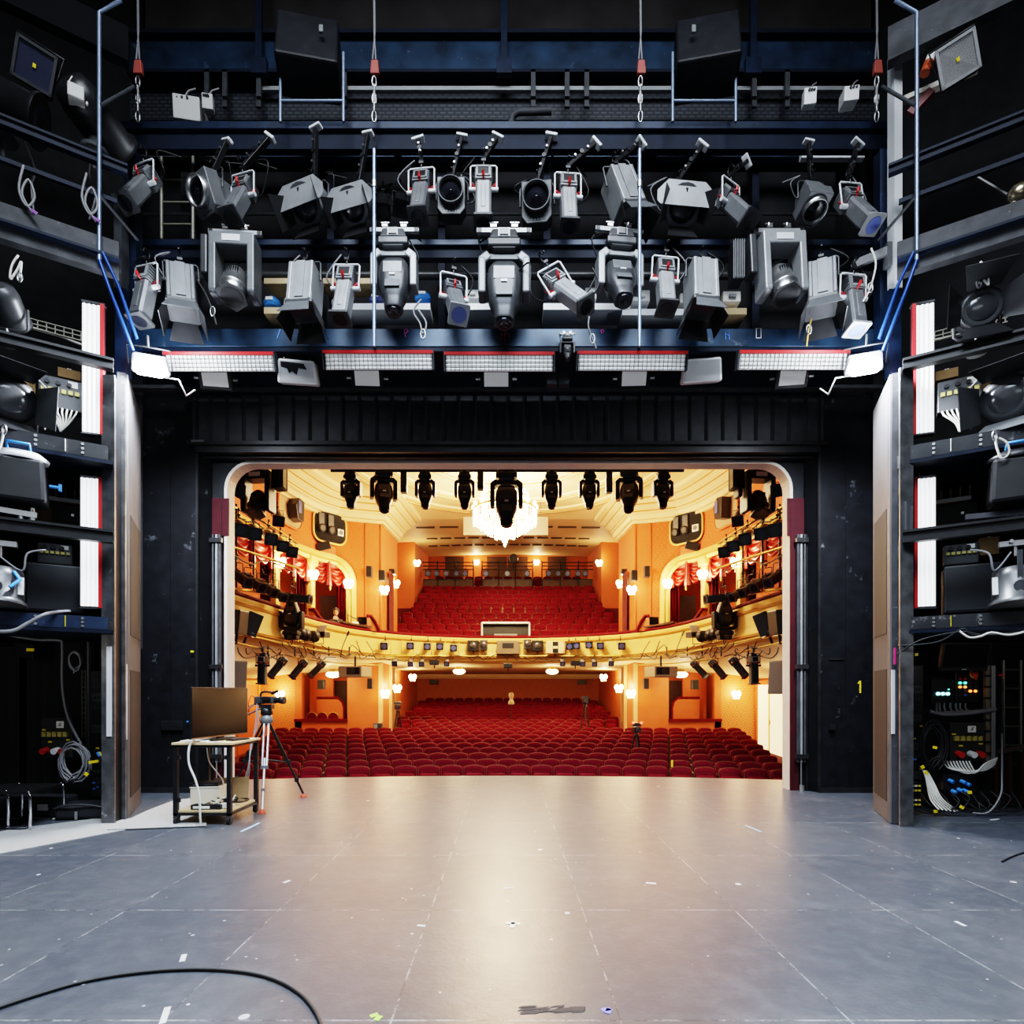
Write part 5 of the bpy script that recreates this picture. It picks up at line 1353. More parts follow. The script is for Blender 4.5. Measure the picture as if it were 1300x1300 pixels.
# side bracket at right end
t = thing('support_bracket', 'pale steel bracket arm holding the last lamp at the right end of the bridge', 'bracket')
m = MB(); m.beam(at(1085, 336, 7.5), at(1128, 318, 7.5), .06, .1); m.build('arm', lamp_light, t, bevel=.006); m = MB(); m.box(at(1127, 325, 7.5), (.06, .1, .3)); m.build('mount_plate', lamp_grey, t)

# ================================================================== TOWERS AND HINGED SIDE PANELS
for sg in (-1, 1):
    side = 'left' if sg < 0 else 'right'
    def A(x, y, Y): 
        return at(x, y, Y) if sg > 0 else at(2 * CX - x, y, Y)
    t = thing('tower_column', f'blue steel tower column at the {side} end of the bridge', 'column')
    m = MB(); z = lambda y, Y: CAMZ + (CY - y) / F * Y
    for xa, xb, mm, ya, yb, Y in ((1113, 1121, blue, 195, 470, 7.7), (1122, 1128, mat('pale_blue_steel', (.25, .32, .45), .35, .6), 195, 365, 7.72), (1131, 1141, whitemetal if sg > 0 else greysteel, 68 if sg > 0 else 250, 370, 7.5)):  # right outer flange coloured white for the bright light on it
        m = MB(); p, q = A(xa, ya, Y), A(xb, yb, Y); m.box(((p.x + q.x) / 2, Y, (p.z + q.z) / 2), (abs(q.x - p.x), .14, p.z - q.z)); m.build('flange', mm, t)
    m = MB(); p, q = A(1126, 370, 7.45), A(1141, 480, 7.45); m.box(((p.x + q.x) / 2, 7.45, (p.z + q.z) / 2), (abs(q.x - p.x), .1, p.z - q.z)); m.build('lower_column', blue, t)
    # tall guard rail tube
    t = thing('guard_rail', f'tall thin guard rail tube standing in front of the {side} tower', 'railing')
    Y = 6.9
    pts = [(1136, 0), (1164, 16), (1164, 325), (1164, 331)]
    m = MB(); m.tube([A(x, y, Y) for x, y in pts], .022, 8); m.build('upright_tube', mat('pale_blue_steel', (.25, .32, .45), .35, .6), t)
    m = MB(); m.tube([A(1164, 330, Y), A(1150, 370, Y), A(1121, 445, Y + .3)], .022, 8); m.tube([A(1160, 320, Y), A(1140, 362, Y + .1), A(1116, 430, Y + .3)], .02, 8); m.build('blue_stringer', mat('bright_blue_steel', (.02, .06, .25), .35, .4), t)
    for p_, q_ in (((1120, 110), (1162, 134)), ((1162, 250), (1115, 305))): m = MB(); m.cyl(A(*p_, Y + .5), A(*q_, Y), .02, n=8) if p_[0] < q_[0] else m.cyl(A(*p_, Y), A(*q_, Y + .5), .018, n=8); m.build('cross_tube', greysteel, t)
    # hinged panel
    near, far, top = ((4.67, 7.13), (5.04, 8.05), 5.5) if sg > 0 else ((-4.82, 7.4), (-5.33, 8.46), 5.65)
    t = thing('hinged_side_panel', f'tall grey hinged steel panel standing open at the {side} edge of the stage', 'stage panel', (near[0], near[1], 0))
    d = Vector((far[0] - near[0], far[1] - near[1], 0)); L = d.length; d.normalize(); ns = Vector((d.y, -d.x, 0)) * (1 if sg > 0 else -1)   # outward
    greyleaf = mat('grey_steel_leaf', (.115, .11, .115), .45, .1, var=.1, vscale=2)
    m = MB(); c = d * L / 2 + ns * .045
    m.beam(d * .0 + ns * .045 + Vector((0, 0, top / 2)), d * L + ns * .045 + Vector((0, 0, top / 2)), .09, top - .01); m.build('leaf', greyleaf, t, bevel=.006)
    m = MB()
    m.beam(ns * .07 - d * .006 + Vector((0, 0, .01)), ns * .07 - d * .006 + Vector((0, 0, top)), .012, .1, up=ns); m.build('edge_plate', greysteel, t)
    for zz in (.55, 1.95, 2.25, 3.3, 4.4):
        m = MB(); m.box(ns * .11 - d * .01 + Vector((0, 0, zz)), (.07, .05, .16)); m.build('hinge', greysteel, t, bevel=.006)
    for za, zb in ((.25, 1.9), (2.35, 3.9)):
        m = MB(); m.beam(d * .15 - ns * .004 + Vector((0, 0, (za + zb) / 2)), d * (L - .12) - ns * .004 + Vector((0, 0, (za + zb) / 2)), .008, zb - za); m.build('inset_panel', mat('dark_leaf_panel', (.028, .022, .023), .6), t)
    m = MB(); zz = 1.6 + (880 - 891) / F * near[1]; m.box(ns * .03 - d * .016 + Vector((0, 0, zz)), (.04, .012, .78 if sg > 0 else .95)); m.build('white_tape', whitemetal, t, label='white vertical tape strip')
    # steel post beside it
    t = thing('gallery_post', f'black steel post with scuffed edges coloured as if lit, supporting the {side} side gallery', 'post')
    p = Vector((4.78 if sg > 0 else -4.9, 7.0 if sg > 0 else 7.15, 0))
    m = MB(); m.box((p.x, p.y + .1, 2.75), (.07, .2, 5.5)); m.build('web', steel_black, t)
    m = MB(); m.box((p.x, p.y, 2.75), (.16, .025, 5.5)); m.box((p.x, p.y + .2, 2.75), (.16, .025, 5.5)); m.build('flange', mat('lit_worn_steel', (.12, .12, .125), .35, .5, var=.4, scuff=(.5, .5, .5), scuffamt=.5, scuffscale=5), t)  # flanges coloured paler to look lit, with random scuffs
    if sg < 0:
        m = MB(); m.box((p.x + .02, p.y - .02, 1.62), (.06, .012, 1.1)); m.build('white_tape', whitemetal, t, label='white vertical tape strip')
# ================================================================== SIDE GALLERIES
YAW = R(-31.9)
def gal(x, y, off=0.0, sg=None):
    """point of a side gallery seen at pixel x, y, standing off metres behind the gallery's front line"""
    s_ = 1 if x > CX else -1
    k = abs(x - CX) / F
    s = (7 * k + .849 * k * off - 4.75 - .529 * off) / (.849 + .529 * k)
    X, Y = 4.75 + .849 * s + .529 * off, 7.0 - .529 * s + .849 * off
    return Vector((s_ * X, Y, CAMZ + (CY - y) / F * Y))
def mx(x, sg): return x if sg > 0 else 2 * CX - x
for sg in (-1, 1):
    side = 'left' if sg < 0 else 'right'
    def GB(x0, y0, x1, y1, off=0): return gal(mx(x0, sg), y0, off), gal(mx(x1, sg), y1, off)
    def gbeam(name, lab, y0, y1, h, w, m, off=.08, kind='I', x0=1146, x1=1345, bolts=False):
        a, b = GB(x0, y0, x1, y1 + (y1 - y0) * (x1 - 1300) / (1300 - x0), off)
        b.z = a.z
        t = thing(name, lab, 'beam', a)
        mb = MB(); v = b - a
        (mb.ibeam if kind == 'I' else mb.beam)((0, 0, 0), v, w, h); mb.build('beam_body', m, t)
        if bolts:
            n = Vector((-v.y, v.x, 0)).normalized() * (-.5 * w - .006) * (1 if sg > 0 else -1)
            for f in (.18, .5):
                for dz in (-.3, 0, .3):
                    q = MB(); p = v * f + Vector((0, 0, dz * h)); q.cyl(p + n * .8, p + n * 1.15, .016, n=8); q.build('bolt', silver, t)
            if sg < 0 or name == 'gallery_floor_beam':
                q = MB(); p = v * .30 + n * 1.02; q.beam(p + Vector((0, 0, -h * .42)), p + Vector((0, 0, h * .42)), .035, .006, up=v); q.build('yellow_tape', yellow if y0 > 700 else paper, t)
        return t
    worn = mat('worn_black_steel', (.02, .021, .024), .4, .3, var=.3, scuff=(.20, .21, .23), scuffamt=.45, scuffscale=7)
    gbeam('gallery_girder', f'deep grey steel girder across the {side} gallery above the upper light batten', 332, 291, .40, .12, greysteel, kind='B', x0=1139)
    m_ = gbeam('gallery_girder_flange', f'thin dark ledge along the bottom of the {side} grey girder', 333, 292, .03, .18, navy, kind='B', off=.02, x0=1139)
    gbeam('gallery_rail', f'dark double rail high on the {side} gallery', 217, 166, .12, .08, navy, kind='I', x0=1128)
    gbeam('gallery_rail', f'thin dark rail below the double rail on the {side} gallery', 257, 214, .05, .05, navy, kind='B', x0=1141)
    gbeam('top_girder', f'broad grey girder in the upper {side} corner', 62, -8, .42, .14, greysteel if sg > 0 else mat('shaded_grey_steel', (.010, .011, .013), .9, spec=.05), kind='B', x0=1127, off=.3)  # left girder coloured darker to stand for the shade in that corner
    gbeam('gallery_beam', f'black steel I-beam crossing in front of the upper light batten, {side} gallery', 464, 434, .13, .1, steel_black, off=-.04)
    gbeam('gallery_beam', f'black steel I-beam crossing in front of the lower light batten, {side} gallery', 682, 669, .15, .1, steel_black, off=-.04)
    gbeam('gallery_floor_beam', f'bolted worn steel edge beam of the upper {side} gallery floor', 577, 551, .17, .1, worn, kind='B', x0=1153, bolts=True)
    gbeam('gallery_floor_beam', f'bolted worn {"blue-stained" if sg < 0 else "white-smeared"} edge beam of the lower {side} gallery floor', 792, 783, .15, .1, mat('blue_worn_steel', (.02, .035, .07), .4, .3, var=.3, scuff=(.25, .27, .3), scuffamt=.4, scuffscale=6) if sg < 0 else mat('white_smeared_steel', (.03, .03, .034), .4, .2, var=.3, scuff=(.6, .6, .6), scuffamt=.7, scuffscale=5), kind='B', x0=1153, bolts=True)
    # dark floors and backs of the gallery bays
    for nm, y in (('floor_gallery', 585), ('floor_gallery', 800)):
        mb = MB(); a, b = GB(1146, y, 1146, y, 0)[0], None
        z = a.z; s0 = Vector((sg * 4.75, 7.0, z)); d = Vector((sg * .849, -.529, 0)); n = Vector((sg * .529, .849, 0))
        q = [s0 - d * .0 + n * .02, s0 + d * 4.5 + n * .02, s0 + d * 4.5 + n * 2.4, s0 + n * 2.4]
        mb.add(q + [p - Vector((0, 0, .04)) for p in q], [(0, 1, 2, 3), (7, 6, 5, 4), (0, 4, 5, 1), (3, 2, 6, 7)]); struct(mb.build(nm, navy))
    mb = MB(); s0 = Vector((sg * 4.75, 7.0, 0)); q0, q1 = s0 + n * 2.4 - d * .3, s0 + n * 2.4 + d * 5
    mb.add([q0 + Vector((0, 0, 2.3)), q1 + Vector((0, 0, 2.3)), q1 + Vector((0, 0, 14)), q0 + Vector((0, 0, 14))], [(0, 1, 2, 3)]); struct(mb.build(f'wall_{side}_gallery', void))
    # vertical battens
    bt = make_batten(1.6, tubewhite)
    for (xc, yc), lab in (((1171, 469), 'upper'), ((1173, 689), 'lower')):
        p = gal(mx(xc, sg), yc, .30)
        o = copy_tree(bt); o.location = p; o['label'] = f'{lab} upright batten of glowing white tubes with a red edge, {side} gallery'; o['group'] = 'upright tube battens'
        o.rotation_euler = (Matrix.Rotation(R(0) + YAW * sg * .6, 4, 'Z') @ Matrix.Rotation(R(-90 if sg > 0 else 90), 4, 'Y')).to_euler()
    drop(bt)
    # speaker boxes, dimmer boxes, trays on the galleries
    def gthing(nm, lab, cat, x, y, off=.9, extra=0): return thing(nm, lab, cat, gal(mx(x, sg), y, off), YAW * sg + extra)
    t = gthing('gallery_loudspeaker', f'square black loudspeaker box on the lower {side} gallery', 'loudspeaker', 1232 if sg > 0 else 1217, 779, .75)
    H = .58
    mb = MB(); mb.box((0, 0, H / 2), (.56, .4, H)); mb.build('cabinet', cartongrey, t, bevel=.015)
    mb = MB(); mb.box((0, -.205, H / 2), (.52, .01, H - .05)); mb.build('grille', mat('dark_cloth_grille', (.035, .036, .04), .9), t)
    def dist_box(x, y, w_, h_, lab, d_=.18, off=1.1, big=True, loc=None, rz=None):
        t = thing('distribution_box', lab, 'electrical box', loc if loc is not None else gal(mx(x, sg), y, off), rz if rz is not None else YAW * sg)
        mb = MB(); mb.box((0, 0, 0), (w_, d_, h_)); mb.build('housing', lamp_mid if loc is None else mat('black_box_face', (.03, .03, .03), .5), t, bevel=.01)
        n_ = 6
        for i in range(n_):
            mb = MB(); mb.box((-w_ * .38 + w_ * .76 * i / (n_ - 1), -d_ / 2 - .012, .05 * h_), (w_ * .1, .03, h_ * .13)); mb.build('yellow_socket', mat('ochre_socket', (.5, .42, .12), .5), t)
        for i in range(3):
            mb = MB(); mb.cyl((-w_ * .3 + w_ * .25 * i, -d_ / 2, .3 * h_), (-w_ * .3 + w_ * .25 * i, -d_ / 2 - .025, .3 * h_), .028, n=8); mb.build('switch', lamp_dark, t)
        mb = MB(); mb.box((w_ * .28, -d_ / 2 - .006, .34 * h_), (w_ * .22, .01, h_ * .2)); mb.build('paper_label', paper, t)
        return t
    t = dist_box(1217 if sg > 0 else 1212, 503, .46, .40, f'brown-grey dimmer box with switches and sockets on the upper {side} gallery')
    mb = MB()
    for i in range(8): mb.tube(catmull([(-.18 + .05 * i, -.1, -.2), (-.16 + .045 * i, -.16, -.28), (-.05 + .02 * i, -.12, -.38), (-.0, -.1, -.5)], 4), .012, 5)
    mb.build('cable_bunch', cable_white, t)
    t = dist_box(1219, 705, .36, .26, f'small dark socket panel above the square loudspeaker, {side} gallery')
    for x, y, w_, h_, lab in ((1201, 479, .24, .12, 'flat brown carton on top of the dimmer box'), (1256, 496, .2, .2, 'brown carton beside the dimmer box'), (1254, 695, .2, .22, 'brown carton beside the socket panel') if sg > 0 else (1236, 655, .22, .2, 'brown carton below the letter tray')):
        t = gthing('brown_carton', f'{lab}, {side} gallery', 'box', x, y, 1.2)
        mb = MB(); mb.box((0, 0, 0), (w_, .2, h_)); mb.build('carton_body', browncard, t); mb = MB(); mb.box((0, -.0, h_ / 2 + .003), (w_ * .2, .2, .006)); mb.build('tape_strip', paper, t)
    t = gthing('letter_tray', f'wooden tray with upright dividers on the upper shelf of the {side} gallery', 'tray', 1206, 640, 1.3)
    mb = MB(); mb.box((0, 0, 0), (.42, .24, .03)); mb.box((0, .11, .1), (.42, .015, .2)); mb.build('tray_base', browncard, t)
    for i in range(5): mb = MB(); mb.box((-.2 + .1 * i, 0, .09), (.012, .22, .18)); mb.build('divider', wood, t)
    mb = MB(); mb.box((0, -.125, .02), (.42, .012, .05)); mb.build('front_strip', paper, t)
    t = gthing('dark_cabinet', f'plain dark cabinet under the letter tray, {side} gallery', 'cabinet', 1208, 668, 1.35)
    mb = MB(); mb.box((0, 0, .1), (.5, .3, .3)); mb.build('cabinet_body', cartongrey, t); mb = MB(); mb.box((.1, -.16, .12), (.03, .02, .03)); mb.build('knob', silver, t)
    t = gthing('cable_tray', f'ladder-like cable tray at the back of the upper {side} gallery', 'cable tray', 1225, 417, 1.6)
    mb = MB()
    for z_ in (-.06, .0, .06): mb.beam((-.45, 0, z_), (.45, 0, z_), .02, .012)
    for i in range(10): mb.beam((-.43 + .095 * i, 0, -.06), (-.43 + .095 * i, 0, .06), .012, .012)
    mb.build('wire_tray', mat('dull_galvanised', (.22, .21, .17), .5, .5), t)
    mb = MB(); mb.tube([(-.45, .02, -.04), (.1, .03, -.06), (.4, .02, -.12)], .02, 5); mb.build('cable', cable_white, t)
    # lanterns with barn doors on spigots
    def lantern(x, y, off, lab, aim, tilt, s_=1.0, top=False, doors=True, bodym=lamp_mid):
        t = thing('stage_lantern', lab, 'spotlight', gal(mx(x, sg), y, off), R(aim)); t.scale = (s_,) * 3
        mb = MB(); mb.cyl((0, 0, -.02), (0, 0, .2), .026, n=10); mb.lathe([(.11, -.03), (.12, .0), (.06, .03), (.05, .05)], 16); mb.cyl((-.06, 0, .05), (.06, 0, .05), .014, n=6); mb.build('spigot', silver, t)
        mb = MB(); mb.tube([(-.24, 0, .52), (-.24, 0, .24), (-.2, 0, .2), (.2, 0, .2), (.24, 0, .24), (.24, 0, .52)], .02, 6); mb.build('yoke', lamp_mid, t)
        mb = MB(); mb.lathe([(.08, .3), (.17, .26), (.2, .16), (.21, -.16), (.235, -.18), (.235, -.22), (.2, -.225)], 22); ho = mb.build('lamp_can', bodym, t, loc=(0, 0, .5)); ho.rotation_euler = (R(-tilt), 0, 0)
        mb = MB(); mb.sphere((0, 0, -.2), .18, 18, (1, 1, .35)); mb.build('lens', lens_grey, ho)
        if doors:
            for a in (0, 90, 180, 270):
                f = MB(); M = Matrix.Rotation(R(a), 4, 'Z') @ Matrix.Translation((0, -.22, -.22)) @ Matrix.Rotation(R(-35), 4, 'X') @ FRONT
                f.prism([(-.17, 0), (.17, 0), (.26, -.34), (-.26, -.34)], -.004, .004, M); f.build('barn_door', lamp_mid if a in (0, 90) else lamp_dark, ho)
        mb = MB(); mb.tube([(.1, .1, .62), (.25, .15, .8), (.3, .1, .5), (.2, .1, .2)], .012, 5); mb.build('lamp_cable', cable_black, t)
        return t
    if sg > 0:
        lantern(1240, 447, .2, 'lantern with open barn doors on a steel spigot, upper part of the right gallery', -24, 78, .9)
        bpy.data.objects[-1] if False else None
    else:
        lantern(1281, 436, .1, 'black lantern on a silver spigot clamp at the left frame edge, upper left gallery', 200, 60, .8, doors=False)
    # a lantern lying on the floor beam, looking inwards
    t = thing('resting_lantern', f'dark round-lensed lantern resting on the upper {side} gallery floor', 'spotlight', gal(mx(1284, sg), 545, .4), YAW * sg)
    mb = MB(); mb.lathe([(.1, .3), (.19, .26), (.22, .14), (.22, -.16), (.26, -.18), (.26, -.22), (.19, -.23)], 24); ho = mb.build('lamp_can', lamp_dark if sg < 0 else lamp_mid, t, loc=(0, 0, .34)); ho.rotation_euler = (R(-78), 0, R(-22 * sg))
    mb = MB(); mb.sphere((0, 0, -.2), .19, 18, (1, 1, .3)); mb.build('lens', lens_grey, ho)
    for a, m_ in ((0, lamp_dark), (90 if sg < 0 else 270, lamp_mid), (180, lamp_grey if sg > 0 else lamp_dark)):
        f = MB(); M = Matrix.Rotation(R(a), 4, 'Z') @ Matrix.Translation((0, -.24, -.22)) @ Matrix.Rotation(R(-24), 4, 'X') @ FRONT
        f.prism([(-.2, 0), (.2, 0), (.25, -.3), (-.25, -.3)], -.004, .004, M); f.build('barn_door', m_, ho)
    mb = MB(); mb.tube([(-.3, 0, .4), (-.3, 0, .02), (.3, 0, .02), (.3, 0, .4)], .02, 6); mb.build('yoke', lamp_dark, t)
    mb = MB(); mb.tube(catmull([(.0, .1, .55), (-.2 * sg, .1, .75), (-.42 * sg, .05, .5), (-.36 * sg, .05, .1)], 5), .012, 5); mb.build('lamp_cable', cable_grey, t)
    # drum lantern hung from the lower beam
    t = thing('drum_lantern', f'black drum-shaped lantern hung below the lower I-beam, {side} gallery', 'spotlight', gal(mx(1290, sg), 690, .05), YAW * sg)
    mb = MB(); mb.box((0, 0, .0), (.3, .08, .06)); mb.cyl((0, 0, 0), (0, 0, -.14), .02, n=8); mb.cyl((-.05, -.08, .02), (-.05, .08, .02), .02, n=8); mb.build('clamp', silver, t)
    mb = MB(); mb.box((0, -.2, -.36), (.045, .03, .5)); mb.cyl((0, -.22, -.5), (0, -.24, -.5), .06, n=12); mb.build('yoke_arm', greysteel, t)
    mb = MB(); mb.lathe([(.1, .18), (.2, .15), (.22, .05), (.22, -.2), (.25, -.22), (.25, -.26)], 24); ho = mb.build('drum', lamp_mid, t, loc=(.0, 0, -.45)); ho.rotation_euler = (R(-10), 0, 0)
    mb = MB(); mb.tube([(.14, -.16, .1), (.2, -.2, .0), (.12, -.22, -.1)], .02, 6); mb.build('blue_handle', bluetape, ho)
    mb = MB(); mb.box((.2 if sg < 0 else -.2, -.12, -.05), (.05, .03, .2)); mb.build('side_sticker', whiteplastic, ho)
    mb = MB(); mb.tube(catmull([(-.05, -.05, -.1), (-.2 * sg, -.1, -.3), (-.25 * sg, -.1, -.1), (-.4 * sg, .0, -.02)], 5), .012, 5); mb.build('lamp_cable', cable_grey, t)
    # lamp standing on top of the lower I-beam
    t = thing('standing_lantern', f'lantern with {"round pale top and handle" if sg < 0 else "black body on a jointed grey arm"} above the lower I-beam, {side} gallery', 'spotlight', gal(mx(1264 if sg < 0 else 1290, sg), 668, .1), YAW * sg)
    mb = MB(); mb.cyl((0, 0, -.02), (0, 0, .12), .03, n=8); mb.box((0, 0, .03), (.14, .1, .05)); mb.cyl((.1, 0, .0), (.1, 0, .22), .03, n=8); mb.beam((-.45, 0, .17), (.15, 0, .14), .06, .06); mb.build('clamp_arm', silver if sg < 0 else greysteel, t)
    mb = MB(); mb.box((0, .0, .5), (.5, .36, .5), taper=.9); ho = mb.build('lamp_body', lamp_dark, t, bevel=.04)
    mb = MB(); mb.lathe([(.26, 0), (.27, .03), (.2, .09), (.0001, .11)], 22, Matrix.Translation((0, 0, .74)) @ Matrix.Diagonal((1, .7, 1, 1))); mb.build('round_top', whitemetal if sg < 0 else lamp_dark, ho)
    mb = MB(); mb.tube([(-.1, -.1, .83), (-.1, -.14, .9), (.1, -.14, .9), (.1, -.1, .83)], .018, 6); mb.build('handle', bluetape, ho)
    mb = MB(); mb.tube([(.26, 0, .5), (.36 * 1, 0, .5)], .02, 6); mb.box((.36, 0, .5), (.03, .04, .08)); mb.build('side_lever', bluetape, ho)
    # wires looping from beams
    for pts, lab in (([(1263, 553), (1266, 570), (1272, 582), (1281, 575), (1278, 562), (1268, 556)], 'knotted pale safety wire under the upper floor beam'), ([(1243, 360), (1241, 340), (1246, 350), (1255, 362), (1253, 345), (1245, 332)], 'safety wire ring hanging below the grey girder')):
        if sg < 0: pts = [(x + 22, y - 8) for x, y in pts]
        t = thing('safety_wire', f'{lab}, {side} gallery', 'wire'); mb = MB(); mb.tube(catmull([gal(mx(x, sg), y, -.12) for x, y in pts], 5), .012, 5); mb.build('wire', cable_white, t)
        mb = MB(); x, y = pts[0]; mb.tube([gal(mx(x, sg), y, -.12) + Vector((.025 * math.cos(a), 0, .05 * math.sin(a))) for a in [2 * PI * k / 10 for k in range(10)]], .012, 5, closed=True); mb.build('snap_hook', silver, t)
    # upper corner: floodlight, followspots
    t = thing('corner_floodlight', f'square {"silver-faced" if sg > 0 else "dark"} floodlight in the upper {side} corner', 'flood light', gal(mx(1216 if sg > 0 else 1246, sg), 76 if sg > 0 else 84, .2), YAW * sg * .4)
    t.rotation_euler = (R(25), R(-14 * sg), R(-30 * sg))
    mb = MB(); mb.box((0, .06, 0), (.36, .12, .4)); mb.build('housing', lamp_dark, t, bevel=.015)
    mb = MB()
    for dx, dz, w_, h_ in ((0, .19, .38, .03), (0, -.19, .38, .03), (.18, 0, .03, .4), (-.18, 0, .03, .4)): mb.box((dx, -.01, dz), (w_, .03, h_))
    mb.build('front_frame', lamp_light if sg > 0 else lamp_mid, t)
    mb = MB(); mb.add([(-.165, -.002, -.175), (.165, -.002, -.175), (.165, -.002, .175), (-.165, -.002, .175), (0, .0, 0)], [(0, 1, 4), (1, 2, 4), (2, 3, 4), (3, 0, 4)]); mb.build('reflector', mat('reflector_foil', (.5, .5, .5), .25, .9) if sg > 0 else mat('dim_blue_glass', (.02, .024, .05), .3), t)
    mb = MB(); mb.box((0, -.012, 0), (.03, .01, .04)); mb.build('lamp_chip', yellow, t)
    mb = MB(); mb.tube([(-.2, .06, 0), (-.22, .1, .25), (.22, .1, .25), (.2, .06, 0)], .014, 5); mb.build('yoke', steel_black, t)
# follow spots high on the left and the right-hand fittings
for x, y, aim, lab in ((4, 138, 112, 'big dark follow spot on the high left gallery, at the frame edge'), (120, 156, 168, 'big dark follow spot on the high left gallery, beside the tall tube')):
    t = thing('follow_spot', lab, 'spotlight', gal(x, y + 18, .3), R(aim))
    mb = MB(); mb.lathe([(.1, .38), (.2, .34), (.24, .2), (.24, -.3), (.28, -.32), (.28, -.36)], 20); ho = mb.build('lamp_can', lamp_dark, t, loc=(0, 0, .22)); ho.rotation_euler = (R(-75), 0, 0)
    mb = MB(); mb.sphere((0, 0, -.33), .2, 14, (1, 1, .3)); mb.build('lens', lens, ho)
    mb = MB(); mb.lathe([(.14, -.2), (.15, -.16), (.08, -.12), (.05, 0)], 14); mb.cyl((0, 0, -.4), (0, 0, -.1), .03, n=8); mb.build('swivel_base', greysteel, t)
    mb = MB(); mb.cyl((.2, -.2, .1), (.32, -.24, .14), .02, n=6); mb.build('red_handle', mat('faded_red_cover', (.30, .06, .045), .6), t)
    mb = MB(); mb.tube(catmull([(.1, -.1, .1), (.3, -.2, -.2), (.2, -.2, -.5), (.3, -.2, -.8)], 5), .012, 5); mb.build('lamp_cable', cable_grey, t)
t = thing('white_power_unit', 'white boxy power unit hanging beside the tall left tube', 'electrical box', gal(97, 122, .0), -YAW)
mb = MB(); mb.box((0, 0, 0), (.16, .16, .16)); mb.build('housing', mat('pale_grey_plastic', (.42, .41, .39), .5), t, bevel=.01); mb = MB(); mb.tube([(-.08, 0, .08), (-.04, 0, .2), (.1, 0, .18), (.1, 0, -.05)], .014, 5); mb.build('cable_loop', cable_white, t)
t = thing('red_notice', 'dark red notice plate under the left corner floodlight', 'sign', gal(57, 113, .4), -YAW); mb = MB(); mb.box((0, 0, 0), (.16, .01, .24)); mb.build('plate', mat('dark_red_sign', (.14, .01, .012), .5), t)
for i in range(5):
    mb = MB(); mb.box((0, -.007, .08 - .04 * i), (.1, .003, .012)); mb.build('text_line', mat('dim_red_text', (.25, .06, .06), .5), t)
t = thing('fluorescent_fitting', 'unlit pale strip fitting in the upper right corner', 'strip light', gal(1189, 110, .6), YAW)
mb = MB(); mb.box((0, 0, 0), (.82, .1, .06)); mb.build('diffuser', mat('pale_beige_plastic', (.45, .42, .36), .5), t); mb = MB(); mb.box((0, .05, .05), (.86, .06, .04)); mb.build('backing', lamp_dark, t)
t = thing('torch_lamp', 'small white and orange beacon lamp beside the right corner floodlight', 'lamp', gal(1177, 84, .3), 0)
mb = MB(); mb.cyl((-.03, 0, -.09), (.02, 0, .04), .055, n=12); mb.build('orange_lens', mat('orange_plastic', (.35, .07, .02), .4), t); mb = MB(); mb.cyl((.02, 0, .04), (.055, 0, .13), .05, n=12); mb.build('white_cap', whiteplastic, t)
t = thing('red_brace', 'dark red diagonal brace in the upper right corner', 'brace'); mb = MB(); mb.beam(gal(1183, 115, .5), gal(1155, 145, .5), .06, .1); mb.build('brace_bar', mat('dark_red_steel', (.12, .012, .012), .5), t)
t = thing('round_silver_lamp', 'round silvery lamp at the right frame edge above the grey girder', 'lamp', gal(1294, 247, .2)); mb = MB(); mb.sphere((0, 0, 0), .12, 16); mb.build('lamp_bowl', mat('warm_silver', (.4, .34, .24), .25, .9), t); mb = MB(); mb.cyl((0, .1, .05), (-.3, .3, .5), .018, n=6); mb.build('arm', steel_black, t)
t = thing('black_flag_cloth', 'small black cloth flag hanging beside the right post', 'cloth', gal(1150, 658, -.02), YAW); mb = MB(); mb.grid(lambda u, v: (-.07 + .14 * u, .02 * math.sin(u * 9), -.24 + .5 * v * (.75 + .25 * (1 - u))), 8, 6); mb.build('cloth', mat('grey_black_cloth', (.05, .05, .055), .9), t)
for x, y, lab in ((30, 240, 'dangling grey cable loops with coloured tape below the high left rail, frame edge'), (110, 250, 'dangling cable with lilac tape below the high left rail, near the tall tube')):
    t = thing('dangling_cable', lab, 'cable'); mb = MB(); mb.tube(catmull([gal(x, y - 30, -.05), gal(x - 6, y, -.05), gal(x + 4, y + 22, -.05), gal(x + 14, y + 10, -.05), gal(x + 6, y - 12, -.05), gal(x - 2, y + 6, -.05), gal(x + 12, y + 32, -.05)], 5), .014, 5); mb.build('cable', cable_grey, t)
    mb = MB(); mb.box(gal(x + 12, y + 28, -.07), (.1, .01, .03), rot=(0, R(30), 0)); mb.build('lilac_tape', mat('lilac_tape', (.3, .14, .42), .5), t)

# ------------------------------------------------------------------ lower bays: dark back walls
for sg in (-1, 1):
    mb = MB(); mb.box((sg * 7.78, 8.75, 1.2), (4.4, .08, 2.4)); xa = 5.55 if sg > 0 else 5.45; mb.box((sg * (xa + (.6 if sg > 0 else .45)), 8.16, 1.2), (1.2 if sg > 0 else .9, .08, 2.4)); struct(mb.build(f'wall_{"left" if sg < 0 else "right"}_bay', void), 'dark back wall under the gallery')
DB = None
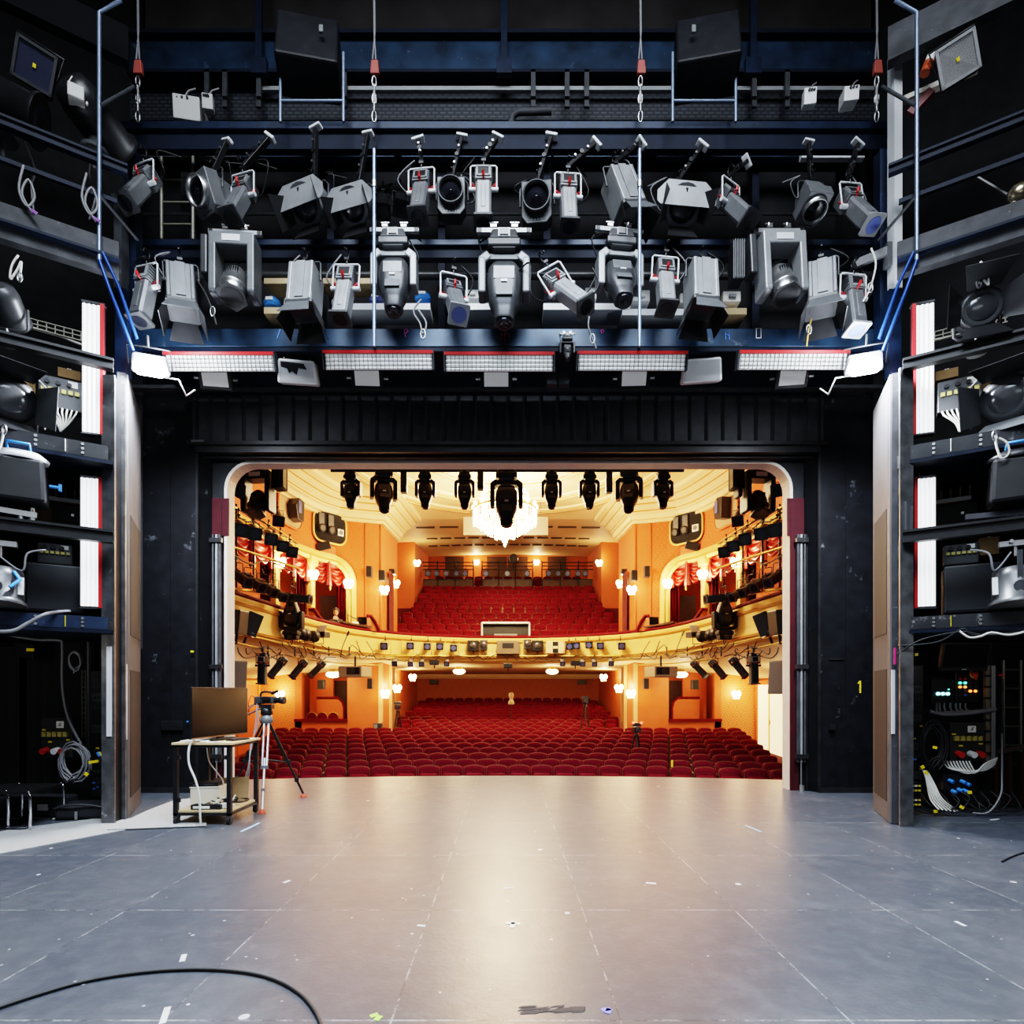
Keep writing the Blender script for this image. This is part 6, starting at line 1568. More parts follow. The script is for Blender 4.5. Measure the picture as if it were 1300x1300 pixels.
# left bay
for i, (x0, x1, lab) in enumerate(((-40, 22, 'black drape at the frame edge of the left bay'), (34, 66, 'narrow black drape beside the left distribution box'))):
    p, q = at(x0, 1000, 8.1), at(x1, 1000, 8.1); t = thing('bay_drape', lab, 'drape', (p.x, 8.1, .05))
    W = q.x - p.x; mb = MB(); mb.grid(lambda u, v: (W * u, .04 * math.sin(u * W * 40), 2.2 * v), 60, 2); mb.build('cloth', mat('soft_black_cloth', (.015, .015, .017), .9), t)
def dbox(x, y, Y, w_, h_, lab):
    t = thing('distribution_box', lab, 'electrical box', at(x, y, Y), 0)
    mb = MB(); mb.box((0, 0, 0), (w_, .2, h_)); mb.build('housing', mat('black_box_face', (.03, .03, .03), .5), t, bevel=.01)
    for i in range(5):
        mb = MB(); c = Vector((-w_ * .36 + w_ * .17 * i, -.11, .08 * h_)); mb.box(c, (w_ * .12, .05, h_ * .1)); mb.box(c + Vector((0, -.005, h_ * .06)), (w_ * .1, .06, h_ * .025)); mb.build('yellow_socket', mat('ochre_socket', (.5, .42, .12), .5), t)
    mb = MB(); mb.prism(rrect(w_ * .24, h_ * .17, .01), 0, .006, Matrix.Translation((w_ * .12, -.1, .33 * h_)) @ FRONT); mb.build('warning_label', paper, t)
    mb = MB(); mb.prism([(-.03, -.02), (0, .0), (-.01, .015), (.035, .03), (.0, .005), (.02, -.01)], .007, .009, Matrix.Translation((w_ * .12, -.1, .33 * h_)) @ FRONT); mb.build('label_mark', lamp_dark, t)
    for i, dx in enumerate((-.3, .06, .3)):
        mb = MB(); mb.cyl((w_ * dx, -.1, -.3 * h_), (w_ * dx, -.19, -.33 * h_), .042, n=12); mb.build('plug', redplastic if i != 1 else whiteplastic, t)
    for dx, dz in ((-.4, .2), (-.2, -.1), (.38, -.05)):
        mb = MB(); mb.box((w_ * dx, -.103, h_ * dz), (w_ * .12, .006, .02)); mb.build('yellow_tag', yellow, t)
    return t
dbox(79, 936, 7.95, .42, .54, 'black power distribution box with yellow sockets and red plugs in the left bay')
dbox(1221, 941, 7.95, .46, .52, 'black power distribution box with yellow sockets and red plugs in the right bay')
def coil(c, r, n, m_, lab, squash=.75, nm='cable_coil', tail=None):
    t = thing(nm, lab, 'cable', c); mb = MB()
    pts = []
    for i in range(n * 14 + 1):
        a = 2 * PI * i / 14; rr = r * (.92 + .2 * math.sin(i * .23 + i // 14) + .04 * random.uniform(-1, 1)); pts.append((rr * squash * math.sin(a) + .03 * math.sin(i // 14 * 2.3), -.03 * math.sin(i * .37) - .04, -r + rr * -math.cos(a) + .04 * math.sin(i // 14 * 1.7)))
    mb.tube(pts, .012, 5); mb.build('coil', m_, t)
    mb = MB(); mb.cyl((0, .05, .02), (0, -.06, .02), .012, n=6); mb.build('hook', steel_black, t)
    return t
coil(at(97, 944, 7.7), .24, 9, cable_grey, 'hanging coil of grey cable beside the left distribution box')
coil(at(1181, 918, 7.75), .30, 7, cable_black, 'hanging coil of black cable left of the right distribution box', .5)
coil(at(98, 830, 7.6), .12, 2, cable_grey, 'small loop of cable with yellow tape hanging high in the left bay')
# ladder-like cable trunk, pipe, loose conduit
t = thing('cable_ladder', 'narrow vertical cable ladder beside the coil in the left bay', 'cable tray'); mb = MB()
for x in (104, 108.5): mb.cyl(at(x, 850, 8.0), at(x, 936, 8.0), .008, n=5)
for i in range(13): mb.cyl(at(104, 853 + 6.5 * i, 8.0), at(108.5, 853 + 6.5 * i, 8.0), .006, n=5)
mb.build('wire_ladder', mat('dull_galvanised', (.22, .21, .17), .5, .5), t)
mb = MB(); mb.cyl(at(113, 815, 8.0), at(113, 950, 8.0), .035, n=8); mb.build('conduit', lamp_mid, t)
t = thing('bent_conduit', 'grey flexible conduit running under the left gallery and down to the coil', 'cable'); mb = MB(); mb.tube(catmull([gal(-20, 801, -.1), gal(15, 801, -.12), gal(36, 791, -.12), gal(60, 779, -.1), at(88, 776, 7.0)], 6), .02, 6); mb.build('upper_run', cable_grey, t)
mb = MB(); mb.tube(catmull([at(-5, 803, 7.2), at(45, 812, 7.6), at(75, 813, 7.75), at(79, 822, 7.75), at(79, 870, 7.75), at(86, 910, 7.75), at(103, 945, 7.75)], 6), .018, 6); mb.build('lower_run', cable_grey, t)
def rack(x0, x1, y0, y1, Y, lab, dots):
    t = thing('equipment_rack', lab, 'equipment rack', at((x0 + x1) / 2, y1, Y)); u = Y / F; W, H = (x1 - x0) * u, (y1 - y0) * u
    mb = MB(); mb.box((0, .075, H / 2), (W, .15, H)); mb.build('rack_frame', lamp_dark, t)
    n = 12
    for i in range(n):
        mb = MB(); mb.box((0, -.004, H * (i + .5) / n), (W * .84, .02, H / n * .8)); f = mb.build('rack_unit', lamp_dark if i % 3 else lamp_mid, t)
        mb = MB()
        for k in range(6): mb.box((-W * .32 + W * .128 * k, -.016, H * (i + .5) / n), (W * .06, .008, H / n * .25))
        mb.build('socket', steel_black if i % 2 else greysteel, f)
    for i in range(dots):
        mb = MB(); mb.box((random.uniform(-.4, .4) * W, -.02, random.uniform(.05, .5) * H), (.04, .012, .022)); mb.build('marker_tape', random.choice([yellow, yellow, bluetape, mat('green_tape', (.1, .4, .2), .5)]), t)
    return t
rack(115, 150, 852, 1012, 7.95, 'dark equipment rack with yellow tape marks in the left bay', 16)
rack(1139, 1172, 845, 990, 7.9, 'dark equipment rack beside the right hinged panel', 8)
t = thing('tape_bundle', 'white and black cable bundle tied with yellow tape in front of the left rack', 'cable'); mb = MB()
for i in range(4): mb.tube(catmull([at(141 + i, 904, 7.7), at(137 + i * 1.5, 925, 7.68), at(134 + i * 2, 945, 7.68), at(140 + i, 967, 7.7)], 5), .009, 5)
mb.build('cable', cable_white, t)
mb = MB()
for i in range(6): mb.tube(catmull([at(112 + i * 5, 968 - i * 3, 7.7), at(125 + i * 4, 955 - i * 4, 7.6), at(138 + i * 2, 985 - i * 5, 7.6), at(120 + i, 998 - i, 7.7)], 5), .010, 5)
mb.build('cable_tangle', cable_black, t)
for x, y, w_ in ((137, 908, .09), (119, 967, .12), (129, 958, .08), (110, 983, .05)):
    mb = MB(); mb.box(at(x, y, 7.58), (w_, .02, .035), rot=(0, R(random.uniform(-40, 40)), 0)); mb.build('yellow_wrap', yellow, t)
for x, y in ((124, 955), (131, 980), (146, 962)): mb = MB(); mb.cyl(at(x, y, 7.58), at(x + 3, y + 5, 7.58), .022, n=8); mb.build('blue_connector', bluetape, t)
t = thing('bay_work_lamp', 'dark lamp box with yellow tag under the left gallery', 'lamp', at(38, 824, 7.8)); mb = MB(); mb.box((0, 0, 0), (.26, .22, .2), rot=(R(15), R(8), 0)); mb.build('lamp_body', lamp_dark, t, bevel=.01); mb = MB(); mb.box((.12, -.14, -.02), (.1, .01, .04)); mb.build('yellow_tag', yellow, t)
t = thing('window_gap', 'pale lit gap between the two black drapes in the left bay', 'opening', at(18, 878, 8.4)); mb = MB(); mb.box((0, 0, 0), (.09, .02, .36)); mb.build('pale_panel', mat('dim_cream', (.3, .28, .22), .7), t); mb = MB(); mb.box((0, -.015, .0), (.09, .02, .03)); mb.build('cross_bar', lamp_dark, t)
# right bay
t = thing('wall_monitor', 'switched-off black monitor tilted down under the right gallery', 'monitor', at(1226, 834, 7.7)); t.rotation_euler = (R(12), 0, R(-4))
mb = MB(); mb.box((0, .03, 0), (.6, .06, .38)); mb.build('bezel', lamp_dark, t, bevel=.008); mb = MB(); mb.box((0, -.004, .015), (.55, .006, .31)); mb.build('screen', screen, t); mb = MB(); mb.box((0, -.006, -.165), (.06, .004, .008)); mb.build('silver_mark', whitemetal, t); mb = MB(); mb.cyl((0, .05, 0), (0, .4, .1), .03, n=8); mb.build('wall_arm', steel_black, t)
t = thing('cyan_control_box', 'small control panel with three cyan lit buttons in the right bay', 'control panel', at(1197, 878, 7.95)); mb = MB(); mb.box((0, .05, 0), (.3, .1, .34)); mb.build('housing', lamp_dark, t, bevel=.008)
for i in range(3): mb = MB(); mb.cyl((-.07 + .065 * i, 0, -.03), (-.07 + .065 * i, -.02, -.03), .022, n=12); mb.build('cyan_button', ledblue, t)
for i in range(4): mb = MB(); mb.cyl((-.075 + .05 * i, 0, .03), (-.075 + .05 * i, -.012, .03), .009, n=8); mb.build('small_lamp', ledgreen if i == 3 else lamp_mid, t)
t = thing('button_control_box', 'control panel with rows of green, orange and red buttons in the right bay', 'control panel', at(1228, 872, 7.95)); mb = MB(); mb.box((0, .05, 0), (.32, .1, .42)); mb.build('housing', lamp_dark, t, bevel=.008)
cols = [[redplastic, redplastic, lamp_mid, redplastic], [ledgreen, ledgreen, lamp_mid, lamp_mid], [ledorange, ledorange, lamp_mid, lamp_mid], [lamp_mid, lamp_grey, ledorange, ledorange], [lamp_mid, bluetape, lamp_mid, lamp_mid]]
for r_ in range(5):
    for c_ in range(4): mb = MB(); p = Vector((-.105 + .07 * c_, 0, .11 - .056 * r_)); mb.cyl(p, p + Vector((0, -.018, 0)), .017, n=10); mb.build('round_button', cols[r_][c_], t)
mb = MB(); mb.lathe([(.05, 0), (.045, .03), (.02, .05)], 14, Matrix.Translation((.09, 0, .175)) @ FRONT); mb.build('stop_button', mat('red_stop', (.5, .03, .02), .4), t); mb = MB(); mb.cyl((.09, -.001, .175), (.09, -.006, .175), .06, n=18); mb.build('yellow_collar', yellow, t)
t = thing('conduit_bundle', 'bundle of grey conduits curving below the two control panels', 'cable'); mb = MB()
for i, x in enumerate((1189, 1193, 1199, 1207, 1214, 1219, 1226)): mb.tube(catmull([at(x, 893, 7.85), at(x, 900, 7.8), at(x + 8, 905 - i * .4, 7.8), at(1262, 902 - i * .5, 7.8)], 5), .013, 5)
mb.tube(catmull([at(1180, 903, 7.8), at(1200, 907, 7.78), at(1235, 905, 7.78), at(1264, 900, 7.8)], 5), .022, 6); mb.build('conduit', cable_grey, t)
t = thing('cable_riser', 'vertical cable trunk with taped bands at the right of the right bay', 'cable trunk'); mb = MB(); mb.beam(at(1256, 845, 7.9), at(1256, 975, 7.9), .05, .13, up=(1, 0, 0)); mb.build('trunk', mat('pale_brown_cable', (.22, .17, .12), .6), t)
for i in range(9): mb = MB(); mb.box(at(1257, 858 + 14 * i, 7.86), (.16, .03, .02)); mb.build('band', lamp_dark, t)
mb = MB()
for i in range(5): mb.cyl(at(1259 + i, 845, 7.85), at(1259 + i, 970, 7.85), .010, n=5)
mb.build('loose_cable', cable_grey, t)
t = thing('cable_swag', 'sagging bundle of pale cables under the right distribution box', 'cable'); mb = MB()
for i in range(9): mb.tube(catmull([at(1198 + 4 * i, 966, 7.8), at(1204 + 4 * i, 975 + i * .3, 7.75), at(1225 + 2 * i, 981 + random.uniform(-2, 2), 7.72), at(1250, 978 - i, 7.75), at(1263 + i * .4, 970 - i, 7.78)], 5), .011, 5)
mb.build('cable', cable_white, t)
t = thing('floor_cables', 'tangle of cables with yellow tags on the floor of the right bay', 'cable'); mb = MB(); mk_ = MB()
for i in range(6): mb.tube(catmull([at(1172 + i, 978, 7.75), at(1176 + i * 2, 990 + i, 7.7), at(1181 + 3 * i, 1014, 7.6), at(1192 + 5 * i, 1028 + i * .6, 7.45 + .03 * i)], 5), .011, 5)
mb.build('white_cable', cable_white, t)
for i in range(9): 
    x = 1140 + i * 13; mk_.tube(catmull([at(x, 1000 + i, 7.8), at(x + 15, 1022, 7.6), at(x + 35, 1032 - (i % 3), 7.55), at(x + 52, 1026 - (i % 4) * 4, 7.6), at(x + 40, 1005, 7.7)], 5), .010, 5)
mk_.build('black_cable', cable_black, t)
for x, y in ((1151, 1031), (1188, 1030), (1221, 1025), (1231, 1006), (1171, 974), (1176, 981), (1187, 949), (1163, 831), (1146, 844)): mb = MB(); mb.box(at(x, y, 7.5 if y > 900 else 7.6), (.045, .02, .035), rot=(0, R(random.uniform(-40, 40)), 0)); mb.build('yellow_tag', yellow, t)
t = thing('long_cable', 'single thin cable hanging at the far right of the right bay', 'cable'); mb = MB(); mb.tube(catmull([at(1272, 930, 7.7), at(1272, 985, 7.6), at(1270, 1010, 7.5), at(1255, 1031, 7.45), at(1235, 1032, 7.5)], 6), .011, 5); mb.build('cable', cable_grey, t); mb = MB(); mb.cyl(at(1272, 918, 7.7), at(1272, 931, 7.7), .02, n=8); mb.build('plug', lamp_dark, t)
for i, y in enumerate((1001, 1019)):
    t = thing('stage_box', f'small socket box with rows of yellow markers by the right hinged panel, {"upper" if i == 0 else "lower"} one', 'socket box', at(1156, y, 7.6)); mb = MB(); mb.box((0, .06, 0), (.30, .12, .15)); mb.build('housing', lamp_dark, t)
    mb = MB(); mb.box((-.13, -.002, 0), (.05, .012, .14)); mb.build('end_plate', lamp_light, t)
    for r_ in range(2):
        for k in range(5): mb = MB(); mb.box((-.07 + .045 * k, -.006, .035 - .06 * r_), (.028, .014, .02)); mb.build('yellow_marker', yellow if (k + r_) % 3 else whiteplastic, t)
t = thing('blue_plug_cluster', 'cluster of blue plugs on a dark block near the floor of the right bay', 'plugs', at(1214, 998, 7.75)); mb = MB(); mb.box((0, .06, .05), (.34, .12, .2)); mb.build('block', lamp_dark, t)
for dx, dz in ((-.1, .08), (.06, .07), (.12, .04), (.02, -.04), (.09, -.05), (-.06, -.06)): mb = MB(); mb.cyl((dx, 0, dz), (dx + .02, -.06, dz - .02), .026, n=10); mb.build('plug', bluetape, t)
t = thing('measuring_pole', 'thin pole with red tip leaning at the right of the right bay', 'pole'); mb = MB(); mb.cyl(at(1273, 862, 7.8), at(1273, 960, 7.8), .012, n=6); mb.build('shaft', greysteel, t); mb = MB(); mb.cyl(at(1268, 857, 7.79), at(1274, 857, 7.79), .014, n=6); mb.build('red_tip', mat('bright_red', (.6, .05, .03), .4), t)
t = thing('dark_ladder', 'dark ladder standing in the shadow at the right frame edge', 'ladder'); mb = MB()
for x in (1274, 1296): mb.cyl(at(x, 838, 8.3), at(x, 1018, 8.3), .02, n=6)
mb.build('stile', mat('dull_galvanised', (.22, .21, .17), .5, .5), t)
for i in range(6): mb = MB(); mb.cyl(at(1274, 850 + 24 * i, 8.3), at(1296, 850 + 24 * i, 8.3), .013, n=6); mb.build('rung', mat('dull_galvanised', (.22, .21, .17), .5, .5), t)
t = thing('stacked_trestle', 'dark wooden trestle in the shadow behind the right bay cables', 'trestle'); mb = MB(); mb.beam(at(1258, 956, 8.2), at(1300, 948, 8.0), .1, .06); mb.build('top_rail', darkwood, t)
for x in (1262, 1280, 1296): mb = MB(); mb.beam(at(x, 955, 8.15), at(x + 2, 1022, 8.15), .06, .06); mb.build('leg', darkwood, t)
t = thing('magenta_tape', 'short magenta tape strip on the edge of the right bay', 'tape'); mb = MB(); mb.box(at(1136, 833, 7.05), (.02, .01, .2)); mb.build('tape', mat('magenta_tape', (.6, .03, .2), .5), t)
t = thing('bay_wires', 'loose wires draped along the underside of the right gallery', 'cable'); mb = MB()
for pts in ([(1140, 830), (1170, 812), (1220, 802), (1250, 806), (1300, 802)], [(1140, 820), (1190, 815), (1222, 798), (1232, 805), (1262, 806)], [(1222, 803), (1235, 811), (1248, 806), (1260, 803)]): mb.tube(catmull([gal(x, y, -.02) for x, y in pts], 6), .010, 5)
mb.build('wire', cable_black, t); mb = MB(); mb.tube(catmull([gal(x, y, -.1) for x, y in ((1218, 801), (1230, 809), (1244, 808), (1258, 803), (1280, 806), (1300, 802))], 6), .012, 5); mb.build('pale_wire', cable_white, t)
# ================================================================== THINGS ON THE STAGE
# trolley
X0, X1, Y0, Y1, ZT = -4.06, -3.36, 7.06, 7.86, .985
t = thing('equipment_trolley', 'black-framed trolley on casters with plywood shelves carrying the television', 'trolley', ((X0 + X1) / 2, (Y0 + Y1) / 2, 0))
W, D = X1 - X0, Y1 - Y0
for sx in (-1, 1):
    for sy in (-1, 1):
        mb = MB(); mb.box((sx * (W / 2 - .025), sy * (D / 2 - .025), .545), (.05, .05, .86)); mb.build('corner_post', steel_black, t)
        mb = MB(); mb.cyl((sx * (W / 2 - .03) - .018, sy * (D / 2 - .03), .05), (sx * (W / 2 - .03) + .018, sy * (D / 2 - .03), .05), .05, n=14); c = mb.build('caster_wheel', rubber, t); mb = MB(); mb.box((sx * (W / 2 - .03), sy * (D / 2 - .03), .095), (.06, .06, .03)); mb.box((sx * (W / 2 - .03) - .026, sy * (D / 2 - .03), .065), (.006, .05, .07)); mb.box((sx * (W / 2 - .03) + .026, sy * (D / 2 - .03), .065), (.006, .05, .07)); mb.build('caster_fork', greysteel, c)
for z_, nm in ((.955, 'upper_rail'), (.13, 'lower_rail')):
    mb = MB()
    for s_ in (-1, 1): mb.box((0, s_ * (D / 2 - .025), z_), (W, .045, .03)); mb.box((s_ * (W / 2 - .025), 0, z_), (.045, D, .03))
    mb.build(nm, steel_black, t)
mb = MB(); mb.box((0, 0, ZT - .0), (W + .03, D + .02, .028)); mb.build('top_shelf', wood, t, bevel=.004)
mb = MB(); mb.box((0, 0, .16), (W - .06, D - .06, .028)); mb.build('bottom_shelf', wood, t, bevel=.004)
mb = MB()
for sx in (-1, 1): mb.box((sx * (W / 2 - .05), -D / 2 + .02, .3), (.06, .03, .05)); mb.box((sx * (W / 2 - .05), -D / 2 + .02, .82), (.06, .03, .05))
mb.build('corner_bracket', steel_black, t)
TZ = ZT + .014
# television, screen turned to the middle of the stage
t = thing('television', 'large flat television with dark glossy screen standing on the trolley', 'television', (-3.69, 7.5, TZ), R(80))
mb = MB(); mb.box((0, .015, .36), (1.1, .035, .63)); mb.build('casing', lamp_dark, t, bevel=.005)
mb = MB(); mb.box((0, -.004, .365), (1.076, .004, .6)); mb.build('screen', screen, t)
mb = MB(); mb.box((0, -.006, .054), (1.1, .008, .012)); mb.build('lower_bezel', mat('bronze_trim', (.25, .16, .1), .3, .7), t)
mb = MB(); mb.box((0, .02, .02), (.5, .2, .012)); mb.box((0, .02, .05), (.1, .04, .07)); mb.build('stand', lamp_dark, t)
mb = MB(); mb.box((0, -.007, .66), (.3, .003, .006)); mb.build('top_trim', lamp_mid, t)
t = thing('laptop', 'closed white laptop lying on the trolley in front of the television', 'laptop', (-3.86, 7.22, TZ), R(6)); mb = MB(); mb.box((0, 0, .008), (.3, .22, .014)); mb.build('body', whiteplastic, t, bevel=.004); mb = MB(); mb.box((0, 0, .018), (.3, .22, .006)); mb.build('lid', whitemetal, t, bevel=.002)
t = thing('keyboard', 'small black keyboard on the right rear of the trolley top', 'keyboard', (-3.45, 7.45, TZ), R(75)); mb = MB(); mb.box((0, 0, .01), (.3, .12, .018)); mb.build('body', lamp_dark, t, bevel=.004); mb = MB()
for i in range(8):
    for k in range(3): mb.box((-.12 + .034 * i, -.035 + .034 * k, .021), (.026, .026, .006))
mb.build('key', lamp_mid, t)
t = thing('white_note_sheet', 'loose white sheet of paper on the trolley top', 'paper', (-3.62, 7.16, TZ), R(-8)); mb = MB(); mb.grid(lambda u, v: (.21 * (u - .5), .15 * (v - .5), .002 + .008 * u * u), 6, 4); mb.build('sheet', paper, t)
SZ = .175
t = thing('power_strip', 'black power strip with white sockets at the front of the lower trolley shelf', 'power strip', (-3.7, 7.16, SZ), R(2)); mb = MB(); mb.box((0, 0, .03), (.36, .07, .06)); mb.build('body', lamp_dark, t, bevel=.006); mb = MB(); mb.box((-.05, -.037, .03), (.2, .004, .03)); mb.build('white_label', paper, t)
for i in range(5): mb = MB(); mb.cyl((-.13 + .06 * i, 0, .06), (-.13 + .06 * i, 0, .068), .022, n=12); mb.build('socket', lamp_mid, t)
t = thing('white_plastic_box', 'cream white box standing on the lower trolley shelf', 'box', (-3.8, 7.42, SZ), R(4)); mb = MB(); mb.box((0, 0, .12), (.36, .26, .24)); mb.build('box_body', mat('cream_plastic', (.72, .66, .52), .5), t, bevel=.008); mb = MB(); mb.box((0, 0, .245), (.37, .27, .014)); mb.build('lid', mat('cream_plastic', (.72, .66, .52), .5), t)
t = thing('media_player', 'flat black player box lying on top of the cream white box', 'player', (-3.83, 7.42, SZ + .253), R(8)); mb = MB(); mb.box((0, 0, .025), (.34, .22, .05)); mb.build('case', lamp_dark, t, bevel=.004); mb = MB(); mb.box((.06, -.112, .025), (.12, .004, .02)); mb.build('front_display', lens_grey, t); mb = MB(); mb.box((-.1, -.113, .025), (.05, .004, .01)); mb.build('slot', silver, t)
t = thing('cardboard_wedge', 'brown board leaning on the cream box on the lower trolley shelf', 'board', (-3.62, 7.62, SZ), R(20)); mb = MB(); mb.box((0, 0, .17), (.42, .012, .34), rot=(R(-35), 0, 0)); mb.build('board', browncard, t)
t = thing('white_adapter', 'white plug adapter among the cables on the lower trolley shelf', 'adapter', (-3.5, 7.22, SZ), R(10)); mb = MB(); mb.box((0, 0, .035), (.11, .07, .06)); mb.build('body', whiteplastic, t, bevel=.008); mb = MB(); mb.cyl((.05, 0, .035), (.1, 0, .035), .016, n=8); mb.build('plug', whiteplastic, t)
t = thing('cable_tangle', 'tangle of black cables on the lower trolley shelf', 'cable', (-3.56, 7.3, SZ)); mb = MB()
for i in range(9):
    c = Vector((random.uniform(-.16, .14), random.uniform(-.06, .3), 0)); r0 = random.uniform(.05, .11); ph = random.random() * 6
    mb.tube([c + Vector((r0 * math.cos(a + ph), r0 * .8 * math.sin(a + ph), .03 + .09 * abs(math.sin(a * .5 + ph)) * (1 if i % 2 else .3))) for a in [2 * PI * k / 16 for k in range(20)]], .008, 5)
mb.build('black_cable', cable_black, t); mb = MB(); mb.tube(catmull([(-.1, -.1, .03), (0, -.02, .12), (.05, .1, .05), (.12, .05, .14), (.1, -.08, .03)], 6), .008, 5); mb.build('white_cable', cable_white, t)
mb = MB(); mb.tube(catmull([at(246, 938, 7.1), at(240, 950, 7.02), at(240, 970, 7.0), at(248, 990, 7.0), at(253, 1010, 7.0), at(254, 1035, 7.0), Vector((-3.71, 7.02, .012)), Vector((-3.76, 6.95, .012))], 8), .014, 6)
t = thing('white_hanging_cable', 'thick white cable hanging from the trolley top to the floor', 'cable'); mb.build('cable', cable_white, t)
t = thing('grey_hanging_cable', 'thin white cable dropping from the trolley top to the lower shelf', 'cable'); mb = MB(); mb.tube(catmull([at(262, 940, 7.3), at(265, 965, 7.35), at(275, 980, 7.4), at(283, 992, 7.45), at(282, 1004, 7.45)], 8), .009, 6); mb.build('cable', cable_white, t)
t = thing('camera_cable', 'thin cables sagging from the video camera to the trolley', 'cable'); mb = MB()
for k, m_ in enumerate((0, 1, 2)): mb.tube(catmull([at(326, 893, 8.35), at(324 + k * 2, 920, 8.3), at(320 - k, 945, 8.2), at(312 + k * 2, 985, 8.0), at(300 + 3 * k, 1010, 7.75), at(294, 1018, 7.6)], 7), .006, 5)
mb.build('cable', cable_grey, t)
# video tripod and camera
A = Vector((-3.56, 8.6, 1.20)); feet = [Vector((-3.27, 7.75, 0)), Vector((-3.14, 8.95, 0)), Vector((-4.35, 9.15, 0))]
t = thing('video_tripod', 'tall video tripod with silver front leg standing at the stage edge', 'tripod', (A.x, A.y, 0)); o0 = Vector((A.x, A.y, 0))
for i, f in enumerate(feet):
    a = A - o0 + (f - A).normalized() * .03; a.z = 1.2; b = f - o0 + Vector((0, 0, .05)); mid = a.lerp(b, .55); m_ = mat('silver_leg', (.38, .39, .4), .35, .7) if i == 0 else lamp_dark
    sd = (b - a).cross(Vector((0, 0, 1))).normalized() * .03
    mb = MB(); mb.cyl(a + sd, mid + sd, .016, n=8); mb.cyl(a - sd, mid - sd, .016, n=8); mb.cyl(mid - (b - a) * .1, b, .017, n=8); l = mb.build('leg', m_, t, label='silver front leg' if i == 0 else 'black leg')
    mb = MB(); mb.beam(mid - sd * 1.6, mid + sd * 1.6, .06, .05); mb.beam(a.lerp(b, .8) - sd * .7, a.lerp(b, .8) + sd * .7, .05, .06); mb.build('leg_clamp', lamp_dark if i else lamp_grey, l)
    mb = MB(); mb.lathe([(.05, 0), (.05, .02), (.02, .06)], 12, Matrix.Translation(f - o0)); mb.build('foot', mat('orange_red_rubber', (.45, .07, .03), .6), l)
mb = MB(); c = (A - o0).copy(); c.z = .62
for f in feet: mb.cyl(c, (f - o0) * .55 + Vector((0, 0, .56)), .01, n=6)
mb.build('spreader', lamp_mid, t)
mb = MB(); mb.lathe([(.07, 1.15), (.09, 1.18), (.09, 1.22), (.075, 1.26), (.06, 1.28)], 16); mb.build('bowl', lamp_grey, t)
mb = MB(); mb.lathe([(.07, 1.28), (.085, 1.3), (.08, 1.36), (.06, 1.38)], 16); mb.box((0, 0, 1.40), (.18, .13, .07)); mb.cyl((-.05, -.05, 1.38), (-.36, -.2, 1.22), .013, n=8); mb.build('fluid_head', lamp_dark, t)
t = thing('video_camera', 'black shoulder video camera with top handle on the tall tripod', 'video camera', (A.x, A.y, 1.44), R(-12)); t.scale = (.72,) * 3
mb = MB(); mb.box((-.02, 0, .08), (.42, .15, .15)); mb.box((-.2, 0, .06), (.12, .12, .16)); mb.build('body', lamp_mid, t, bevel=.02)
mb = MB(); mb.lathe([(.055, 0), (.06, .12), (.075, .13), (.08, .22), (.06, .225)], 18, Matrix.Translation((.18, 0, .08)) @ Matrix.Rotation(R(90), 4, 'Y')); mb.build('lens_barrel', lamp_dark, t)
mb = MB(); mb.tube(catmull([(-.14, 0, .15), (-.12, 0, .23), (0, 0, .25), (.14, 0, .23)], 5), .022, 8); mb.cyl((.12, -.0, .22), (.26, -.02, .26), .032, n=10); mb.build('top_handle', lamp_dark, t)
mb = MB(); mb.box((.04, -.11, .12), (.2, .06, .07)); mb.build('viewfinder', lamp_dark, t, bevel=.01)
mb = MB(); mb.cyl((-.25, -.03, .0), (-.38, -.06, -.09), .02, n=8); mb.build('silver_connector', silver, t)
mb = MB(); mb.tube(catmull([(-.25, 0, .12), (-.36, 0, .16), (-.42, 0, .0), (-.4, 0, -.25)], 6), .008, 5); mb.build('cable', cable_black, t)
# tubular bench, bags and mats at the left
t = thing('tubular_bench', 'low black-topped bench with chrome tubular legs at the left edge', 'bench')
zb = 1.6 - (999 - 880) / F * 7.1
xs = (at(-60, 0, 6.9).x, at(36, 0, 6.75).x, at(83, 0, 7.35).x)
mb = MB(); mb.add([(-6.6, 6.72, zb), (at(36, 0, 6.78).x, 6.78, zb), (at(80, 0, 7.38).x, 7.38, zb), (-6.3, 7.4, zb)], [(0, 1, 2, 3)]); mb.build('seat_top', lamp_dark, t, solid=.035)
for xa, Y in ((36, 6.78), (8, 6.85)):
    mb = MB(); x = at(xa, 0, Y).x; mb.tube(catmull([(x, Y, zb), (x + .03, Y - .01, zb - .1), (x + .02, Y, .1), (x - .02, Y, .02), (x - .4, Y, .018)], 5), .017, 8); mb.build('leg', chrome, t)
for xa, Y in ((81, 7.38), (28, 7.36)):
    mb = MB(); x = at(xa, 0, Y).x; mb.tube(catmull([(x - .04, Y, zb - .0), (x, Y, zb - .06), (x, Y, .1), (x - .04, Y, .02), (x - .4, Y, .018)], 5), .015, 8); mb.build('leg', chrome, t)
t = thing('flat_black_bag', 'black padded carrying bag lying flat beside the left rack', 'bag', at(113, 1036, 7.55), R(10)); t.location.z = 0
mb = MB(); mb.box((0, 0, .10), (.62, .42, .18), taper=.93); mb.build('bag_body', mat('black_nylon', (.014, .015, .018), .6, bump=.3), t, bevel=.04); mb = MB(); mb.tube(catmull([(-.3, -.2, .15), (-.1, -.24, .2), (.1, -.22, .19), (.3, -.2, .14)], 5), .012, 5); mb.build('zip_flap', lamp_mid, t); mb = MB(); mb.box((-.04, -.222, .06), (.03, .01, .1)); mb.build('grey_strap', cable_grey, t)
t = thing('long_black_case', 'long black soft case with a pale patch under the tubular bench', 'bag', at(58, 1034, 7.6), 0); t.location.z = 0
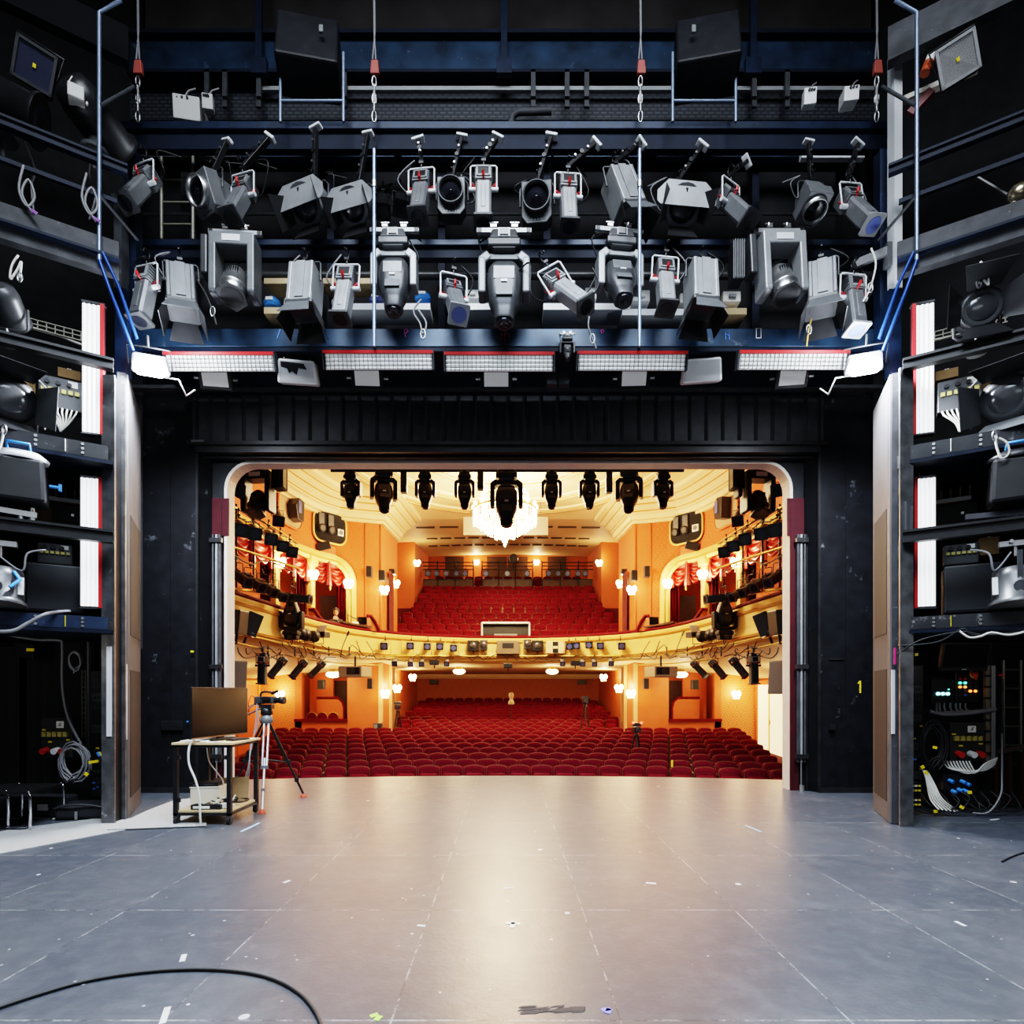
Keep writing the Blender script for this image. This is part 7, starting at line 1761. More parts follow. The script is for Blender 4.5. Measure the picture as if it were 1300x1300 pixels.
mb = MB(); mb.box((-.1, 0, .14), (.9, .3, .26), taper=.95); mb.build('case_body', mat('black_nylon', (.014, .015, .018), .6, bump=.3), t, bevel=.03); mb = MB(); mb.box((.08, -.152, .14), (.13, .01, .08)); mb.build('pale_patch', paper, t); mb = MB(); mb.box((-.1, 0, .275), (.5, .05, .015)); mb.build('carry_strap', lamp_mid, t)
t = thing('red_strap', 'small red strap lying on the floor under the tubular bench', 'strap'); mb = MB(); mb.tube(catmull([at(4, 1037, 7.5), at(10, 1034, 7.5), at(15, 1037, 7.45), at(19, 1034, 7.5)], 5), .012, 5); mb.build('strap', redplastic, t)
for i, (x, y, lab) in enumerate(((96, 1040, 'thin white slat lying on the floor beside the bags'), (26, 1054, 'short white tape strip beside the bench leg'))):
    p = fl(x, y); t = thing('floor_strip', lab, 'strip', (p[0], p[1], .012), R(12)); mb = MB(); mb.box((0, 0, .006), (.5 if i == 0 else .16, .03, .012)); mb.build('strip', whitemetal, t)
# cable curve on the floor at the front
t = thing('floor_cable', 'black cable curving across the stage floor in the foreground', 'cable'); pts = []
for x, y in ((-30, 1292), (40, 1268), (110, 1248), (180, 1237), (250, 1233), (310, 1237), (350, 1247), (380, 1264), (398, 1284), (408, 1306), (412, 1330)): p = fl(x, y); pts.append((p[0], p[1], .011))
mb = MB(); mb.tube(catmull(pts, 6), .010, 6); mb.build('cable', cable_black, t)
# tape marks on the floor
cyan = mat('cyan_tape', (.35, .55, .68), .5); greent = mat('lime_tape', (.45, .75, .12), .5); purple = mat('violet_tape', (.22, .22, .75), .5); wt = whitemetal
def tape(p, m_, lab, nm='tape_mark'):
    (x0, y0), (x1, y1), w_ = p
    a, b = fl(x0, y0), fl(x1, y1); a, b = Vector((*a, .0015)), Vector((*b, .0015)); mb = MB(); mb.beam(a, b, w_, .003); o = mb.build(nm, m_, None); tag(o, lab, 'tape mark')
    return o
tape(((206, 1300), (213, 1279), .03), wt, 'white tape strip inside the black cable curve'); tape(((231, 1221), (234, 1212), .03), wt, 'short white tape strip just above the cable curve')
tape(((306, 1056), (329, 1045), .03), cyan, 'pale cyan tape strip in front of the tripod foot'); tape(((470, 1291), (480, 1288), .03), greent, 'lime tape corner on the floor, flat arm'); tape(((477, 1296), (483, 1290), .03), greent, 'lime tape corner on the floor, slanted arm')
tape(((764, 1283), (775, 1281), .03), purple, 'violet tape corner on the floor, flat arm'); tape(((771, 1287), (774, 1281), .03), purple, 'violet tape corner on the floor, upright arm')
tape(((642, 1172), (660, 1173), .035), wt, 'white tape cross bar at the centre of the stage'); tape(((650, 1178), (652, 1170), .03), wt, 'white tape cross upright at the centre of the stage')
tape(((946, 1048), (966, 1056), .025), cyan, 'pale cyan tape strip on the right half of the floor'); tape(((820, 1121), (833, 1122), .03), wt, 'short white tape strip right of centre'); tape(((360, 1121), (368, 1118), .03), wt, 'short white tape strip left of centre'); tape(((1213, 1170), (1226, 1176), .025), wt, 'short white tape strip at the far right of the floor')
tape(((530, 1175), (540, 1176), .025), wt, 'short white tape strip at the left floor seam'); tape(((1258, 1041), (1268, 1040), .03), wt, 'small white tape strip in front of the right bay'); tape(((640, 1128), (652, 1127), .02), wt, 'small white tape strip on the centre line')
mb = MB(); random.seed(3)
for k in range(26):
    x0 = random.uniform(655, 725); x1 = x0 + random.uniform(8, 26); y0 = 1282 + random.uniform(-4, 4); a, b_ = fl(x0, y0), fl(min(x1, 741), y0 - random.uniform(-.5, 1)); h = random.uniform(.006, .016)
    mb.prism([(a[0], a[1] - h), (b_[0], b_[1] - h * .4), (b_[0] + .01, b_[1] + h), (a[0] + .02, a[1] + h * .7)], .0005, .0015 + k * .00003)
o = mb.build('floor_smudge', mat('dark_smudge', (.035, .03, .03), .7)); tag(o, 'dark worn smudge on the floor near the violet tape', 'stain')
t = thing('bent_floor_wire', 'thin dark wire lying at the right edge of the floor', 'wire'); mb = MB(); mb.tube(catmull([(*fl(1272, 1095), .008), (*fl(1286, 1088), .008), (*fl(1310, 1080), .008)], 5), .008, 5); mb.build('wire', cable_black, t)

# ================================================================== LAMPS IN THE AUDITORIUM
HK = make_head('black', 'front_moving_head', bar=False)
t = thing('front_lighting_bar', 'black lighting bar hanging inside the auditorium behind the opening', 'lighting bar'); mb = MB(); mb.cyl(at(420, 597.5, 13), at(868, 597.5, 13), .035, n=10); mb.build('pipe', lamp_dark, t)
mb = MB(); mb.cyl(at(420, 592, 13.3), at(868, 592, 13.3), .015, n=6); mb.build('cable_run', cable_black, t)
for x in (455, 560, 725, 830): mb = MB(); mb.cyl(at(x, 597, 13), Vector((at(x, 0, 13).x, 13, 8.4)), .012, n=6); mb.build('suspension_wire', steel_black, t)
for i, (x, s_, yw, tl) in enumerate(((446, .78, -6, 4), (487, 1.02, 18, 22), (540, .78, 0, 4), (590, .78, 0, 4), (643, 1.25, 0, 0), (700, .78, 0, 4), (748, .78, 0, 4), (799, 1.02, -18, 22), (841, .78, 6, 4))):
    put(HK, at(x, 590 if s_ > 1 else 597, 13), 'black moving head on the front lighting bar, ' + ('largest one in the middle' if i == 4 else f'{ORD[i]} from the left'), yw, tl, pivot='head', scale=s_, group='moving heads on the front lighting bar')
for x, y0, y1, lab in ((513, 600, 626, 'left'), (610, 592, 622, 'middle'), (773, 600, 626, 'right')):
    t = thing('light_bar', f'slim black upright box on the front lighting bar, {lab} of three', 'light bar', at(x, (y0 + y1) / 2, 13)); mb = MB(); mb.box((0, 0, 0), (.14, .16, (y1 - y0) * 13 / F)); mb.build('housing', lamp_dark, t, bevel=.01); mb = MB(); mb.cyl((0, 0, .2), (0, 0, at(0, 597, 13).z - t.location.z + .04), .02, n=6); mb.build('clamp', steel_black, t); mb = MB(); mb.box((0, -.085, 0), (.1, .01, .36)); mb.build('front_face', lamp_mid, t)
drop(HK)
YB_ = make_yokelamp('black_yoke_spotlight', lamp_dark, lamp_dark); PB = make_par('black_par_can'); PF = make_profile(body=lamp_dark, yokem=lamp_dark, name='black_profile_spotlight'); HU = make_head('black', 'upright_moving_head', bar=False)
SMALL = make_par('small_par_can', lamp_light, lens_blue)
for sg in (-1, 1):
    side = 'left' if sg < 0 else 'right'
    def Q(x, y, Y): return at(x if sg < 0 else 2 * CX - x, y, Y)
    put(YB_, Q(328, 594, 11.6), f'big black yoke spotlight just inside the {side} corner of the opening', 5 * sg, 20, pivot='lamp_can', scale=1.05)
    t = thing('light_bar', f'black upright box beside the big yoke spotlight, {side} corner', 'light bar', Q(355, 606, 11.6)); mb = MB(); mb.box((0, 0, 0), (.2, .25, .5), rot=(0, 0, R(15 * sg))); mb.build('housing', lamp_dark, t, bevel=.01); mb = MB(); mb.box((.1 * -sg, -.02, 0), (.03, .2, .44)); mb.build('side_fin', lamp_mid, t); mb = MB(); mb.cyl((0, 0, .25), (0, 0, .6), .02, n=6); mb.build('clamp', steel_black, t)
    # side truss (ladder of pipes) running back along the wall
    t = thing('side_lighting_frame', f'pipe frame carrying black lamps along the {side} auditorium wall', 'lighting frame'); mb = MB()
    def L_(x, y, X=5.45):
        Y = F * X / (CX - x); return Q(x, y, Y)
    for pts in ([(282, 636), (345, 668), (378, 690)], [(282, 690), (330, 705), (380, 722)], [(282, 745), (330, 752), (385, 765)]): mb.tube([L_(x, y) for x, y in pts], .03, 6)
    mb.build('long_pipe', brass, t); mb = MB()
    for x, y0, y1 in ((300, 640, 750), (322, 655, 752), (347, 672, 757)): mb.tube([L_(x, y0), L_(x, y1)], .022, 6)
    mb.build('upright_pipe', steel_black, t); mb = MB()
    for pts in ([(286, 640), (312, 662), (330, 660), (350, 676)], [(290, 700), (318, 716), (340, 712), (372, 726)], [(284, 650), (305, 648), (335, 672)]): mb.tube(catmull([L_(x, y, 5.38) for x, y in pts], 5), .016, 5)
    mb.build('cable', cable_black, t)
    for i, (x, y) in enumerate(((303, 652), (321, 658), (341, 666), (356, 676), (368, 684))):
        put(PB, L_(x, y - 3, 5.3), f'black par can in the upper row along the {side} wall, {ORD[i]} from the stage', 35 * -sg, 60, pivot='lamp_can', scale=1.0, group='par cans in the upper wall rows')
    for i, (x, y) in enumerate(((300, 706), (318, 714), (334, 722), (347, 729))):
        put(PF, L_(x, y, 5.35), f'black profile lamp in the middle row along the {side} wall, {ORD[i]} from the stage', 60 * -sg, 62, scale=.85, group='profile lamps in the middle wall rows')
    put(PF, Q(372, 738, 14.0), f'black horizontal profile lamp at the end of the middle row, {side} wall', 85 * -sg, 84, scale=.9)
    put(PB, Q(299, 603, 11.0), f'black par can tucked in the top {side} corner of the opening', 40 * -sg, 70, pivot='lamp_can', scale=.9)
    put(PB, Q(352, 640, 13.2), f'black lamp in front of the pale alcove window, {side} wall', 30 * -sg, 50, pivot='lamp_can', scale=.95)
    # balcony front equipment
    def BPt(x, y, off=.3):
        p, tt, nn = bal_px(x, off); q = Vector((p.x, p.y, CAMZ + (CY - y) / F * p.y)); return (q if sg < 0 else Vector((-q.x, q.y, q.z)))
    for i, (x, y, yw, tl, lab) in enumerate(((333, 823, 0, 4, 'hanging straight down'), (357, 826, 40, 40, 'first tilted one'), (382, 830, 40, 42, 'second tilted one'), (408, 832, 45, 46, 'third tilted one'))):
        put(PF, BPt(x, y, .45), f'black profile lamp under the {side} balcony rail pipe, {lab}', yw * sg * (1 if True else 1), tl, scale=.85 if i == 0 else .75)
    o = put(HU, BPt(370, 815, .35), f'upright black moving head standing on the {side} balcony pipe', 0, 0, pivot='head', scale=1.0); o.rotation_euler = (R(180), 0, R(180)); 
    for i, (x, y) in enumerate(((383, 804), (391.5, 806), (400, 808))):
        p = BPt(x, y, .35); t = thing('led_par', f'round dotted lamp on the {side} balcony pipe, {ORD[i]} from the moving head', 'spotlight', p, R(25 * sg)); mb = MB(); mb.lathe([(.06, .2), (.15, .15), (.17, 0), (.15, -.01)], 18, FRONT); mb.build('housing', lamp_dark, t); mb = MB()
        for k in range(19): a = k * 2.4; r0 = .03 * math.sqrt(k) ; mb.cyl((r0 * math.cos(a), -.02, r0 * math.sin(a)), (r0 * math.cos(a), .005, r0 * math.sin(a)), .013, n=6)
        mb.build('led_dot', lamp_light, t); mb = MB(); mb.tube([(-.18, .1, 0), (-.18, .12, -.2), (.18, .12, -.2), (.18, .1, 0)], .012, 5); mb.build('yoke', steel_black, t)
    for i, (x, y, w_, rz, tl) in enumerate(((301, 790, .34, -12, 6), (322, 793, .3, 35, 20))):
        p = BPt(x, y, .35); t = thing('balcony_loudspeaker', f'black loudspeaker on the {side} balcony front, {"nearer the stage" if i == 0 else "angled one behind it"}', 'loudspeaker', p, R(rz * -sg)); t.rotation_euler[1] = R(tl * -sg); mb = MB(); mb.box((0, 0, 0), (w_, .3, .5)); mb.build('cabinet', lamp_dark, t, bevel=.02); mb = MB(); mb.box((0, -.152, 0), (w_ * .9, .006, .46)); mb.build('grille', cartongrey, t); mb = MB(); mb.box((w_ * .2, -.157, -.19), (.05, .004, .02)); mb.build('badge', lamp_light, t); mb = MB(); mb.cyl((0, .05, -.25), (0, .05, -.45), .03, n=8); mb.build('pole_mount', steel_black, t)
    p = BPt(410, 806, .4); t = thing('camera_lamp', f'small box lamp with two dark lenses beside the dotted lamps, {side} balcony', 'spotlight', p, R(20 * sg)); mb = MB(); mb.box((0, 0, 0), (.36, .26, .16)); mb.build('housing', lamp_mid, t, bevel=.01); mb = MB()
    for s_ in (-.08, .08): mb.cyl((s_, -.13, 0), (s_, -.16, 0), .06, n=12)
    mb.build('lens', mat('reddish_lens', (.06, .015, .015), .15), t); mb = MB(); mb.box((0, -.02, .18), (.3, .02, .2), rot=(R(-30), 0, 0)); mb.build('raised_flap', lamp_light, t)
    p = Q(449, 853, 18.4); t = thing('beige_projector', f'beige box projector hanging below the {side} end of the balcony', 'projector', p, R(14 * sg)); mb = MB(); mb.box((0, .1, 0), (.8, .7, .34)); mb.build('housing', mat('beige_plastic', (.34, .27, .19), .5), t, bevel=.02); mb = MB(); mb.box((.12 * -sg, -.252, .02), (.44, .02, .22)); mb.build('dark_window', lamp_dark, t); mb = MB(); mb.lathe([(.09, 0), (.1, .05)], 14, Matrix.Translation((.12 * -sg, -.26, .02)) @ FRONT); mb.build('projector_lens', lens_grey, t); mb = MB(); mb.cyl((0, .1, .17), (0, .1, .5), .03, n=8); mb.build('hanger', steel_black, t)
    p = Q(293, 860, 10.4); t = thing('portal_loudspeaker', f'tall dark grey loudspeaker hung just inside the {side} edge of the opening', 'loudspeaker', p, R(20 * sg)); mb = MB(); mb.prism([(-.22, -.3), (.16, -.26), (.2, .3), (-.18, .3)], -.2, .2, FRONT); mb.build('cabinet', mat('grey_brown_box', (.06, .05, .045), .6), t, bevel=.02); mb = MB(); mb.beam((-.1 * -sg, -.22, .0), (.14 * -sg, -.22, .25), .05, .03); mb.build('bracket', lamp_dark, t); mb = MB(); mb.cyl((0, 0, .28), (0, 0, .7), .02, n=6); mb.build('hanger', steel_black, t)
    t = thing('balcony_side_pipe', f'brass-coloured lighting pipe with trailing cables along the {side} balcony front', 'lighting pipe'); mb = MB(); ps = [BPt(x, y, .3) for x, y in ((284, 800), (300, 804), (330, 811), (360, 818), (390, 824), (420, 829), (450, 832), (480, 834))]; mb.tube(ps, .03, 6); mb.build('pipe', brass, t)
    mb = MB(); ps = [BPt(x, y, .3) for x, y in ((284, 812), (330, 824), (380, 836), (430, 842), (485, 844))]; mb.tube(ps, .022, 6); mb.build('lower_pipe', brass, t)
    mb = MB(); random.seed(11)
    for k in range(16):
        x = 300 + k * 11; mb.tube(catmull([BPt(x, 812 + random.uniform(0, 22), .38), BPt(x + 8, 820 + random.uniform(0, 18), .42), BPt(x + 16, 815 + random.uniform(4, 22), .38), BPt(x + 26, 826 + random.uniform(0, 12), .36)], 4), .014, 5)
    mb.build('trailing_cable', cable_black, t)
    for k, x in enumerate((340, 372, 398, 420, 445)):
        mb = MB(); q = BPt(x, 826, .3); mb.cyl(q + Vector((0, 0, -.16)), q + Vector((0, 0, .12)), .02, n=6); mb.build('pipe_bracket', steel_black, t)
    p = BPt(432, 822, .35); t = thing('microphone_arm', f'thin angled microphone arm on the {side} balcony front', 'microphone', p); mb = MB(); mb.tube([(0, 0, -.3), (.05, 0, 0), (.22, 0, .42)], .014, 5); mb.build('arm', steel_black, t); mb = MB(); mb.cyl((.2, 0, .36), (.26, 0, .5), .03, n=8); mb.build('microphone_head', lamp_dark, t)
    mb = MB(); p = bal_px(455, -.02)[0]
    t = thing('control_desk', f'long dark desk top on the {side} balcony rail', 'desk'); ps = [bal_px(x, .08)[0] for x in (433, 445, 457, 468, 480)]; ps2 = [bal_px(x, -.28)[0] for x in (433, 445, 457, 468, 480)]
    mm = (lambda v: v if sg < 0 else Vector((-v.x, v.y, v.z)))
    mb.loft([[mm(Vector((a.x, a.y, 3.84))), mm(Vector((b.x, b.y, 3.84))), mm(Vector((b.x, b.y, 3.90))), mm(Vector((a.x, a.y, 3.90)))] for a, b in zip(ps, ps2)], smooth=False); mb.build('desk_top', darkwood, t)
    q = bal_px(463, -.25)[0]; z_ = 3.905
    t = thing('small_monitor', f'small dark monitor standing on the {side} balcony desk', 'monitor', mm(Vector((q.x, q.y, z_))), R(10 * sg)); mb = MB(); mb.box((0, 0, .18), (.34, .04, .28)); mb.build('casing', lamp_mid, t); mb = MB(); mb.box((0, -.022, .18), (.31, .005, .25)); mb.build('screen', screen, t); mb = MB(); mb.box((0, .02, .02), (.14, .12, .04)); mb.build('stand', lamp_dark, t)
# balcony-front small lamps
for i, (x, y) in enumerate(((492, 817), (525, 817), (543, 818), (560, 818), (576, 820), (720, 818), (734, 817), (747, 816), (760, 817), (787, 817))):
    p, tt, nn = bal_px(x, .32); q = Vector((p.x, p.y, CAMZ + (CY - y + 8) / F * p.y)); put(SMALL, q, f'small silver lamp on the balcony front, {ORD[i % 5]} of the five {"left" if i < 5 else "right"} of the projector', 0, 78, pivot='lamp_can', scale=.95, group='small silver lamps on the balcony front')
    
for i, (x, y) in enumerate(((499, 838), (525, 839), (538, 839), (567, 839), (713, 839), (741, 839), (753, 839), (778, 838))):
    p, tt, nn = bal_px(x, .30); q = Vector((p.x, p.y, CAMZ + (CY - y + 6) / F * p.y)); put(SMALL, q, f'small lamp hanging under the balcony front pipe, {ORD[i % 4]} of the four on the {"left" if i < 4 else "right"}', 0, 60, pivot='lamp_can', scale=.72, group='small lamps under the balcony front pipe')
t = thing('balcony_front_pipe', 'brass-coloured lighting pipe along the middle of the balcony front', 'lighting pipe'); mb = MB(); ps = []; ps2 = []
for x in range(490, 801, 12):
    p, tt, nn = bal_px(x, .26); ps.append(Vector((p.x, p.y, CAMZ + (CY - 833) / F * p.y))); ps2.append(Vector((p.x, p.y - .02, CAMZ + (CY - 826) / F * p.y)))
mb.tube(ps, .032, 6); mb.build('pipe', brass, t); mb = MB()
for x in range(495, 800, 17):
    p, tt, nn = bal_px(x, .1); z0, z1 = CAMZ + (CY - 834) / F * p.y, CAMZ + (CY - 813) / F * p.y; mb.tube([Vector((p.x, p.y - .05, z1)), Vector((p.x, p.y - .17, z1 - .1)), Vector((p.x, p.y - .17, z0))], .014, 5)
mb.build('pipe_bracket', brass, t); mb = MB(); random.seed(5)
for k in range(14):
    x = 490 + k * 22; mb.tube(catmull([Vector((*bal_px(x + dx, .3)[0], CAMZ + (CY - 834 - random.uniform(-3, 6)) / F * bal_px(x + dx, .3)[0].y)) for dx in (0, 7, 14, 22)], 4), .013, 5)
mb.build('trailing_cable', cable_black, t)
def bal_box(x, y, w_, h_, nm, lab, cat, m_, face, Y=22.0):
    p, tt, nn = bal_px(x, .35); q = Vector((p.x, p.y, CAMZ + (CY - y) / F * p.y)); t = thing(nm, lab, cat, q); mb = MB(); mb.box((0, .05, 0), (w_, .3, h_)); mb.build('housing', m_, t, bevel=.015)
    if face == 'lens': mb = MB(); mb.lathe([(.13, 0), (.12, .03), (.0001, .01)], 16, Matrix.Translation((0, -.1, 0)) @ FRONT); mb.build('lens', lens_grey, t)
    elif face == 'window': mb = MB(); mb.box((0, -.105, .06), (w_ * .5, .01, h_ * .4)); mb.build('dark_window', lamp_dark, t)
    elif face == 'slot': mb = MB(); mb.box((0, -.105, 0), (w_ * .3, .012, h_ * .9)); mb.build('dark_slot', lamp_dark, t); mb = MB(); mb.box((0, -.112, 0), (w_ * .26, .008, h_ * .2)); mb.build('lens_bar', cream, t)
    mb = MB(); mb.cyl((0, .05, -h_ / 2 - .12), (0, .05, -h_ / 2), .025, n=6); mb.build('mount', steel_black, t)
    return t
bal_box(598, 820, .42, .40, 'black_studio_lamp', 'black octagonal lamp on the balcony front left of the projector', 'spotlight', lamp_dark, 'lens'); bal_box(681, 820, .42, .40, 'black_studio_lamp', 'black octagonal lamp on the balcony front right of the projector', 'spotlight', lamp_dark, 'lens')
bal_box(616, 819, .28, .36, 'square_lamp', 'narrow dark square lamp next to the projector on its left', 'spotlight', lamp_mid, 'lens'); bal_box(667, 818, .28, .36, 'square_lamp', 'narrow dark square lamp next to the projector on its right', 'spotlight', lamp_mid, 'lens')
bal_box(642, 822, .86, .50, 'central_projector', 'brown box projector in the middle of the balcony front', 'projector', mat('brown_grey_plastic', (.16, .12, .085), .5), 'window'); bal_box(701, 822, .70, .46, 'cream_slot_box', 'cream panel with a dark slot on the balcony front', 'panel', cream, 'slot')
for x, y, lab in ((552, 841, 'small dark box under the balcony front, left'), (642, 845, 'small dark box under the central projector'), (729, 842, 'small dark box under the balcony front, right')): bal_box(x, y, .34, .18, 'dark_box', lab, 'box', lamp_dark, 'none')
# white framed desk on the balcony
p = at(642, 806, 23.0); t = thing('framed_desk', 'white-framed opening with a desk among the front balcony seats', 'desk', p); W_ = 60 * 23.0 / F; H_ = 15 * 23 / F
mb = MB(); mb.box((0, 0, H_), (W_, .3, .07)); mb.build('top_board', whitemetal, t); mb = MB()
for s_ in (-1, 1): mb = MB(); mb.box((s_ * W_ / 2, 0, H_ / 2 - .5), (.06, .3, H_ + 1.0)); mb.build('side_board', whitemetal, t)
mb = MB(); mb.box((0, .12, H_ / 2), (W_, .02, H_)); mb.build('dark_back', lamp_dark, t); mb = MB(); mb.box((0, -.22, -.02), (.9, .3, .05), rot=(R(12), 0, 0)); mb.build('desk_top', lamp_light, t)
# rear balcony railings and lamps
for i, (xa, xb) in enumerate(((533, 601), (612, 676), (688, 758))):
    t = thing('balcony_railing', f'black steel railing at the back of the balcony, {["left", "middle", "right"][i]} section', 'railing'); mb = MB(); Y = 31.9
    for y in (714, 718.5, 723): mb.cyl(at(xa, y - (3 if i != 1 else 0) * 0, Y), at(xb, y, Y), .03, n=6)
    mb.build('rail', steel_black, t)
    for f in (0, .33, .66, 1): mb = MB(); x = xa + (xb - xa) * f; mb.cyl(at(x, 712, Y), at(x, 746, Y), .035, n=6); mb.build('post', steel_black, t)
    t = thing('balcony_barrier', f'dark barrier panel under the rear balcony railing, {["left", "middle", "right"][i]} section', 'panel'); a, b = at(xa, 745, 32.1), at(xb, 736, 32.1); mb = MB(); mb.box(((a.x + b.x) / 2, 32.1, (a.z + b.z) / 2), (b.x - a.x, .06, b.z - a.z)); mb.build('panel', darkwood, t); mb = MB(); mb.box(((a.x + b.x) / 2, 32.06, b.z), (b.x - a.x, .08, .05)); mb.build('cap_rail', steel_black, t)
for i, x in enumerate((544, 555, 567, 580, 591, 617, 644, 669, 696, 708, 720, 733, 742)):
    put(SMALL, at(x, 720, 31.7), f'small white lamp on the rear balcony railing, {ordn(i)} from the left', 0, 78, pivot='lamp_can', scale=1.15, group='small lamps on the rear balcony railing')
t = thing('round_fan_lamp', 'round dark lamp standing above the middle rear railing', 'lamp', at(652, 709, 31.9)); mb = MB(); mb.lathe([(.0001, -.05), (.26, 0), (.24, .06)], 18, FRONT); mb.build('lamp_face', lamp_mid, t); mb = MB(); mb.cyl((0, .05, -.2), (0, .05, -.7), .03, n=6); mb.build('stand', steel_black, t)
t = thing('balcony_back_door', 'dark double door in the rear wall of the balcony', 'door', at(644, 727, 34.45)); mb = MB(); mb.box((0, 0, .3), (2.4, .08, 1.3)); mb.build('door_leaf', darkwood, t); mb = MB(); mb.box((0, -.05, .3), (.04, .03, 1.3)); mb.box((0, -.03, .98), (2.6, .08, .08)); mb.build('door_frame', plainorange, t)
for x, lab in ((577, 'left'), (707, 'right')): t = thing('balcony_back_door', f'dark single door in the rear balcony wall, {lab} one', 'door', at(x, 727, 34.45)); mb = MB(); mb.box((0, 0, .3), (1.1, .08, 1.3)); mb.build('door_leaf', darkwood, t); mb = MB(); mb.box((0, -.03, .98), (1.3, .08, .08)); mb.build('door_frame', plainorange, t)
drop(YB_); drop(PB); drop(PF); drop(HU); drop(SMALL)
for o in (P1, P2, P3, PC1, PC2, RF, RF2, FL, HG, HB, YL, YL2, PAR): drop(o)
# tripods among the stalls seats
def stalls_cam(x, y, Y, lab, red=False, s_=1.0):
    zb_ = [z - .88 for (Yr, z) in ROWS if Yr <= Y][-1]
    p = at(x, y, Y); t = thing('stalls_tripod', f'dark tripod {lab}', 'tripod', (p.x, p.y, zb_)); H = p.z - zb_ - .12
    for k in range(3): a = 2 * PI * k / 3 + .5; mb = MB(); mb.cyl((.05 * math.cos(a), .05 * math.sin(a), H), (.3 * math.cos(a), .3 * math.sin(a), 0), .022, n=6); mb.build('leg', lamp_dark, t)
    mb = MB(); mb.lathe([(.06, H - .06), (.08, H), (.05, H + .05)], 10); mb.build('head', lamp_dark, t)
    c = thing('stalls_camera', f'small video camera on the dark tripod {lab}', 'video camera', (p.x, p.y, zb_ + H + .06)); mb = MB(); mb.box((0, 0, .1), (.18, .36, .16)); mb.build('body', lamp_dark, c, bevel=.02); mb = MB(); mb.cyl((0, -.18, .1), (0, -.32, .1), .06, n=12); mb.build('lens_barrel', lamp_mid, c); mb = MB(); mb.box((0, .0, .24), (.24, .16, .1)); mb.build('viewfinder', lamp_mid, c)
    if red:
        for s2 in (-.12, .12): mb = MB(); mb.cyl((s2, -.1, .3), (s2, -.13, .3), .035, n=10); mb.build('red_light', mat('red_glow', (1, .1, .05), .4, emit=(1, .06, .03), estr=9), c)
stalls_cam(505, 899, 21.3, 'standing left of the rear seat block'); stalls_cam(743, 892, 21.3, 'standing right of the rear seat block'); stalls_cam(808, 928, 16.6, 'with two red lights among the right-hand seats', True)
t = thing('wooden_dummy_head', 'pale wooden dummy head on a thin stand in the rear stalls', 'dummy head', at(649, 888, 24.0)); mb = MB(); mb.lathe([(.0001, .3), (.09, .26), (.11, .16), (.07, .05), (.06, .0), (.1, -.06), (.13, -.14), (.12, -.2)], 14); mb.build('head', wood, t); mb = MB(); mb.cyl((0, 0, -.2), (0, 0, -.9), .02, n=6); mb.build('stand', steel_black, t)
t = thing('floor_loudspeaker', 'small dark loudspeaker on the floor by the left stalls pier', 'loudspeaker', at(480, 921, 21.2)); mb = MB(); mb.box((0, 0, -.05), (.3, .24, .28)); mb.build('cabinet', lamp_mid, t, bevel=.02); mb = MB(); mb.box((-.06, -.125, -.02), (.12, .01, .14)); mb.build('grille', lamp_light, t)
t = thing('yellow_marker', 'small striped yellow marker between seats on the right', 'marker', at(850, 968, 13.2)); mb = MB(); mb.box((0, -.2, 0), (.035, .03, .15)); mb.build('strip', yellow, t)
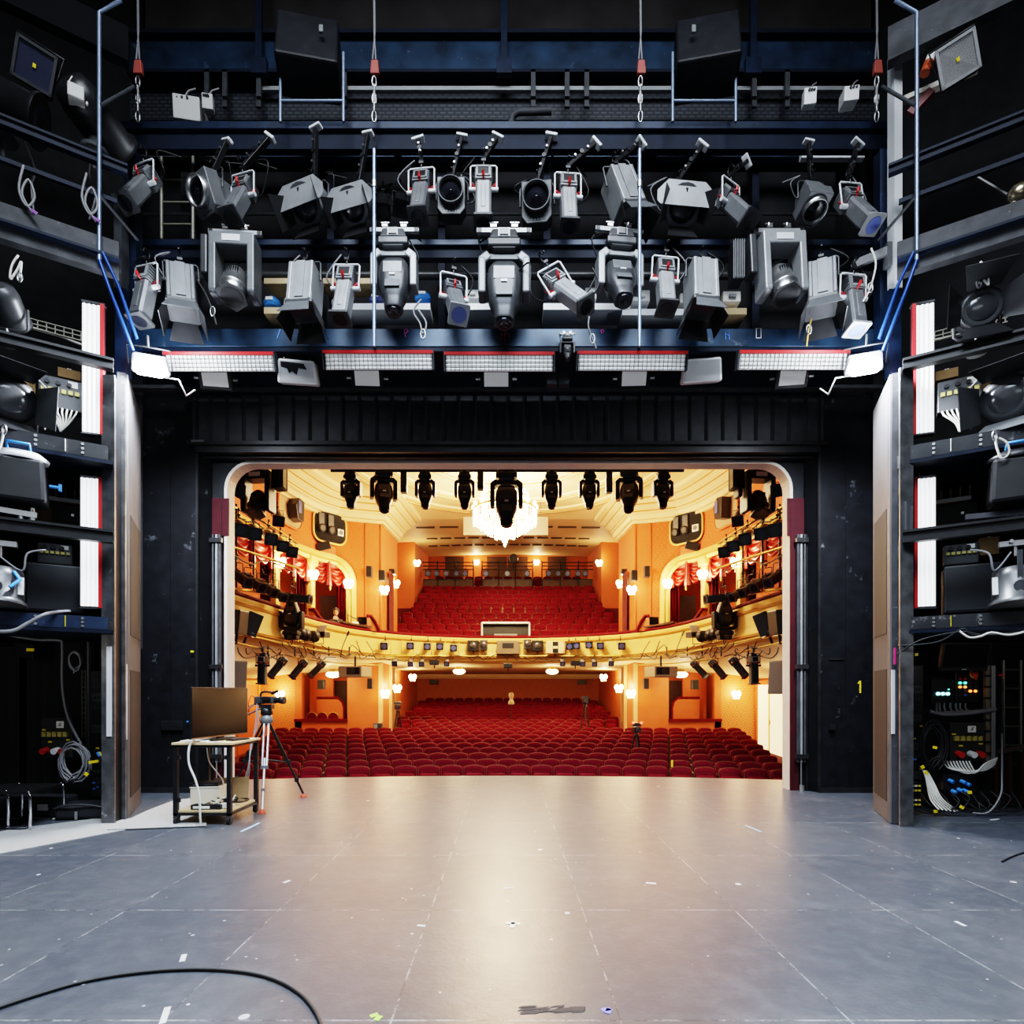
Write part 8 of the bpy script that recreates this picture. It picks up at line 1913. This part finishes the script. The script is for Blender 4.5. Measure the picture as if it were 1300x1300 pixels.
# ------------------------------------------------------------------ person in the box
def person():
    p, tt, nn = bal_px(430, -.62)
    base = Vector((p.x, p.y, 3.47))
    t = thing('person', 'person in dark jacket sitting at the left balcony desk, hands raised to the mouth', 'person', base, R(12))
    vs = [((0, .05, .08), .15), ((0, .04, .3), .15), ((0, .03, .50), .165), ((0, .01, .60), .085), ((0, -.0, .68), .058), ((0, -.02, .75), .06),
          ((-.17, .02, .53), .07), ((-.24, -.08, .30), .05), ((-.10, -.24, .42), .038), ((-.05, -.20, .55), .03),
          ((.17, .02, .53), .07), ((.25, -.08, .30), .05), ((.10, -.25, .42), .038), ((.05, -.20, .55), .03),
          ((-.10, -.12, .05), .085), ((-.12, -.45, .06), .065), ((.10, -.12, .05), .085), ((.12, -.45, .06), .065), ((-.12, -.47, -.36), .045), ((.12, -.47, -.36), .045)]
    es = [(0, 1), (1, 2), (2, 3), (3, 4), (4, 5), (2, 6), (6, 7), (7, 8), (8, 9), (2, 10), (10, 11), (11, 12), (12, 13), (0, 14), (14, 15), (15, 18), (0, 16), (16, 17), (17, 19)]
    me = bpy.data.meshes.new('body'); me.from_pydata([v for v, r in vs], es, []); o = bpy.data.objects.new('body', me); COL.objects.link(o); o.parent = t
    me.materials.append(jacket)
    sk = o.modifiers.new('Skin', 'SKIN')
    for i, (v, r) in enumerate(vs): me.skin_vertices[0].data[i].radius = (r, r * (.72 if i < 4 else 1))
    me.skin_vertices[0].data[0].use_root = True
    o.modifiers.new('Sub', 'SUBSURF').levels = 2; o.modifiers['Sub'].render_levels = 2
    mb = MB(); H = Matrix.Translation((0, -.04, .83)) @ Matrix.Rotation(R(14), 4, 'X')
    mb.sphere((0, 0, 0), .105, 16, (.86, 1.0, 1.22), M=H); mb.sphere((0, -.07, -.07), .05, 10, (1, .8, .8), M=H); mb.lathe([(.016, -.03), (.012, .0), (.004, .03)], 8, H @ Matrix.Translation((0, -.108, -.01)))
    for s_ in (-1, 1): mb.sphere((s_ * .092, .01, -.01), .028, 8, (.4, .8, 1.2), M=H)
    hd = mb.build('head', skin, t)
    mb = MB()
    for s_ in (-1, 1): mb.sphere((s_ * .036, -.096, .02), .012, 8, M=H)
    mb.build('eye', lamp_dark, hd); mb = MB(); mb.box(H @ Vector((0, -.112, -.055)), (.045, .01, .01)); mb.build('mouth', mat('lip', (.4, .14, .1), .5), hd)
    mb = MB()
    def hair(u, v): a = 2 * PI * u; ph = v * R(100 if abs(a - 3 * PI / 2) > .9 else 58); r = .112 * (1 + .05 * math.sin(9 * a) * math.sin(ph)); return H @ Vector((r * .9 * math.sin(ph) * math.cos(a), r * 1.04 * math.sin(ph) * math.sin(a) + .008, r * 1.24 * math.cos(ph)))
    mb.grid(hair, 32, 8); mb.build('hair', hairmat, hd, solid=.012)
    for s_ in (-1, 1):
        W_ = Vector((s_ * .05, -.2, .56)); mb = MB(); M = Matrix.Translation(W_) @ Matrix.Rotation(R(-20), 4, 'X') @ Matrix.Rotation(R(s_ * -18), 4, 'Y')
        mb.box((0, 0, .05), (.07, .03, .09), M=M)
        for k, ln in enumerate((.07, .08, .075, .06)):
            x = -.026 + .0175 * k; mb.tube([M @ Vector((x, 0, .09)), M @ Vector((x, .012, .09 + ln * .5)), M @ Vector((x, .04, .09 + ln * .75))], [.009, .0085, .007], 6)
        mb.tube([M @ Vector((-s_ * .035, 0, .03)), M @ Vector((-s_ * .058, .01, .06)), M @ Vector((-s_ * .06, .025, .09))], [.011, .01, .008], 6); mb.build('hand', skin, t)
    mb = MB(); mb.lathe([(.085, .57), (.07, .63), (.062, .65)], 14, Matrix.Translation((0, .005, 0))); mb.build('collar', paper, t)
person()
t = thing('paper_stack', 'pale papers on the desk in front of the seated person', 'paper', (bal_px(447, -.1)[0].x, bal_px(447, -.1)[0].y, 3.905), R(15)); mb = MB(); mb.box((0, 0, .01), (.3, .22, .02)); mb.build('sheet', paper, t); mb = MB(); mb.box((.02, .04, .05), (.22, .02, .09), rot=(R(-35), 0, 0)); mb.build('leaning_sheet', paper, t)
t = thing('desk_lamp_arm', 'black jointed desk arm beside the seated person', 'desk lamp', (bal_px(440, -.12)[0].x, bal_px(440, -.12)[0].y, 3.905)); mb = MB(); mb.tube([(0, 0, 0), (-.04, 0, .3), (.2, -.05, .16), (.42, -.06, .1)], .018, 6); mb.build('arm', lamp_dark, t); mb = MB(); mb.lathe([(.06, 0), (.05, .02)], 12); mb.build('base', lamp_dark, t)
# ================================================================== STAGE LIGHT AND FILL
a_ = lamp('AREA', (0, 1.0, 12.5), 820, COOL, 8, (0, 7.0, 4), sizey=3, name='stage_work_light'); a_.data.spread = R(120)
a_ = lamp('AREA', (0, 2.2, 9.2), 520, (.70, .84, 1.0), 5, (0, 4.6, 0), sizey=2, name='stage_floor_fill'); a_.data.spread = R(125)  # unseen extra fill added to brighten the floor
a_ = lamp('AREA', (0, -2.5, 6.5), 60, COOL, 6, (0, 8, 3), sizey=2, name='stage_front_fill')  # unseen cool fill added from behind the viewpoint
for sg in (-1, 1):
    lamp('SPOT', (sg * 4.35, 7.2, 5.72), 1100, COOL, .12, (sg * 4.75, 7.8, 0), 165, .4, name='flood_light')
    lamp('POINT', (sg * 4.35, 7.15, 5.85), 110, COOL, .15, name='flood_glow')
    lamp('POINT', (sg * 6.0, 6.3, 2.15), 16, (1, .96, .9), .25, name='bay_fill')  # dim fill added so the dark bays stay readable, no fitting
lamp('POINT', (-5.35, 18.7, 4.75), 7, WARM, .1, name='person_fill')  # small fill added to brighten the seated person
